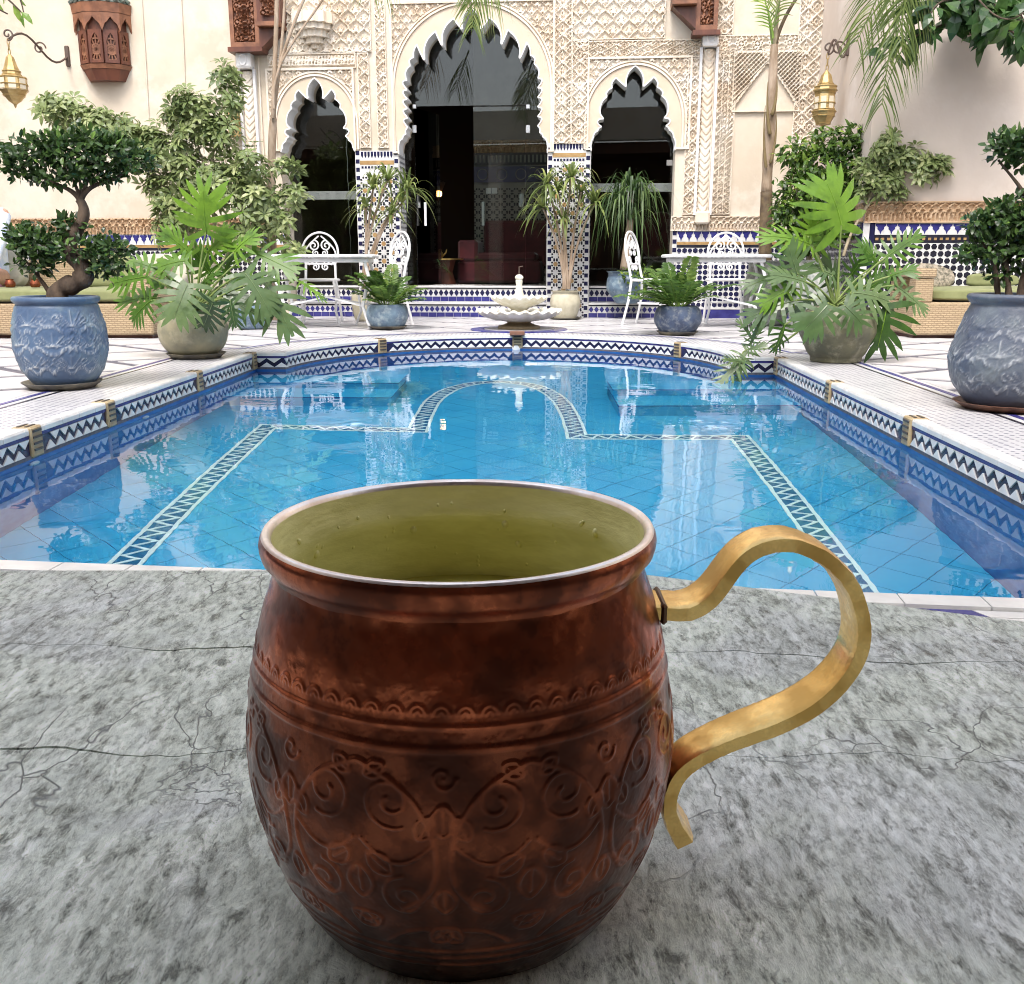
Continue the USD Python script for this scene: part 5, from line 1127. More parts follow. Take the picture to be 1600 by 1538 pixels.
# woven sofas
def sofa(label, x0, x1, yf, dep, seat_h, back_h, arms, cat='sofa', arm_h=.56):
    g = thing('wicker_sofa', label, cat, ((x0 + x1) / 2, yf, 0)); cx = (x0 + x1) / 2
    obj('seat_base', MB().box((cx, yf + dep / 2, .03 + seat_h / 2), (x1 - x0, dep, seat_h), None, .015), 'wicker', g)
    obj('plinth', MB().box((cx, yf + dep / 2 + .02, .016), (x1 - x0 - .06, dep - .06, .03)), 'wood', g)
    obj('backrest', MB().box((cx, yf + dep - .07, (back_h + seat_h) / 2 + .03), (x1 - x0 - .004, .14, back_h - seat_h - .004), None, .015), 'wicker', g)
    for s, xa in ((-1, x0 + .085), (1, x1 - .085)):
        if s in arms: obj('armrest', MB().box((xa, yf + dep / 2 - .075, (seat_h + arm_h) / 2 + .03), (.17, dep - .155, arm_h - seat_h - .004), None, .015), 'wicker', g)
    return g
def cushion(label, c, size, mat, R=None, group=None, puff=.35):
    m = trimesh.creation.icosphere(4); v = m.vertices; v = np.sign(v) * np.abs(v) ** puff; v = v / np.abs(v).max(0) * np.array(size) / 2; v[:, 2] *= (1 - .25 * np.clip((np.abs(v[:, 0] / size[0] * 2) ** 4 + np.abs(v[:, 1] / size[1] * 2) ** 4), 0, 1))
    if R is not None: v = v @ np.asarray(R).T
    g = thing('cushion', label, 'cushion', c, group); obj('cover', trimesh.Trimesh(v + np.asarray(c), m.faces, process=False), mat, g, smooth=True); return g
def rx(d): c, s = math.cos(math.radians(d)), math.sin(math.radians(d)); return np.array([[1, 0, 0], [0, c, -s], [0, s, c]])
yl = 8.15; xa, xb, xm = aty(-150, 527, yl)[0], aty(240, 527, yl)[0], aty(100, 500, yl)[0]
sofa('long tan woven sofa at the left behind the blue bonsai pot', xa, xb, yl, .95, .26, .62, (1,), arm_h=.58)
for lab, ca, cb in (('flat olive seat cushion with the copper jugs, at the left sofa', xa + .02, xm - .03), ('flat olive seat cushion at the right end of the left sofa', xm - .02, xb - .19)):
    cushion(lab, ((ca + cb) / 2, yl + .40, .355), (cb - ca, .78, .13), 'cushion', puff=.28)
cushion('pale striped cushion leaning at the left end of the left sofa', (xa + .52, yl + .66, .56), (.5, .16, .34), 'cushion_pale', rx(-18))
cushion('olive back cushion leaning behind the bonsai trunk', (xm + .10, yl + .70, .56), (.52, .16, .33), 'cushion', rx(-18))
cushion('pale back cushion nearest the right arm of the left sofa', (xm + .62, yl + .70, .55), (.46, .15, .30), 'cushion_pale', rx(-20))
for i, (px_, lab) in enumerate(((17, 'left small copper jug on the olive cushion'), (56, 'right small copper jug on the olive cushion'))):
    p = aty(px_, 453, yl + .17); g = thing('copper_jug', lab, 'jug', (p[0], yl + .17, .422))
    obj('body', MB().lathe([(.001, .0), (.034, .0), (.042, .014), (.043, .03), (.034, .05), (.029, .058), (.034, .066), (.031, .066), (.027, .058), (.001, .056)], (p[0], yl + .17, .422), 24), 'copper_jug', g, smooth=40)
yr = 8.15; x0 = aty(1424, 528, yr)[0]; x1 = x0 + 2.1
g = thing('wicker_sofa', 'tan woven sofa with open arm at the right, behind the carved pot', 'sofa', (x0, yr, 0))
obj('seat_base', MB().box((x0 + 1.05, yr + .45, .165), (2.1, .9, .27), None, .015), 'wicker', g); obj('plinth', MB().box((x0 + 1.05, yr + .47, .016), (2.04, .84, .03)), 'wood', g)
obj('backrest', MB().box((x0 + 1.05, yr + .83, .55), (2.09, .14, .49), None, .015), 'wicker', g)
obj('arm_post', MB().box((x0 + .075, yr + .08, .40), (.15, .15, .196), None, .01), 'wicker', g)
obj('arm_top', MB().box((x0 + .075, yr + .37, .54), (.17, .76, .075), None, .012), 'wicker', g)
obj('arm_post', MB().box((x0 + .075, yr + .60, .40), (.13, .30, .196), None, .01), 'wicker', g)
cushion('dark olive seat cushion of the right sofa', (x0 + 1.1, yr + .42, .36), (1.85, .74, .13), 'cushion', puff=.28)
cushion('patterned brown cushion seen through the open arm of the right sofa', (x0 + .38, yr + .60, .52), (.36, .15, .26), 'cushion_pattern', rx(-16))
cushion('upper olive cushion behind the right bonsai stems', (x0 + .92, yr + .62, .62), (.46, .16, .18), 'cushion', rx(-10))
cushion('lower olive cushion behind the right bonsai stems', (x0 + .90, yr + .58, .47), (.50, .20, .13), 'cushion', rx(-4))
# lanterns
def lantern(label, px, rows, yd, plane_pt, hook_px, mat='brass_lamp'):
    """Eight sided hanging brass lantern: rows of (photo half width, photo y) from the top down."""
    s = pxm(yd, 2.2); c = aty(px, rows[0][1], yd); g = thing('brass_lantern', label, 'lantern', tuple(aty(px, rows[-1][1], yd)))
    pr = [(max(hw, .3) * s, aty(px, y, yd)[2]) for hw, y in rows][::-1]; loc = (c[0], yd, 0)
    obj('shell', MB().lathe(pr, loc, 8), mat, g)
    zz_ = [z for r, z in pr]; rr = [r for r, z in pr]
    for k in range(8):
        a = (k + .5) * math.pi / 4; i = int(np.argmax(rr)); zc = aty(px, rows[len(rows) // 2][1], yd)[2]
        r_ = np.interp(zc, zz_, rr) * math.cos(math.pi / 8); d = np.array([math.cos(a), math.sin(a), 0]); t = np.array([-d[1], d[0], 0]); w = r_ * .26
        pn_ = obj('window', MB().box(np.array([loc[0], loc[1], zc]) + d * (r_ + .001), (.006, 2 * w, .5 * (zz_[-1] - zz_[0]) * .42), np.array([d, t, [0, 0, 1]]).T), 'lamp_glass', g)
    for z_, r_ in zip(zz_[1:-1], rr[1:-1]):
        if r_ > .55 * max(rr): a = np.arange(9) * math.pi / 4; obj('band', MB().tube(np.c_[loc[0] + r_ * 1.01 * np.cos(a), loc[1] + r_ * 1.01 * np.sin(a), np.full(9, z_)], .008, 5, cap=False), mat, g)
    top = np.array([loc[0], yd, zz_[-1]]); hk = aty(*hook_px, yd); hk[0] = top[0]; n = max(3, int((hk[2] - top[2]) / .045)); ch = MB()
    for k in range(n):
        zc = top[2] + (k + .5) * (hk[2] - top[2]) / n; a = np.linspace(0, 2 * np.pi, 9); q = np.c_[.012 * np.cos(a), 0 * a, .030 * np.sin(a)]
        if k % 2: q = q[:, [1, 0, 2]]
        ch.tube(q + (top[0], yd, zc), .005, 4, cap=False)
    obj('chain', ch, 'brass_lamp', g, kind='stuff')
    pp = np.array(plane_pt); hk = np.array([top[0], yd, hk[2]]); t = np.linspace(0, 1, 14)[:, None]; arm = hk + (pp - hk) * t + np.c_[0 * t, 0 * t, .10 * np.sin(t * math.pi * 2)]
    br = MB().tube(arm, .012, 6); br.tube(spiral3(hk + (0, 0, .05), .06, 1.3, -math.pi / 2, 1, np.array([1.0, 0, 0]), np.array([0, 0, 1.0])), .009, 5); br.tube(spiral3((hk + pp) / 2, .07, 1.3, 0, 1, np.array([1.0, 0, 0]), np.array([0, 0, 1.0])), .009, 5); br.box(pp, (.05, .05, .22), None, .01)
    obj('wall_bracket', br, 'iron', g, smooth=50); return g
bp = CAM + ray(1327, 68) * (np.dot(RS.P - CAM, RS.N) / np.dot(ray(1327, 68), RS.N))
lantern('slim brass lantern hanging on a scrolled bracket at the right', 1292, [(1.5, 110), (8, 118), (12, 132), (17, 136), (18, 142), (15.5, 146), (16.5, 162), (16.5, 172), (18.5, 175), (17, 182), (11, 194), (2, 198), (1, 203)], bp[1] + .05, bp, (1294, 84))
lantern('brass lantern with white panes hanging at the left edge', 15, [(1.5, 85), (6, 90), (10, 104), (13, 112), (14, 118), (21, 122), (22, 133), (21.5, 141), (16, 150), (10, 158), (3, 163), (.8, 169)], 10.6, (aty(22, 40, 10.6)[0], FA.map([[aty(22, 40, 10.6)[0] - .64, 0, 0]])[0][1], aty(22, 50, 10.6)[2]), (17, 62))
# small brass wall lamp half hidden in the foliage
g = thing('wall_lamp', 'small brass wall lamp half hidden by the bush at the left', 'lamp', tuple(FA.map([[*F(371, 196), .08]])[0])); c = FA.map([[*F(371, 196), .10]])[0]
hs = (F(371, 175)[1] - F(371, 217)[1]) / 2
obj('shell', MB().lathe([(.03, -hs), (.07, -hs * .9), (.075, -hs * .3), (.06, -hs * .2), (.06, hs * .5), (.075, hs * .6), (.05, hs), (.001, hs)], c, 8), 'brass_lamp', g); obj('back_plate', MB().prism(sbox(F(371, 196)[0] - .05, c[2] - hs * .8, F(371, 196)[0] + .05, c[2] + hs * .8), .001, .03, FA), 'brass_lamp', g)
# carved wooden wall lantern with a tiled roof (left wall)
cu, zt = F(162, 50)[0], 0
def wz(y): return F(165, y)[1]
ww = thing('wooden_lantern', 'brown carved wooden wall lantern with a green tiled roof on the left wall', 'lantern', tuple(FA.map([[cu, wz(130), 0]])[0]))
sW = F(205, 60)[0] - F(160, 60)[0]
def octa(r, d=.80): a = np.linspace(0, np.pi, 5); return [(r * math.cos(t), r * d * math.sin(t)) for t in np.linspace(-.0, math.pi, 6)]
def half_oct_prism(r0, r1, z0, z1, du0=0.0, du1=0.0, d=.75):
    a = np.linspace(0, np.pi, 6); n = len(a); v = []
    for r, z, du in ((r0, z0, du0), (r1, z1, du1)):
        for t in a: v.append((cu + du + r * math.cos(t), z, .002 + r * d * math.sin(t)))
    f = []
    for k in range(n):
        k2 = (k + 1) % n; f += [[k, k2, n + k2], [k, n + k2, n + k]]
    f += [[0, k + 1, k] for k in range(1, n - 1)] + [[n, n + k, n + k + 1] for k in range(1, n - 1)]
    m = trimesh.Trimesh(FA.map(np.array(v)), f, process=False); trimesh.repair.fix_normals(m); return m
obj('roof', half_oct_prism(sW * 1.02, sW * .2, wz(10), wz(-30)), 'roof_tile', ww)
for k in range(11):
    a = (k + .5) / 11 * math.pi; o = np.array([cu + sW * 1.03 * math.cos(a), wz(8.5), .004 + sW * .775 * math.sin(a)]); t_ = np.array([cu + sW * .25 * math.cos(a), wz(-28), .004 + sW * .2 * math.sin(a)]); obj('roof_rib', MB().tube(FA.map([o, t_]), .022, 6), 'roof_tile', ww)
obj('eave', half_oct_prism(sW * 1.0, sW * 1.04, wz(26), wz(11)), 'wood_light', ww)
a6 = np.linspace(0, np.pi, 6)
for k in range(5):                                       # pointed lambrequin panels under the eave, one per side
    p0, p1 = [np.array([cu + sW * .985 * math.cos(t), .002 + sW * .74 * math.sin(t)]) for t in (a6[k], a6[k + 1])]; mid_ = (p0 + p1) / 2; ztop, zlo, zhi = wz(26.5), wz(55), wz(33)
    prof_ = [(0, ztop), (0, zlo), (.16, wz(44)), (.32, wz(40)), (.5, zhi), (.68, wz(40)), (.84, wz(44)), (1, zlo), (1, ztop)]; L_ = np.linalg.norm(p1 - p0)
    nrm = np.array([(p1 - p0)[1], -(p1 - p0)[0]]) / L_; nrm = nrm if np.dot(nrm, mid_ - np.array([cu, 0])) > 0 else -nrm
    def fn(v): q = p0 + (p1 - p0) * (v[:, :1] / L_) + nrm * v[:, 2:3]; return FA.map(np.c_[q[:, 0], v[:, 1], q[:, 1]])
    obj('lambrequin', MB().prism(Polygon([(x * L_ * .995 + .0025 * L_, z) for x, z in prof_]), -.02, .0, fn=fn), 'wood_light', ww)
    q0, q1 = [np.array([cu + sW * .80 * math.cos(t), .002 + sW * .60 * math.sin(t)]) for t in (a6[k], a6[k + 1])]; L2 = np.linalg.norm(q1 - q0); n2 = nrm
    def fn2(v): q = q0 + (q1 - q0) * (v[:, :1] / L2) + n2 * v[:, 2:3]; return FA.map(np.c_[q[:, 0], v[:, 1], q[:, 1]])
    zb, zt2 = wz(104), wz(53)
    fr_ = sbox(.02 * L2, zb, .98 * L2, zt2); hole = Polygon([(.2 * L2, zb + .03), (.8 * L2, zb + .03), (.8 * L2, zt2 - .12), (.65 * L2, zt2 - .06), (.5 * L2, zt2 - .03), (.35 * L2, zt2 - .06), (.2 * L2, zt2 - .12)])
    pnl = obj('carved_panel', MB().prism(fr_.difference(hole), .004, .026, fn=fn2), 'wood', ww)
    la_ = MB(); cx_, cz_ = .5 * L2, (zb + zt2) / 2 - .03
    for r_ in (.06, .12, .19):
        for m_ in range(8): aa = m_ * math.pi / 4; la_.box((0, 0, 0), (.0001, .0001, .0001)); la_.v.pop(); la_.f.pop(); la_.t.pop(); la_.n -= 8
        ringp = Point(cx_, cz_).buffer(r_, 10).difference(Point(cx_, cz_).buffer(r_ - .016, 10)).intersection(hole); la_.prism(ringp, .006, .018, fn=fn2)
    for m_ in range(8):
        aa = m_ * math.pi / 8; la_.prism(LineString([(cx_ - .3 * math.cos(aa), cz_ - .3 * math.sin(aa)), (cx_ + .3 * math.cos(aa), cz_ + .3 * math.sin(aa))]).buffer(.007).intersection(hole), .007, .016, fn=fn2)
    obj('lattice', la_, 'wood_light', pnl, kind='stuff')
obj('body', half_oct_prism(sW * .79, sW * .80, wz(105), wz(27)), 'wood', ww)
obj('base_board', half_oct_prism(sW * .82, sW * .90, wz(112), wz(105.3)), 'wood_light', ww)
obj('base_cap', half_oct_prism(sW * .62, sW * .80, wz(129), wz(112.2)), 'wood', ww)
# things in the dark salon
def room_pt(px, py, w): q = FA.px(px, py, w); return FA.map([[q[0], q[1], w]])[0]
Rf = np.array([[*FU], [*(-FN)], [0, 0, 1]]).T
W_ = -1.5; p = room_pt(790, 440, W_); g = thing('red_sofa', 'dark red velvet sofa inside the doorway before the tiled wall', 'sofa', (p[0], p[1], ZF)); bx = lambda u, w, z, sz, nm, mat='red_velvet', bev=.03: obj(nm, MB().box(FA.map([[u, ZF + z, w]])[0], sz, Rf, bev), mat, g)
u0, u1 = FA.px(716, 440, W_)[0], FA.px(845, 440, W_)[0]; ul = u1 - u0
bx((u0 + u1) / 2, W_ - .25, .15, (ul, .65, .28), 'base'); bx((u0 + u1) / 2 + .1, W_ - .23, .345, (ul - .32, .6, .10), 'seat_pad'); bx((u0 + u1) / 2 + .16, W_ - .62, .52, (ul - .24, .16, .60), 'backrest'); bx(u0 + .14, W_ - .22, .42, (.26, .62, .26), 'armrest')
p = room_pt(1032, 370, -1.2); g = thing('red_cushion', 'dark red cushion leaning inside the right arch', 'cushion', tuple(p)); m = trimesh.creation.icosphere(3, 1.0); v = m.vertices * (.26, .14, .30); obj('cover', trimesh.Trimesh(v @ Rf.T + p, m.faces, process=False), 'red_velvet', g, smooth=True)
p = room_pt(686, 303, -3.6); g = thing('room_lamp', 'small glowing orange lamp deep in the dark salon', 'lamp', tuple(p)); m = trimesh.creation.icosphere(2, .045); obj('bulb', trimesh.Trimesh(m.vertices + p, m.faces), 'bulb', g, smooth=True); obj('shade', MB().lathe([(.05, .05), (.10, .16), (.02, .20), (.001, .20)], p, 16), 'iron', g, smooth=40); obj('stand', MB().tube([(p[0], p[1], ZF - .01), (p[0], p[1], p[2] - .046)], .012, 6), 'iron', g)
p = room_pt(688, 428, -1.3); g = thing('low_table', 'low dark brass topped table with teapot in the doorway', 'table', (p[0], p[1], ZF)); obj('tray', MB().lathe([(.001, ZF + .30), (.30, ZF + .30), (.31, ZF + .32), (.29, ZF + .31), (.001, ZF + .31)], (p[0], p[1], 0), 32), 'brass', g, smooth=40); obj('base', MB().lathe([(.2, ZF), (.16, ZF + .15), (.2, ZF + .299)], (p[0], p[1], 0), 8), 'wood', g)
p = room_pt(686, 405, -1.3); zt_ = ZF + .312; g = thing('teapot', 'little brass teapot on the low table in the doorway', 'teapot', (p[0], p[1], zt_)); obj('body', MB().lathe([(.001, 0), (.04, 0), (.06, .04), (.05, .08), (.03, .10), (.035, .11), (.02, .14), (.008, .15), (.012, .17), (.001, .18)], (p[0], p[1], zt_), 20), 'brass', g, smooth=40); obj('spout', MB().tube([(p[0] + .05, p[1], zt_ + .04), (p[0] + .09, p[1], zt_ + .08), (p[0] + .10, p[1], zt_ + .12)], [.012, .009, .007], 6), 'brass', g); obj('handle', MB().tube([(p[0] - .045, p[1], zt_ + .09), (p[0] - .09, p[1], zt_ + .09), (p[0] - .09, p[1], zt_ + .04), (p[0] - .055, p[1], zt_ + .03)], .006, 5), 'brass', g)

# ================================================================ plants
def nrm(v): return v / np.maximum(np.linalg.norm(v, axis=-1, keepdims=True), 1e-9)
def leaves(mb, P, D, U, L, W, tint, fold=.12, droop=.12):
    """Many small leaves: six points each, folded on the midrib, tip drooping."""
    n = len(P); D = nrm(D); S = nrm(np.cross(D, U)); N = np.cross(S, D); L = np.broadcast_to(L, (n,))[:, None]; W = np.broadcast_to(W, (n,))[:, None]
    q = np.stack([P, P + D * L * .42 + S * W * .5 + N * W * fold, P + D * L * .48 - N * L * .01, P + D * L * .42 - S * W * .5 + N * W * fold, P + D * L * .76 + S * W * .34 - N * L * droop * .35, P + D * L * .76 - S * W * .34 - N * L * droop * .35, P + D * L - N * L * droop], 1)
    f = np.array([[0, 2, 1], [0, 3, 2], [1, 2, 4], [2, 3, 5], [2, 5, 4], [4, 5, 6]])
    F_ = (np.arange(n)[:, None, None] * 7 + f[None]).reshape(-1, 3); mb.add(q.reshape(-1, 3), F_, np.repeat(tint, 7)); return mb
def blob_pts(blobs, y, n, seed, depth=1.0, shell=.5):
    r = np.random.default_rng(seed); ar = np.array([b[2] * b[3] for b in blobs], float); cnt = np.maximum(3, (n * ar / ar.sum()).astype(int)); s = pxm(y, .8); P, O = [], []
    for (px, py, rx_, ry_, *dd), c in zip(blobs, cnt):
        ctr = aty(px, py, y + (dd[0] if dd else 0)); d = nrm(r.normal(size=(c, 3))); rad = (shell + (1 - shell) * r.random((c, 1))) * (1 + .12 * r.normal(size=(c, 1)))
        P.append(ctr + d * rad * np.array([rx_ * s, (rx_ + ry_) / 2 * s * depth, ry_ * s])); O.append(d)
    return np.vstack(P), np.vstack(O), r
def px_tube(mb, pts, y, w, n=7, t=None, wob=0.0, seed=0):
    """Stem through photo pixels (x, y[, depth offset]), w = width in pixels (start, end)."""
    Q = np.array([aty(p[0], p[1], y + (p[2] if len(p) > 2 else 0)) for p in pts]); s = pxm(y, .8)
    if len(Q) > 2:
        q = np.r_[0, np.cumsum(np.linalg.norm(np.diff(Q, axis=0), axis=1))]; m = max(8, len(Q) * 4); Q = CubicSpline(q, Q)(np.linspace(0, q[-1], m))
    r = np.linspace(w[0], w[1], len(Q)) / 2 * s
    if wob: r = r * (1 + wob * (gaussian_filter(np.random.default_rng(seed).normal(0, 1, len(Q)), 1)))
    return mb.tube(Q, r, n)
def plant(name, label, loc, cat='plant', group=None): return thing(name, label, cat, loc, group)
# ---- bonsai trees
def bonsai(label, pot_loc, y, trunk, tw, branches, blobs, n, L, seed, extra=()):
    g = plant('bonsai_tree', label, (pot_loc[0], pot_loc[1], pot_loc[2] + .38), 'bonsai')
    for k, (pts, w) in enumerate([(trunk, tw)] + list(extra)): obj('trunk', px_tube(MB(), pts, y, w, 10, wob=.16, seed=seed + k), 'bark', g, smooth=True)
    for pts, w in branches: obj('branch', px_tube(MB(), pts, y, w, 6, wob=.1, seed=seed), 'bark', g, smooth=True)
    P, O, r = blob_pts(blobs, y, n, seed, .9, .35); m = len(P)
    D = O * .75 + r.normal(size=(m, 3)) * .6 + (0, 0, .18); U = O * .5 + r.normal(size=(m, 3)) * .4 + (0, -.2, .6)
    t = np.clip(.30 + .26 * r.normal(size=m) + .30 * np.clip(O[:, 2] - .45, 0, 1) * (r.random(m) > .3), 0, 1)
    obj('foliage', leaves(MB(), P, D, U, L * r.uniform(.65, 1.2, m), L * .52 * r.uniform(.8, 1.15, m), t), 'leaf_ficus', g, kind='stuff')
bonsai('dark leaved bonsai with twisted trunk in the carved pot at the left', POT_L, POT_L[1],
       [(92, 474), (90, 462), (100, 449), (118, 444), (130, 432), (130, 419), (117, 406), (109, 393), (113, 372), (126, 350), (131, 334), (124, 312)], (34, 15),
       [([(127, 318), (110, 298), (80, 285), (55, 268)], (9, 3)), ([(126, 316), (140, 295), (170, 282), (195, 268)], (9, 3)), ([(125, 314), (118, 290), (100, 262)], (7, 3)), ([(126, 312), (138, 280), (150, 250)], (7, 3)), ([(128, 316, .0), (125, 285, .12), (120, 250, .15)], (7, 3)),
        ([(76, 455), (58, 430), (38, 405)], (8, 3)), ([(110, 395), (85, 388), (60, 385)], (8, 3)), ([(118, 405), (150, 400), (175, 395)], (8, 3)), ([(62, 436), (55, 415), (52, 398)], (5, 2))],
       [(55, 242, 48, 30), (115, 236, 60, 34), (180, 242, 48, 30), (28, 262, 28, 20), (214, 252, 30, 18), (128, 272, 45, 14), (75, 280, 38, 12), (165, 275, 36, 12), (90, 224, 45, 14), (150, 224, 40, 14),
        (58, 382, 50, 28), (118, 388, 55, 22), (172, 396, 34, 32), (35, 368, 28, 20), (108, 352, 30, 14), (52, 412, 34, 18), (165, 420, 24, 20), (95, 452, 9, 5)], 3300, .045, 21)
bonsai('bonsai with several slim stems in the slate pot at the right edge', POT_R, POT_R[1],
       [(1560, 470), (1557, 440), (1552, 410), (1545, 380)], (11, 6),
       [([(1622, 420), (1612, 350), (1598, 300), (1574, 268), (1560, 250)], (9, 4)), ([(1605, 315), (1620, 280), (1640, 250)], (6, 3)), ([(1552, 410), (1535, 380), (1520, 360)], (5, 2)), ([(1570, 400), (1585, 370), (1600, 345)], (5, 2))],
       [(1528, 350, 24, 18), (1565, 345, 40, 30), (1605, 355, 45, 38), (1540, 388, 36, 22), (1585, 325, 36, 20), (1645, 360, 40, 45), (1520, 400, 20, 14), (1590, 400, 30, 22), (1572, 228, 30, 24), (1608, 236, 40, 28), (1645, 232, 40, 30), (1560, 430, 24, 8)], 2600, .042, 22,
       extra=[([(1576, 470), (1573, 430), (1570, 395), (1578, 360)], (12, 6)), ([(1594, 470), (1600, 430), (1612, 395), (1622, 340)], (12, 6))])
# ---- whorled shrubs (umbrella tree)
def whorls(label, pot_loc, y, stems, blobs, n, L, seed, name='umbrella_shrub', group=None, mat='leaf_scheff'):
    g = plant(name, label, pot_loc, 'shrub', group)
    for pts, w in stems: obj('stem', px_tube(MB(), pts, y, w, 6), 'stem_pale', g, smooth=True)
    P, O, r = blob_pts(blobs, y, n, seed, .8, .45); order = np.argsort(P[:, 1] - O[:, 2] * .2); rest = MB()
    for rank, i in enumerate(order):
        ax = nrm(O[i] * .8 + (0, -.25, .75) + r.normal(size=3) * .35); a = nrm(np.cross(ax, (.3, 1, .2))); b = np.cross(ax, a); k = int(r.integers(6, 9)); th = np.arange(k) / k * 2 * np.pi + r.random() * 6
        D = np.cos(th)[:, None] * a + np.sin(th)[:, None] * b + ax * r.uniform(.05, .45); mb = MB() if rank < 130 else rest
        leaves(mb, np.repeat(P[i][None], k, 0) + nrm(D) * L * .12, D, np.repeat(ax[None], k, 0), L * r.uniform(.75, 1.1, k), L * .36, np.clip(.25 + .5 * r.random() + .12 * r.normal(size=k), 0, 1), .1, .28)
        mb.tube([P[i] - ax * L * .9, P[i]], L * .025, 4, cap=False, t=.7)
        if rank < 130: obj('leaf_whorl', mb, mat, g)
    obj('leaf_whorls_inside', rest, mat, g, kind='stuff')
whorls('big pale variegated umbrella shrub spreading over the left wall', POT_SC, 9.55,
       [([(322, 425), (300, 380), (280, 320), (265, 270)], (6, 3)), ([(330, 425), (335, 350), (330, 270), (345, 180), (352, 130)], (7, 3)), ([(338, 425), (375, 360), (400, 300)], (6, 3)), ([(280, 320), (220, 260), (150, 215), (100, 180)], (4, 2)), ([(335, 300), (310, 230), (300, 170)], (4, 2)), ([(312, 400), (262, 330), (225, 290)], (4, 2)), ([(440, 410), (446, 380), (452, 300)], (4, 2))],
       [(90, 166, 40, 20), (122, 184, 36, 18), (150, 186, 26, 18), (170, 204, 46, 22), (205, 222, 36, 22), (215, 250, 34, 22), (238, 216, 26, 24), (302, 165, 36, 30), (275, 180, 20, 18), (352, 116, 22, 16), (355, 150, 22, 24), (312, 200, 45, 30), (268, 238, 45, 28), (345, 210, 32, 34), (300, 275, 50, 34), (250, 295, 26, 32), (352, 285, 40, 40), (392, 258, 28, 34), (400, 322, 40, 40), (452, 262, 26, 16), (458, 306, 24, 18), (434, 346, 28, 26), (378, 372, 40, 26), (290, 335, 42, 34), (262, 350, 20, 30), (455, 395, 18, 16)], 860, .105, 31)
whorls('small pale variegated shrub reaching out before the right wall', (aty(1372, 420, 8.6)[0], 8.6, .3), 8.7,
       [([(1318, 400), (1350, 330), (1400, 280), (1450, 258)], (5, 2)), ([(1350, 330), (1375, 270), (1390, 235)], (4, 2))],
       [(1385, 240, 24, 16), (1420, 250, 36, 18), (1448, 266, 30, 16), (1384, 282, 28, 14), (1392, 218, 16, 12), (1468, 258, 12, 10), (1358, 300, 18, 10), (1404, 300, 14, 8), (1352, 265, 18, 16)], 210, .090, 32)
def bush(label, pot_loc, y, stems, blobs, n, L, seed, mat):
    g = plant('leafy_bush', label, pot_loc, 'shrub')
    for pts, w in stems: obj('stem', px_tube(MB(), pts, y, w, 6), 'stem_pale', g, smooth=True)
    P, O, r = blob_pts(blobs, y, n, seed, .8, .5); m = len(P); D = O * .6 + r.normal(size=(m, 3)) * .6 + (0, -.1, -.15); U = O * .4 + r.normal(size=(m, 3)) * .35 + (0, -.35, .7)
    obj('foliage', leaves(MB(), P, D, U, L * r.uniform(.65, 1.2, m), L * .42, np.clip(.42 + .25 * r.normal(size=m), 0, 1), .14, .3), mat, g, kind='stuff')
bush('dense bright green bush between the palm trunk and the right wall', POT_BU, 9.1, [([(1262, 420), (1268, 360), (1290, 280)], (6, 3)), ([(1274, 420), (1250, 350), (1245, 290)], (5, 3)), ([(1270, 420), (1300, 350), (1330, 270)], (5, 3))],
     [(1238, 238, 24, 18), (1300, 222, 36, 20), (1335, 212, 16, 16), (1280, 258, 46, 30), (1328, 258, 24, 32), (1250, 300, 36, 32), (1292, 308, 42, 36), (1238, 348, 32, 28), (1222, 325, 16, 22), (1328, 308, 22, 22), (1262, 370, 40, 26), (1310, 352, 30, 24)], 3000, .085, 33, 'leaf_bush')
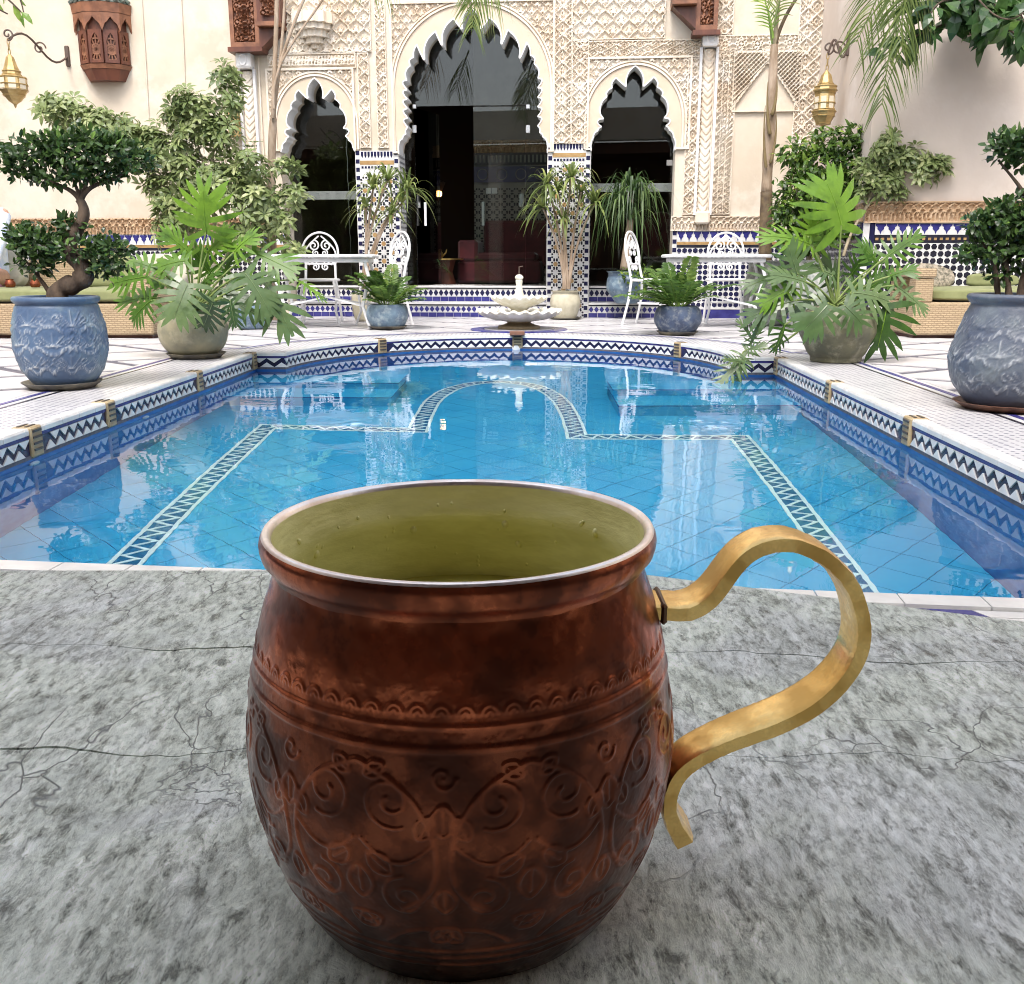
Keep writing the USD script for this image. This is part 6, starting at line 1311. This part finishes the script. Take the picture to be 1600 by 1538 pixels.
# ---- philodendrons: big cut leaves, each a part
def lobed_leaf(base, tip, width, seed, tint, bend=.25, tilt=0.0):
    r = np.random.default_rng(seed); D = tip - base; L = np.linalg.norm(D); D = D / L
    N = nrm(np.array([r.normal() * .25 + tilt, -.72, .55]) + r.normal(size=3) * .12); S = nrm(np.cross(D, N)); N = np.cross(S, D)
    mb = MB(); nl = int(r.integers(6, 8)); V, Fc = [], []
    def P(x, y): return base + D * (x * L) + S * (y * width) + N * (-bend * L * x * x + .10 * width * abs(y) ** 1 - .50 * width * y * y * (1.2))
    def quadstrip(cl, ws):                              # tapering lobe: centre line in (x, y), half widths
        k0 = len(V)
        for (x, y), w, (tx, ty) in zip(cl, ws, np.gradient(np.array(cl), axis=0)):
            q = np.array([tx * L, ty * width]); q = q / max(np.linalg.norm(q), 1e-9); nx, ny = -q[1] / L, q[0] / width
            V.append(P(x + nx * w, y + ny * w)); V.append(P(x - nx * w, y - ny * w))
        for i in range(len(cl) - 1): a = k0 + 2 * i; Fc.extend([[a, a + 1, a + 3], [a, a + 3, a + 2]])
    t = np.linspace(0, 1, 9); quadstrip([(x, .02 * math.sin(7 * x + seed)) for x in t], .062 * width * 1.5 * np.sin(np.clip(t * 1.08 + .10, 0, 1.08) * math.pi / 1.15) ** .8 + .002)
    for sd in (-1, 1):
        for j in range(nl):
            x0 = -.02 + .86 * (j + .3) / nl; ang = math.radians(118 - 88 * (j / (nl - 1)) ** .75 + r.normal() * 5); ln = (.50 * math.sin((.16 + .72 * (1 - j / nl)) * math.pi * .75) + .06) * r.uniform(.88, 1.1)
            q = np.linspace(0, 1, 5); dx, dy = math.cos(ang) * ln * width / L, math.sin(ang) * ln
            cl = [(x0 + dx * u + .06 * u * u, sd * (dy * u)) for u in q]; quadstrip(cl, np.array([.050, .047, .052, .042, .005]) * width * r.uniform(.85, 1.15))
    v = np.array(V); f = np.array(Fc); mb.add(v, f, tint + .08 * r.normal(size=len(v)) * 0 + np.clip(.05 * np.sin(v[:, 2] * 90), -.05, .05))
    k = 9; mid = np.array([P(x, 0) + N * .003 for x in np.linspace(0, .92, 7)]); mb.tube(mid, np.linspace(.012, .003, 7) * width, 4, cap=False, t=.95)
    return mb
def philodendron(label, pot_loc, y, top, specs, seed, trailing=()):
    g = plant('philodendron', label, (pot_loc[0], pot_loc[1], pot_loc[2] + .3), 'plant'); r = np.random.default_rng(seed); s = pxm(y, .5); o = aty(*top, y)
    for k, (bx_, by_, tx_, ty_, w, dy, tint, mt) in enumerate(specs):
        b = aty(bx_, by_, y + dy); t_ = aty(tx_, ty_, y + dy - .04 + .10 * r.normal() * .5)
        lf = obj('leaf', lobed_leaf(b, t_, w * s, seed * 100 + k, tint, r.uniform(.08, .35)), ('leaf_philo', 'leaf_philo_grey')[mt], g)
        if (bx_, by_) not in trailing:
            st = o + (r.normal() * .03, r.normal() * .03, -.02); m = (st + b) / 2 + (0, 0, .03 + .10 * np.linalg.norm(b - st)); q = np.linspace(0, 1, 9)[:, None]; obj('petiole', MB().tube((1 - q) ** 2 * st + 2 * q * (1 - q) * m + q * q * b, np.linspace(.0085, .005, 9), 6), 'stem_green', lf, smooth=True)
    return g
A, B = 0, 1
philodendron('philodendron with large cut leaves in the olive pot at the left', POT_PL, PL[1], (304, 484), [
    (322, 362, 313, 298, 98, .0, .86, A), (299, 398, 258, 360, 62, .10, .80, A), (324, 396, 352, 358, 56, .12, .82, A), (366, 394, 396, 360, 60, .02, .85, A), (364, 395, 345, 355, 46, .15, .7, A), (290, 408, 244, 412, 62, -.05, .70, A),
    (252, 424, 200, 402, 58, .0, .72, A), (230, 432, 165, 442, 58, -.1, .62, A), (242, 466, 182, 462, 58, .05, .62, A), (236, 470, 196, 500, 52, -.12, .40, A), (292, 446, 270, 496, 84, -.30, .75, B), (332, 474, 316, 516, 56, -.32, .12, B), (360, 470, 366, 512, 40, -.28, .2, B),
    (396, 394, 466, 424, 74, .05, .70, A), (414, 440, 458, 516, 92, -.10, .72, B), (384, 428, 428, 484, 76, -.2, .66, B), (350, 466, 414, 492, 56, -.05, .5, B), (358, 442, 404, 424, 58, .12, .55, A), (344, 452, 392, 470, 56, .0, .45, B), (302, 466, 256, 486, 52, -.12, .35, A),
    (462, 437, 512, 458, 34, .0, .9, A), (330, 430, 300, 392, 58, .2, .5, A), (350, 430, 362, 392, 50, .2, .5, A), (276, 438, 240, 440, 50, .12, .5, A), (310, 452, 330, 418, 46, .1, .4, A), (325, 462, 372, 448, 50, .1, .3, B)], 41)
gp = philodendron('philodendron with large cut leaves and a trailing shoot at the right', POT_PR, PR[1], (1304, 484), [
    (1314, 352, 1300, 280, 128, .0, .80, A), (1266, 382, 1202, 354, 58, .0, .88, A), (1268, 382, 1272, 334, 62, .08, .85, A), (1270, 386, 1318, 352, 52, .1, .8, A), (1246, 428, 1232, 384, 62, -.08, .62, B), (1256, 440, 1208, 424, 58, -.1, .68, B), (1228, 424, 1160, 448, 58, .1, .35, A),
    (1242, 470, 1164, 490, 72, -.12, .45, B), (1236, 450, 1190, 474, 54, -.1, .85, A), (1292, 478, 1258, 514, 74, -.34, .55, B), (1334, 458, 1400, 462, 78, -.15, .72, B), (1386, 478, 1374, 544, 94, -.12, .10, A), (1384, 402, 1442, 362, 52, .0, .62, A), (1372, 412, 1348, 376, 54, .08, .5, A),
    (1390, 432, 1430, 416, 48, -.02, .55, A), (1398, 446, 1456, 484, 48, -.05, .75, B), (1226, 508, 1214, 552, 38, -.2, .10, A), (1310, 440, 1290, 404, 56, .14, .42, B), (1330, 430, 1352, 398, 50, .14, .4, A), (1280, 462, 1238, 480, 56, .05, .3, B), (1300, 430, 1266, 412, 54, .0, .5, B), (1356, 452, 1388, 430, 54, .05, .5, A),
    (1320, 478, 1350, 505, 56, -.3, .5, B), (1345, 470, 1330, 440, 44, .1, .3, A),
    (1168, 550, 1118, 606, 46, -.06, .80, B), (1172, 540, 1192, 498, 30, -.05, .75, B), (1164, 560, 1150, 598, 30, -.1, .75, B), (1176, 532, 1160, 500, 26, -.05, .8, B), (1170, 546, 1196, 536, 26, -.1, .7, B), (1160, 566, 1134, 560, 26, -.1, .8, B)], 42,
    trailing=[(1168, 550), (1172, 540), (1164, 560), (1176, 532), (1170, 546), (1160, 566)])
obj('trailing_stem', px_tube(MB(), [(1296, 488, -.15), (1262, 506, -.24), (1222, 536, -.14), (1188, 546, -.06), (1170, 546, -.05), (1158, 570, -.06)], PR[1], (4.5, 2.5), 6), 'stem_green', gp, smooth=True)
# ---- ferns
def fern(label, pot_loc, h, seed, n=34, ln=(.34, .56)):
    g = plant('fern', label, (pot_loc[0], pot_loc[1], pot_loc[2] + h)); r = np.random.default_rng(seed); o = np.array([pot_loc[0], pot_loc[1], pot_loc[2] + h])
    for k in range(n):
        a = r.uniform(0, 2 * np.pi); L = r.uniform(*ln); up = r.uniform(.35, 1.3); d = np.array([math.cos(a), math.sin(a) * .8, 0]); q = np.linspace(0, 1, 16)
        R = o + d * .05 + np.outer(np.sin(q * 1.35) / math.sin(1.35) * L * math.cos(up) * 1.05, d) + np.outer(L * math.sin(up) * (1.5 * q - (.75 + .35 * (1.3 - up)) * q * q), [0, 0, 1.0]); mb = MB().tube(R, np.linspace(.004, .0015, 16), 4, cap=False, t=.75)
        T = nrm(np.gradient(R, axis=0)); S = nrm(np.cross(T, [0, 0, 1.0])); U = np.cross(S, T); i = np.repeat(np.linspace(1.5, 14.9, 20), 2); sd = np.tile([-1, 1], 20)[:, None]
        Pq = np.stack([np.interp(i, np.arange(16), R[:, c]) for c in range(3)], 1); j = i.astype(int); D = S[j] * sd + T[j] * .45 + U[j] * .05 + r.normal(size=(40, 3)) * .08; l = L * .17 * np.sin(np.clip((i / 15) * .86 + .16, 0, 1) * math.pi) ** .7
        leaves(mb, Pq, D, U[j] + r.normal(size=(40, 3)) * .15, l, l * .30 + .004, np.clip(np.full(40, r.uniform(.2, .8)) + .1 * r.normal(size=40), 0, 1), .08, .2); obj('frond', mb, 'leaf_fern', g)
fern('bushy green fern in the low teal pot left of the fountain', POT_FL, .20, 51, 36, (.32, .56))
fern('wide dark green fern in the low navy pot right of the fountain', POT_FR, .22, 52, 40, (.36, .62))
# ---- strap leaved plants
def straps(mb, c, n, L, w, r, up=(.1, 1.3), droop=1.0, tint=(.2, .8), axis=(0, 0, 1.0)):
    for _ in range(n):
        a = r.uniform(0, 2 * np.pi); e = r.uniform(*up); l = L * r.uniform(.7, 1.15); q = np.linspace(0, 1, 7); d = np.array([math.cos(a), math.sin(a), 0]); dr_ = droop * r.uniform(.6, 1.2)
        R = c + np.outer(l * (math.cos(e) * q * (1 - .25 * dr_ * q * .5)), d) + np.outer(l * (math.sin(e) * q - dr_ * .9 * q * q * q * .9), [0, 0, 1.0]); S = nrm(np.cross(np.gradient(R, axis=0), [0, 0, 1.0]) + 1e-6); W = w * np.array([.6, 1, 1, .9, .7, .45, .06])[:, None] / 2
        v = np.stack([R - S * W, R + S * W], 1).reshape(-1, 3); i = np.arange(6)[:, None] * 2; mb.add(v, np.hstack([i, i + 1, i + 3, i + 2]), np.full(len(v), r.uniform(*tint)))
    return mb
def dracaena(label, pot_loc, y, soil_py, heads, seed, pale=False):
    g = plant('dracaena', label, (pot_loc[0], pot_loc[1], pot_loc[2] + .2)); r = np.random.default_rng(seed); cx = 800 + pot_loc[0] / pxm(y, .4)
    for k, (px, py, L, n) in enumerate(heads):
        x0 = cx + r.uniform(-6, 6); obj('stem', px_tube(MB(), [(x0, soil_py), (x0 + (px - x0) * .25, soil_py + (py - soil_py) * .45, .03), (px, py, .0)], y, (4.5, 3), 6), 'palm_trunk', g, smooth=True)
        obj('leaf_rosette', straps(MB(), aty(px, py, y), n, L, .028, r, (-.3, 1.35), .75, (.2, .85)), 'leaf_drac', g)
dracaena('slim dracaena with several leaf heads in front of the right pier', POT_DR, 10.9, 452, [(855, 288, .36, 44), (893, 278, .40, 46), (848, 325, .36, 40), (879, 344, .28, 30), (930, 318, .40, 38), (872, 300, .32, 30), (908, 300, .30, 28)], 61)
dracaena('slim pale dracaena in front of the left pier, behind the white chair', POT_DL, 10.55, 452, [(583, 296, .36, 36), (606, 282, .36, 36), (572, 325, .30, 28), (636, 298, .40, 34), (612, 335, .32, 32), (628, 318, .30, 24)], 62)
g = plant('ponytail_palm', 'ponytail palm with long drooping leaves on the step by the right arch', (POT_PO[0], POT_PO[1], POT_PO[2] + .3)); r = np.random.default_rng(63); ps = pxm(11.0, .5)
obj('trunk', px_tube(MB(), [(976, 422), (979, 395), (984, 350), (986, 302)], 10.98, (16, 7), 9), 'palm_trunk', g, smooth=True)
for px_, py_, n_, L_ in ((986, 300, 60, .62), (1000, 318, 34, .66), (968, 322, 40, .66), (984, 345, 44, .60), (996, 306, 26, .5)): obj('leaf_cluster', straps(MB(), aty(px_, py_, 10.95), n_, L_, .020, r, (.3, 1.45), 1.55, (.1, .85)), 'leaf_pony', g)
straps_d = plant('dark_spiky_plant', 'dark spiky plant just inside the doorway', tuple(room_pt(678, 428, -.9))); obj('leaf_rosette', straps(MB(), room_pt(678, 422, -.9), 30, .34, .02, np.random.default_rng(64), (.2, 1.4), .7, (.0, .5)), 'leaf_pony', straps_d)
obj('stem', MB().tube([room_pt(678, 447, -.9), room_pt(678, 421, -.9)], .03, 8), 'palm_trunk_dark', straps_d)
# ---- palms
def frond(pts, y, L, n, seed, hang=.5, w=.016, mat='leaf_palm', g=None, stalk='stem_green', t0=.12, tint=(.25, .85)):
    r = np.random.default_rng(seed); Q = np.array([aty(p[0], p[1], y + (p[2] if len(p) > 2 else 0)) for p in pts]); q = np.r_[0, np.cumsum(np.linalg.norm(np.diff(Q, axis=0), axis=1))]; sp_ = CubicSpline(q, Q); R = sp_(np.linspace(0, q[-1], 24)); T = nrm(sp_(np.linspace(0, q[-1], 24), 1))
    f_ = MB().tube(R, np.linspace(.012, .003, 24), 5, t=.6); S0 = nrm(np.cross(T, [0, -1.0, .15])); U = np.cross(S0, T)
    for k in range(n):
        u = t0 + (1 - t0) * (k + .5) / n; j = min(23, int(u * 23)); p = sp_(u * q[-1])
        for sd in (-1, 1):
            l = L * (.55 + .45 * math.sin(min(1, u * 1.1 + .15) * math.pi)) * r.uniform(.8, 1.15); d = nrm(S0[j] * sd * .75 + T[j] * .75 + r.normal(size=3) * .10); qq = np.linspace(0, 1, 5)[:, None]
            c = p + d * l * qq + np.array([0, 0, -1.0]) * l * hang * qq ** 2; W = w * np.array([.6, 1, .9, .6, .08])[:, None] / 2; sn = nrm(np.cross(np.gradient(c, axis=0), U[j] + r.normal(size=3) * .3)); v = np.stack([c - sn * W, c + sn * W], 1).reshape(-1, 3); i = np.arange(4)[:, None] * 2
            f_.add(v, np.hstack([i, i + 1, i + 3, i + 2]), np.full(len(v), r.uniform(*tint)))
    return obj('frond', f_, mat, g)
g = plant('palm_tree', 'palm with pale peeling trunk in the mosaic pot by the right niche', (POT_PT[0], POT_PT[1], .5), 'palm')
obj('trunk', px_tube(MB(), [(1195, 412), (1196, 370), (1197, 335), (1198, 300)], 9.9, (21, 19), 12, wob=.08, seed=1), 'palm_trunk_dark', g, smooth=True)
obj('trunk', px_tube(MB(), [(1198, 302), (1200, 250), (1204, 190), (1207, 130), (1210, 70)], 9.9, (18, 12), 12, wob=.12, seed=2), 'palm_trunk', g, smooth=True)
for k, (pts, w) in enumerate((([(1203, 210), (1199, 170), (1200, 128)], (6, 1)), ([(1206, 180), (1213, 150), (1214, 122)], (6, 1)), ([(1204, 255), (1211, 222), (1212, 170)], (5, 1)), ([(1197, 262), (1194, 225), (1196, 165)], (5, 1)))): obj('leaf_sheath', px_tube(MB(), [(a, b, -.07) for a, b in pts], 9.9, w, 6), 'leaf_dry', g, smooth=True)
for k, (pts, w, m_) in enumerate((([(1209, 80), (1214, 30), (1220, -40)], (7, 5), 'stem_pale'), ([(1210, 82), (1222, 38), (1250, -10), (1275, -40)], (6, 4), 'palm_trunk_dark'), ([(1208, 75), (1203, 40), (1199, 10)], (4, 2), 'stem_green'))): obj('leaf_stalk', px_tube(MB(), pts, 9.9, w, 7), m_, g, smooth=True)
frond([(1208, 60), (1203, 30), (1197, 8), (1190, -30)], 9.85, .20, 14, 71, .35, .014, 'leaf_light', g)
frond([(1209, 40), (1216, 10), (1230, -40)], 9.8, .22, 12, 72, .4, .014, 'leaf_palm', g)
g = plant('palm_tree', 'thin dry palm stems leaning up beside the left arch', (aty(428, 480, 9.9)[0], 9.9, 0), 'palm')
obj('trunk', px_tube(MB(), [(428, 500), (427, 440), (424, 360), (424, 300), (425, 230), (427, 185)], 9.9, (15, 11), 9, wob=.12, seed=3), 'palm_trunk', g, smooth=True)
for k, (pts, w) in enumerate((([(427, 190), (429, 120), (431, 60), (433, -40)], (8, 6)), ([(427, 190), (434, 130), (441, 60), (446, -40)], (5, 4)), ([(426, 185), (436, 110), (462, 30), (492, -40)], (6, 4)), ([(428, 170), (444, 90), (476, 40), (520, -30)], (4, 3)))): obj('leaf_stalk', px_tube(MB(), [(a, b, -.03 * k) for a, b in pts], 9.9, w, 7), 'palm_trunk', g, smooth=True)
g = plant('hanging_palm', 'yellow green palm frond tips hanging over the top of the middle arch', (aty(745, -120, 9.0)[0], 9.0, 3.6), 'palm')
frond([(790, -110), (765, -50), (745, 0), (738, 42)], 9.0, .30, 26, 73, .7, .011, 'leaf_palm', g, tint=(.4, .9)); frond([(770, -110), (755, -60), (742, -15), (728, 12)], 9.05, .26, 18, 74, .8, .011, 'leaf_palm', g, tint=(.4, .9))
frond([(610, -120), (590, -60), (578, -18)], 9.2, .30, 14, 75, 1.0, .009, 'leaf_palm', g); frond([(545, -120), (520, -60), (505, -20)], 9.3, .24, 12, 76, 1.0, .009, 'leaf_dry', g)
g = plant('hanging_palm', 'long drooping palm fronds hanging before the right wall near the slim lantern', (aty(1420, -120, 8.2)[0], 8.2, 3.3), 'palm')
frond([(1480, -120), (1430, -40), (1400, 40), (1384, 120), (1378, 165)], 8.2, .40, 34, 77, .75, .012, 'leaf_palm', g, tint=(.1, .75)); frond([(1440, -110), (1395, -50), (1360, 20), (1338, 66)], 8.3, .36, 22, 78, .8, .012, 'leaf_palm', g, tint=(.1, .75)); frond([(1460, -100), (1425, -30), (1410, 30), (1412, 80)], 8.1, .34, 20, 79, .8, .013, 'leaf_palm', g, tint=(.15, .7))
# ---- broad leaved plants high up
def twig_leaves(g, twigs, y, L, seed, mat, per, wratio=.45, droop=.25, down=.5, stem='bark'):
    r = np.random.default_rng(seed)
    for pts, w, n in twigs:
        obj('twig', px_tube(MB(), pts, y, w, 6), stem, g, smooth=True); Q = np.array([aty(p[0], p[1], y + (p[2] if len(p) > 2 else 0)) for p in pts]); q = np.r_[0, np.cumsum(np.linalg.norm(np.diff(Q, axis=0), axis=1))]; sp_ = CubicSpline(q, Q) if len(Q) > 2 else None
        for k in range(n):
            u = (.12 + .88 * (k + r.random()) / n) * q[-1]; p = sp_(u) if sp_ is not None else Q[0] + (Q[-1] - Q[0]) * u / q[-1]
            for _ in range(per):
                d = r.normal(size=3) * (.8, .8, .5) + (0, 0, -down); l = L * r.uniform(.65, 1.2); obj('leaf', leaves(MB(), (p + nrm(d) * l * .15)[None], d[None], (r.normal(size=3) * .4 + (0, -.6, .6))[None], l, l * wratio, np.array([np.clip(r.normal(.42, .25), 0, 1)]), .12, droop), mat, g)
wp_ = CAM + ray(1512, 40) * (np.dot(RW.P - CAM, RW.N) / np.dot(ray(1512, 40), RW.N)); wy = wp_[1]
g0 = thing('wall_planter', 'brown clay planter fixed high on the right wall under dark leaves', 'planter', tuple(wp_ + RW.N * .16)); c = wp_ + RW.N * .17; obj('bowl', MB().lathe([(.001, -.10), (.06, -.10), (.11, -.05), (.15, .03), (.165, .09), (.15, .09), (.13, .03), (.001, .02)], c, 28), 'terracotta', g0, smooth=40); obj('bracket', MB().box(c + RW.N * -.09 + (0, 0, -.06), (.05, .18, .03)), 'iron', g0)
g = plant('broad_leaved_plant', 'dark glossy broad leaved plant overhanging the top right corner', tuple(c + (0, 0, .05)))
twig_leaves(g, [([(1512, 30, .0), (1480, -10, -.2), (1440, 10, -.3), (1420, 30, -.3)], (6, 3), 11), ([(1512, 30), (1530, -30, -.25), (1560, 20, -.35)], (6, 3), 13), ([(1512, 30), (1560, -40, -.2), (1610, -10, -.3), (1640, 40, -.3)], (6, 3), 15), ([(1512, 30), (1500, -40, -.3), (1500, 10, -.45)], (5, 3), 12), ([(1512, 30), (1580, 10, -.25), (1605, 55, -.3)], (5, 3), 12), ([(1512, 28), (1470, 40, -.2), (1420, 62, -.25), (1385, 84, -.25)], (4, 2), 9), ([(1512, 30), (1540, 20, -.2), (1545, 60, -.25)], (4, 2), 9), ([(1512, 30), (1545, 30, -.3), (1590, 55, -.4), (1620, 70, -.4)], (4, 2), 12), ([(1512, 30), (1480, 0, -.35), (1455, 20, -.45), (1450, 45, -.45)], (4, 2), 9), ([(1512, 30), (1530, 0, -.5), (1570, 30, -.6), (1600, 20, -.6)], (4, 2), 12)], wy - .15, .20, 81, 'leaf_broad', 3)
g = plant('leafy_branch', 'light green leafy branch entering at the top left corner', tuple(aty(-30, -60, 7.5)), 'branch')
twig_leaves(g, [([(-60, -70), (-10, -20), (20, 6), (36, 22)], (5, 2), 7), ([(-30, -60), (10, -40), (30, -5), (37, 20)], (4, 2), 5), ([(-50, -20), (-10, 10), (12, 22)], (4, 2), 5)], 7.5, .13, 82, 'leaf_light', 1, .40, .2, .35, 'bark')
bl = plant('creeping_plant', 'small yellow green weed growing in the ponytail palm pot', (POT_PO[0] + .1, POT_PO[1] - .15, .45)); P, O, r = blob_pts([(1000, 440, 18, 20), (985, 430, 16, 12), (1008, 425, 14, 12)], 10.78, 260, 83); obj('foliage', leaves(MB(), P, O + r.normal(size=P.shape) * .5, O + (0, 0, .5), .05, .025, r.random(len(P))), 'leaf_bush', bl, kind='stuff')
# ================================================================ the person sitting at the far left of the sofa
def limb(parts, name, mat, g, el=.02, it=12):
    m = None
    for chain in parts:
        for (a, ra), (b, rb) in zip(chain[:-1], chain[1:]):
            h = m3.Manifold.hull(m3.Manifold.sphere(ra, 20).translate(list(map(float, a))) + m3.Manifold.sphere(rb, 20).translate(list(map(float, b)))) if False else m3.Manifold.batch_hull([m3.Manifold.sphere(ra, 20).translate(list(map(float, a))), m3.Manifold.sphere(rb, 20).translate(list(map(float, b)))])
            m = h if m is None else m + h
    m = m.refine_to_length(el); mm = m.to_mesh(); t = trimesh.Trimesh(mm.vert_properties[:, :3], mm.tri_verts); trimesh.smoothing.filter_taubin(t, iterations=it); return obj(name, t, mat, g, smooth=True)
px0 = aty(-47, 480, yl + .1)[0]; Y0 = yl + .02; pg = thing('person', 'person in pink trousers and pale blue blouse seated at the left edge', 'person', (px0, Y0 + .4, .42))
J = lambda x, y, z: np.array([px0 + x, Y0 + y, z])
sk = [[(J(0, .47, .60), .13), (J(0, .49, .82), .125), (J(0, .50, 1.00), .12), (J(0, .49, 1.09), .05), (J(0, .47, 1.16), .05), (J(0, .455, 1.245), .088), (J(0, .435, 1.21), .075)], [(J(-.16, .49, 1.03), .055), (J(.16, .49, 1.03), .055)], [(J(.17, .49, 1.02), .05), (J(.17, .33, .80), .04), (J(.15, .15, .66), .032), (J(.12, .10, .63), .026)], [(J(-.17, .49, 1.02), .05), (J(-.17, .33, .80), .04), (J(-.12, .14, .66), .032), (J(-.08, .08, .62), .026)],
      [(J(.09, .44, .50), .088), (J(.12, .0, .49), .064), (J(.12, -.02, .12), .042), (J(.12, -.12, .045), .032)], [(J(-.09, .44, .50), .088), (J(-.11, -.02, .49), .064), (J(-.11, -.04, .12), .042), (J(-.11, -.14, .045), .032)]]
for sx in (-1, 1):
    w = J(.12, .10, .63) if sx > 0 else J(-.08, .08, .62)
    for k in range(4):
        a = np.array([(k - 1.5) * .017, -.05, -.012]); sk.append([(w, .018), (w + a, .011), (w + a + (0, -.032 + .004 * abs(k - 1.5), -.012), .0085), (w + a + (0, -.05 + .006 * abs(k - 1.5), -.03), .0075)])
    sk.append([(w, .018), (w + (-sx * .032, -.022, -.006), .011), (w + (-sx * .042, -.05, -.012), .009)])
sk.append([(J(0, .375, 1.215), .012), (J(0, .352, 1.20), .013)])
limb(sk, 'body', 'skin', pg, .012, 10)
limb([[(J(0, .47, .56), .155), (J(0, .49, .80), .150), (J(0, .50, 1.0), .140)], [(J(-.145, .49, 1.02), .07), (J(.145, .49, 1.02), .07)], [(J(.155, .49, 1.01), .068), (J(.17, .33, .79), .060), (J(.18, .20, .68), .068)], [(J(-.155, .49, 1.01), .068), (J(-.17, .33, .79), .060), (J(-.15, .19, .68), .068)]], 'blouse', 'blouse_blue', pg, .02, 8)
limb([[(J(.0, .46, .50), .15), (J(.12, .02, .49), .095), (J(.125, -.03, .30), .10), (J(.125, -.03, .13), .105)], [(J(.0, .46, .50), .15), (J(-.11, .0, .49), .095), (J(-.11, -.05, .30), .10), (J(-.11, -.05, .13), .105)]], 'trousers', 'dress_pink', pg, .02, 8)
limb([[(J(0, .49, 1.27), .098), (J(0, .53, 1.20), .085), (J(0, .55, 1.10), .06)]], 'hair', 'hair', pg, .015, 8)
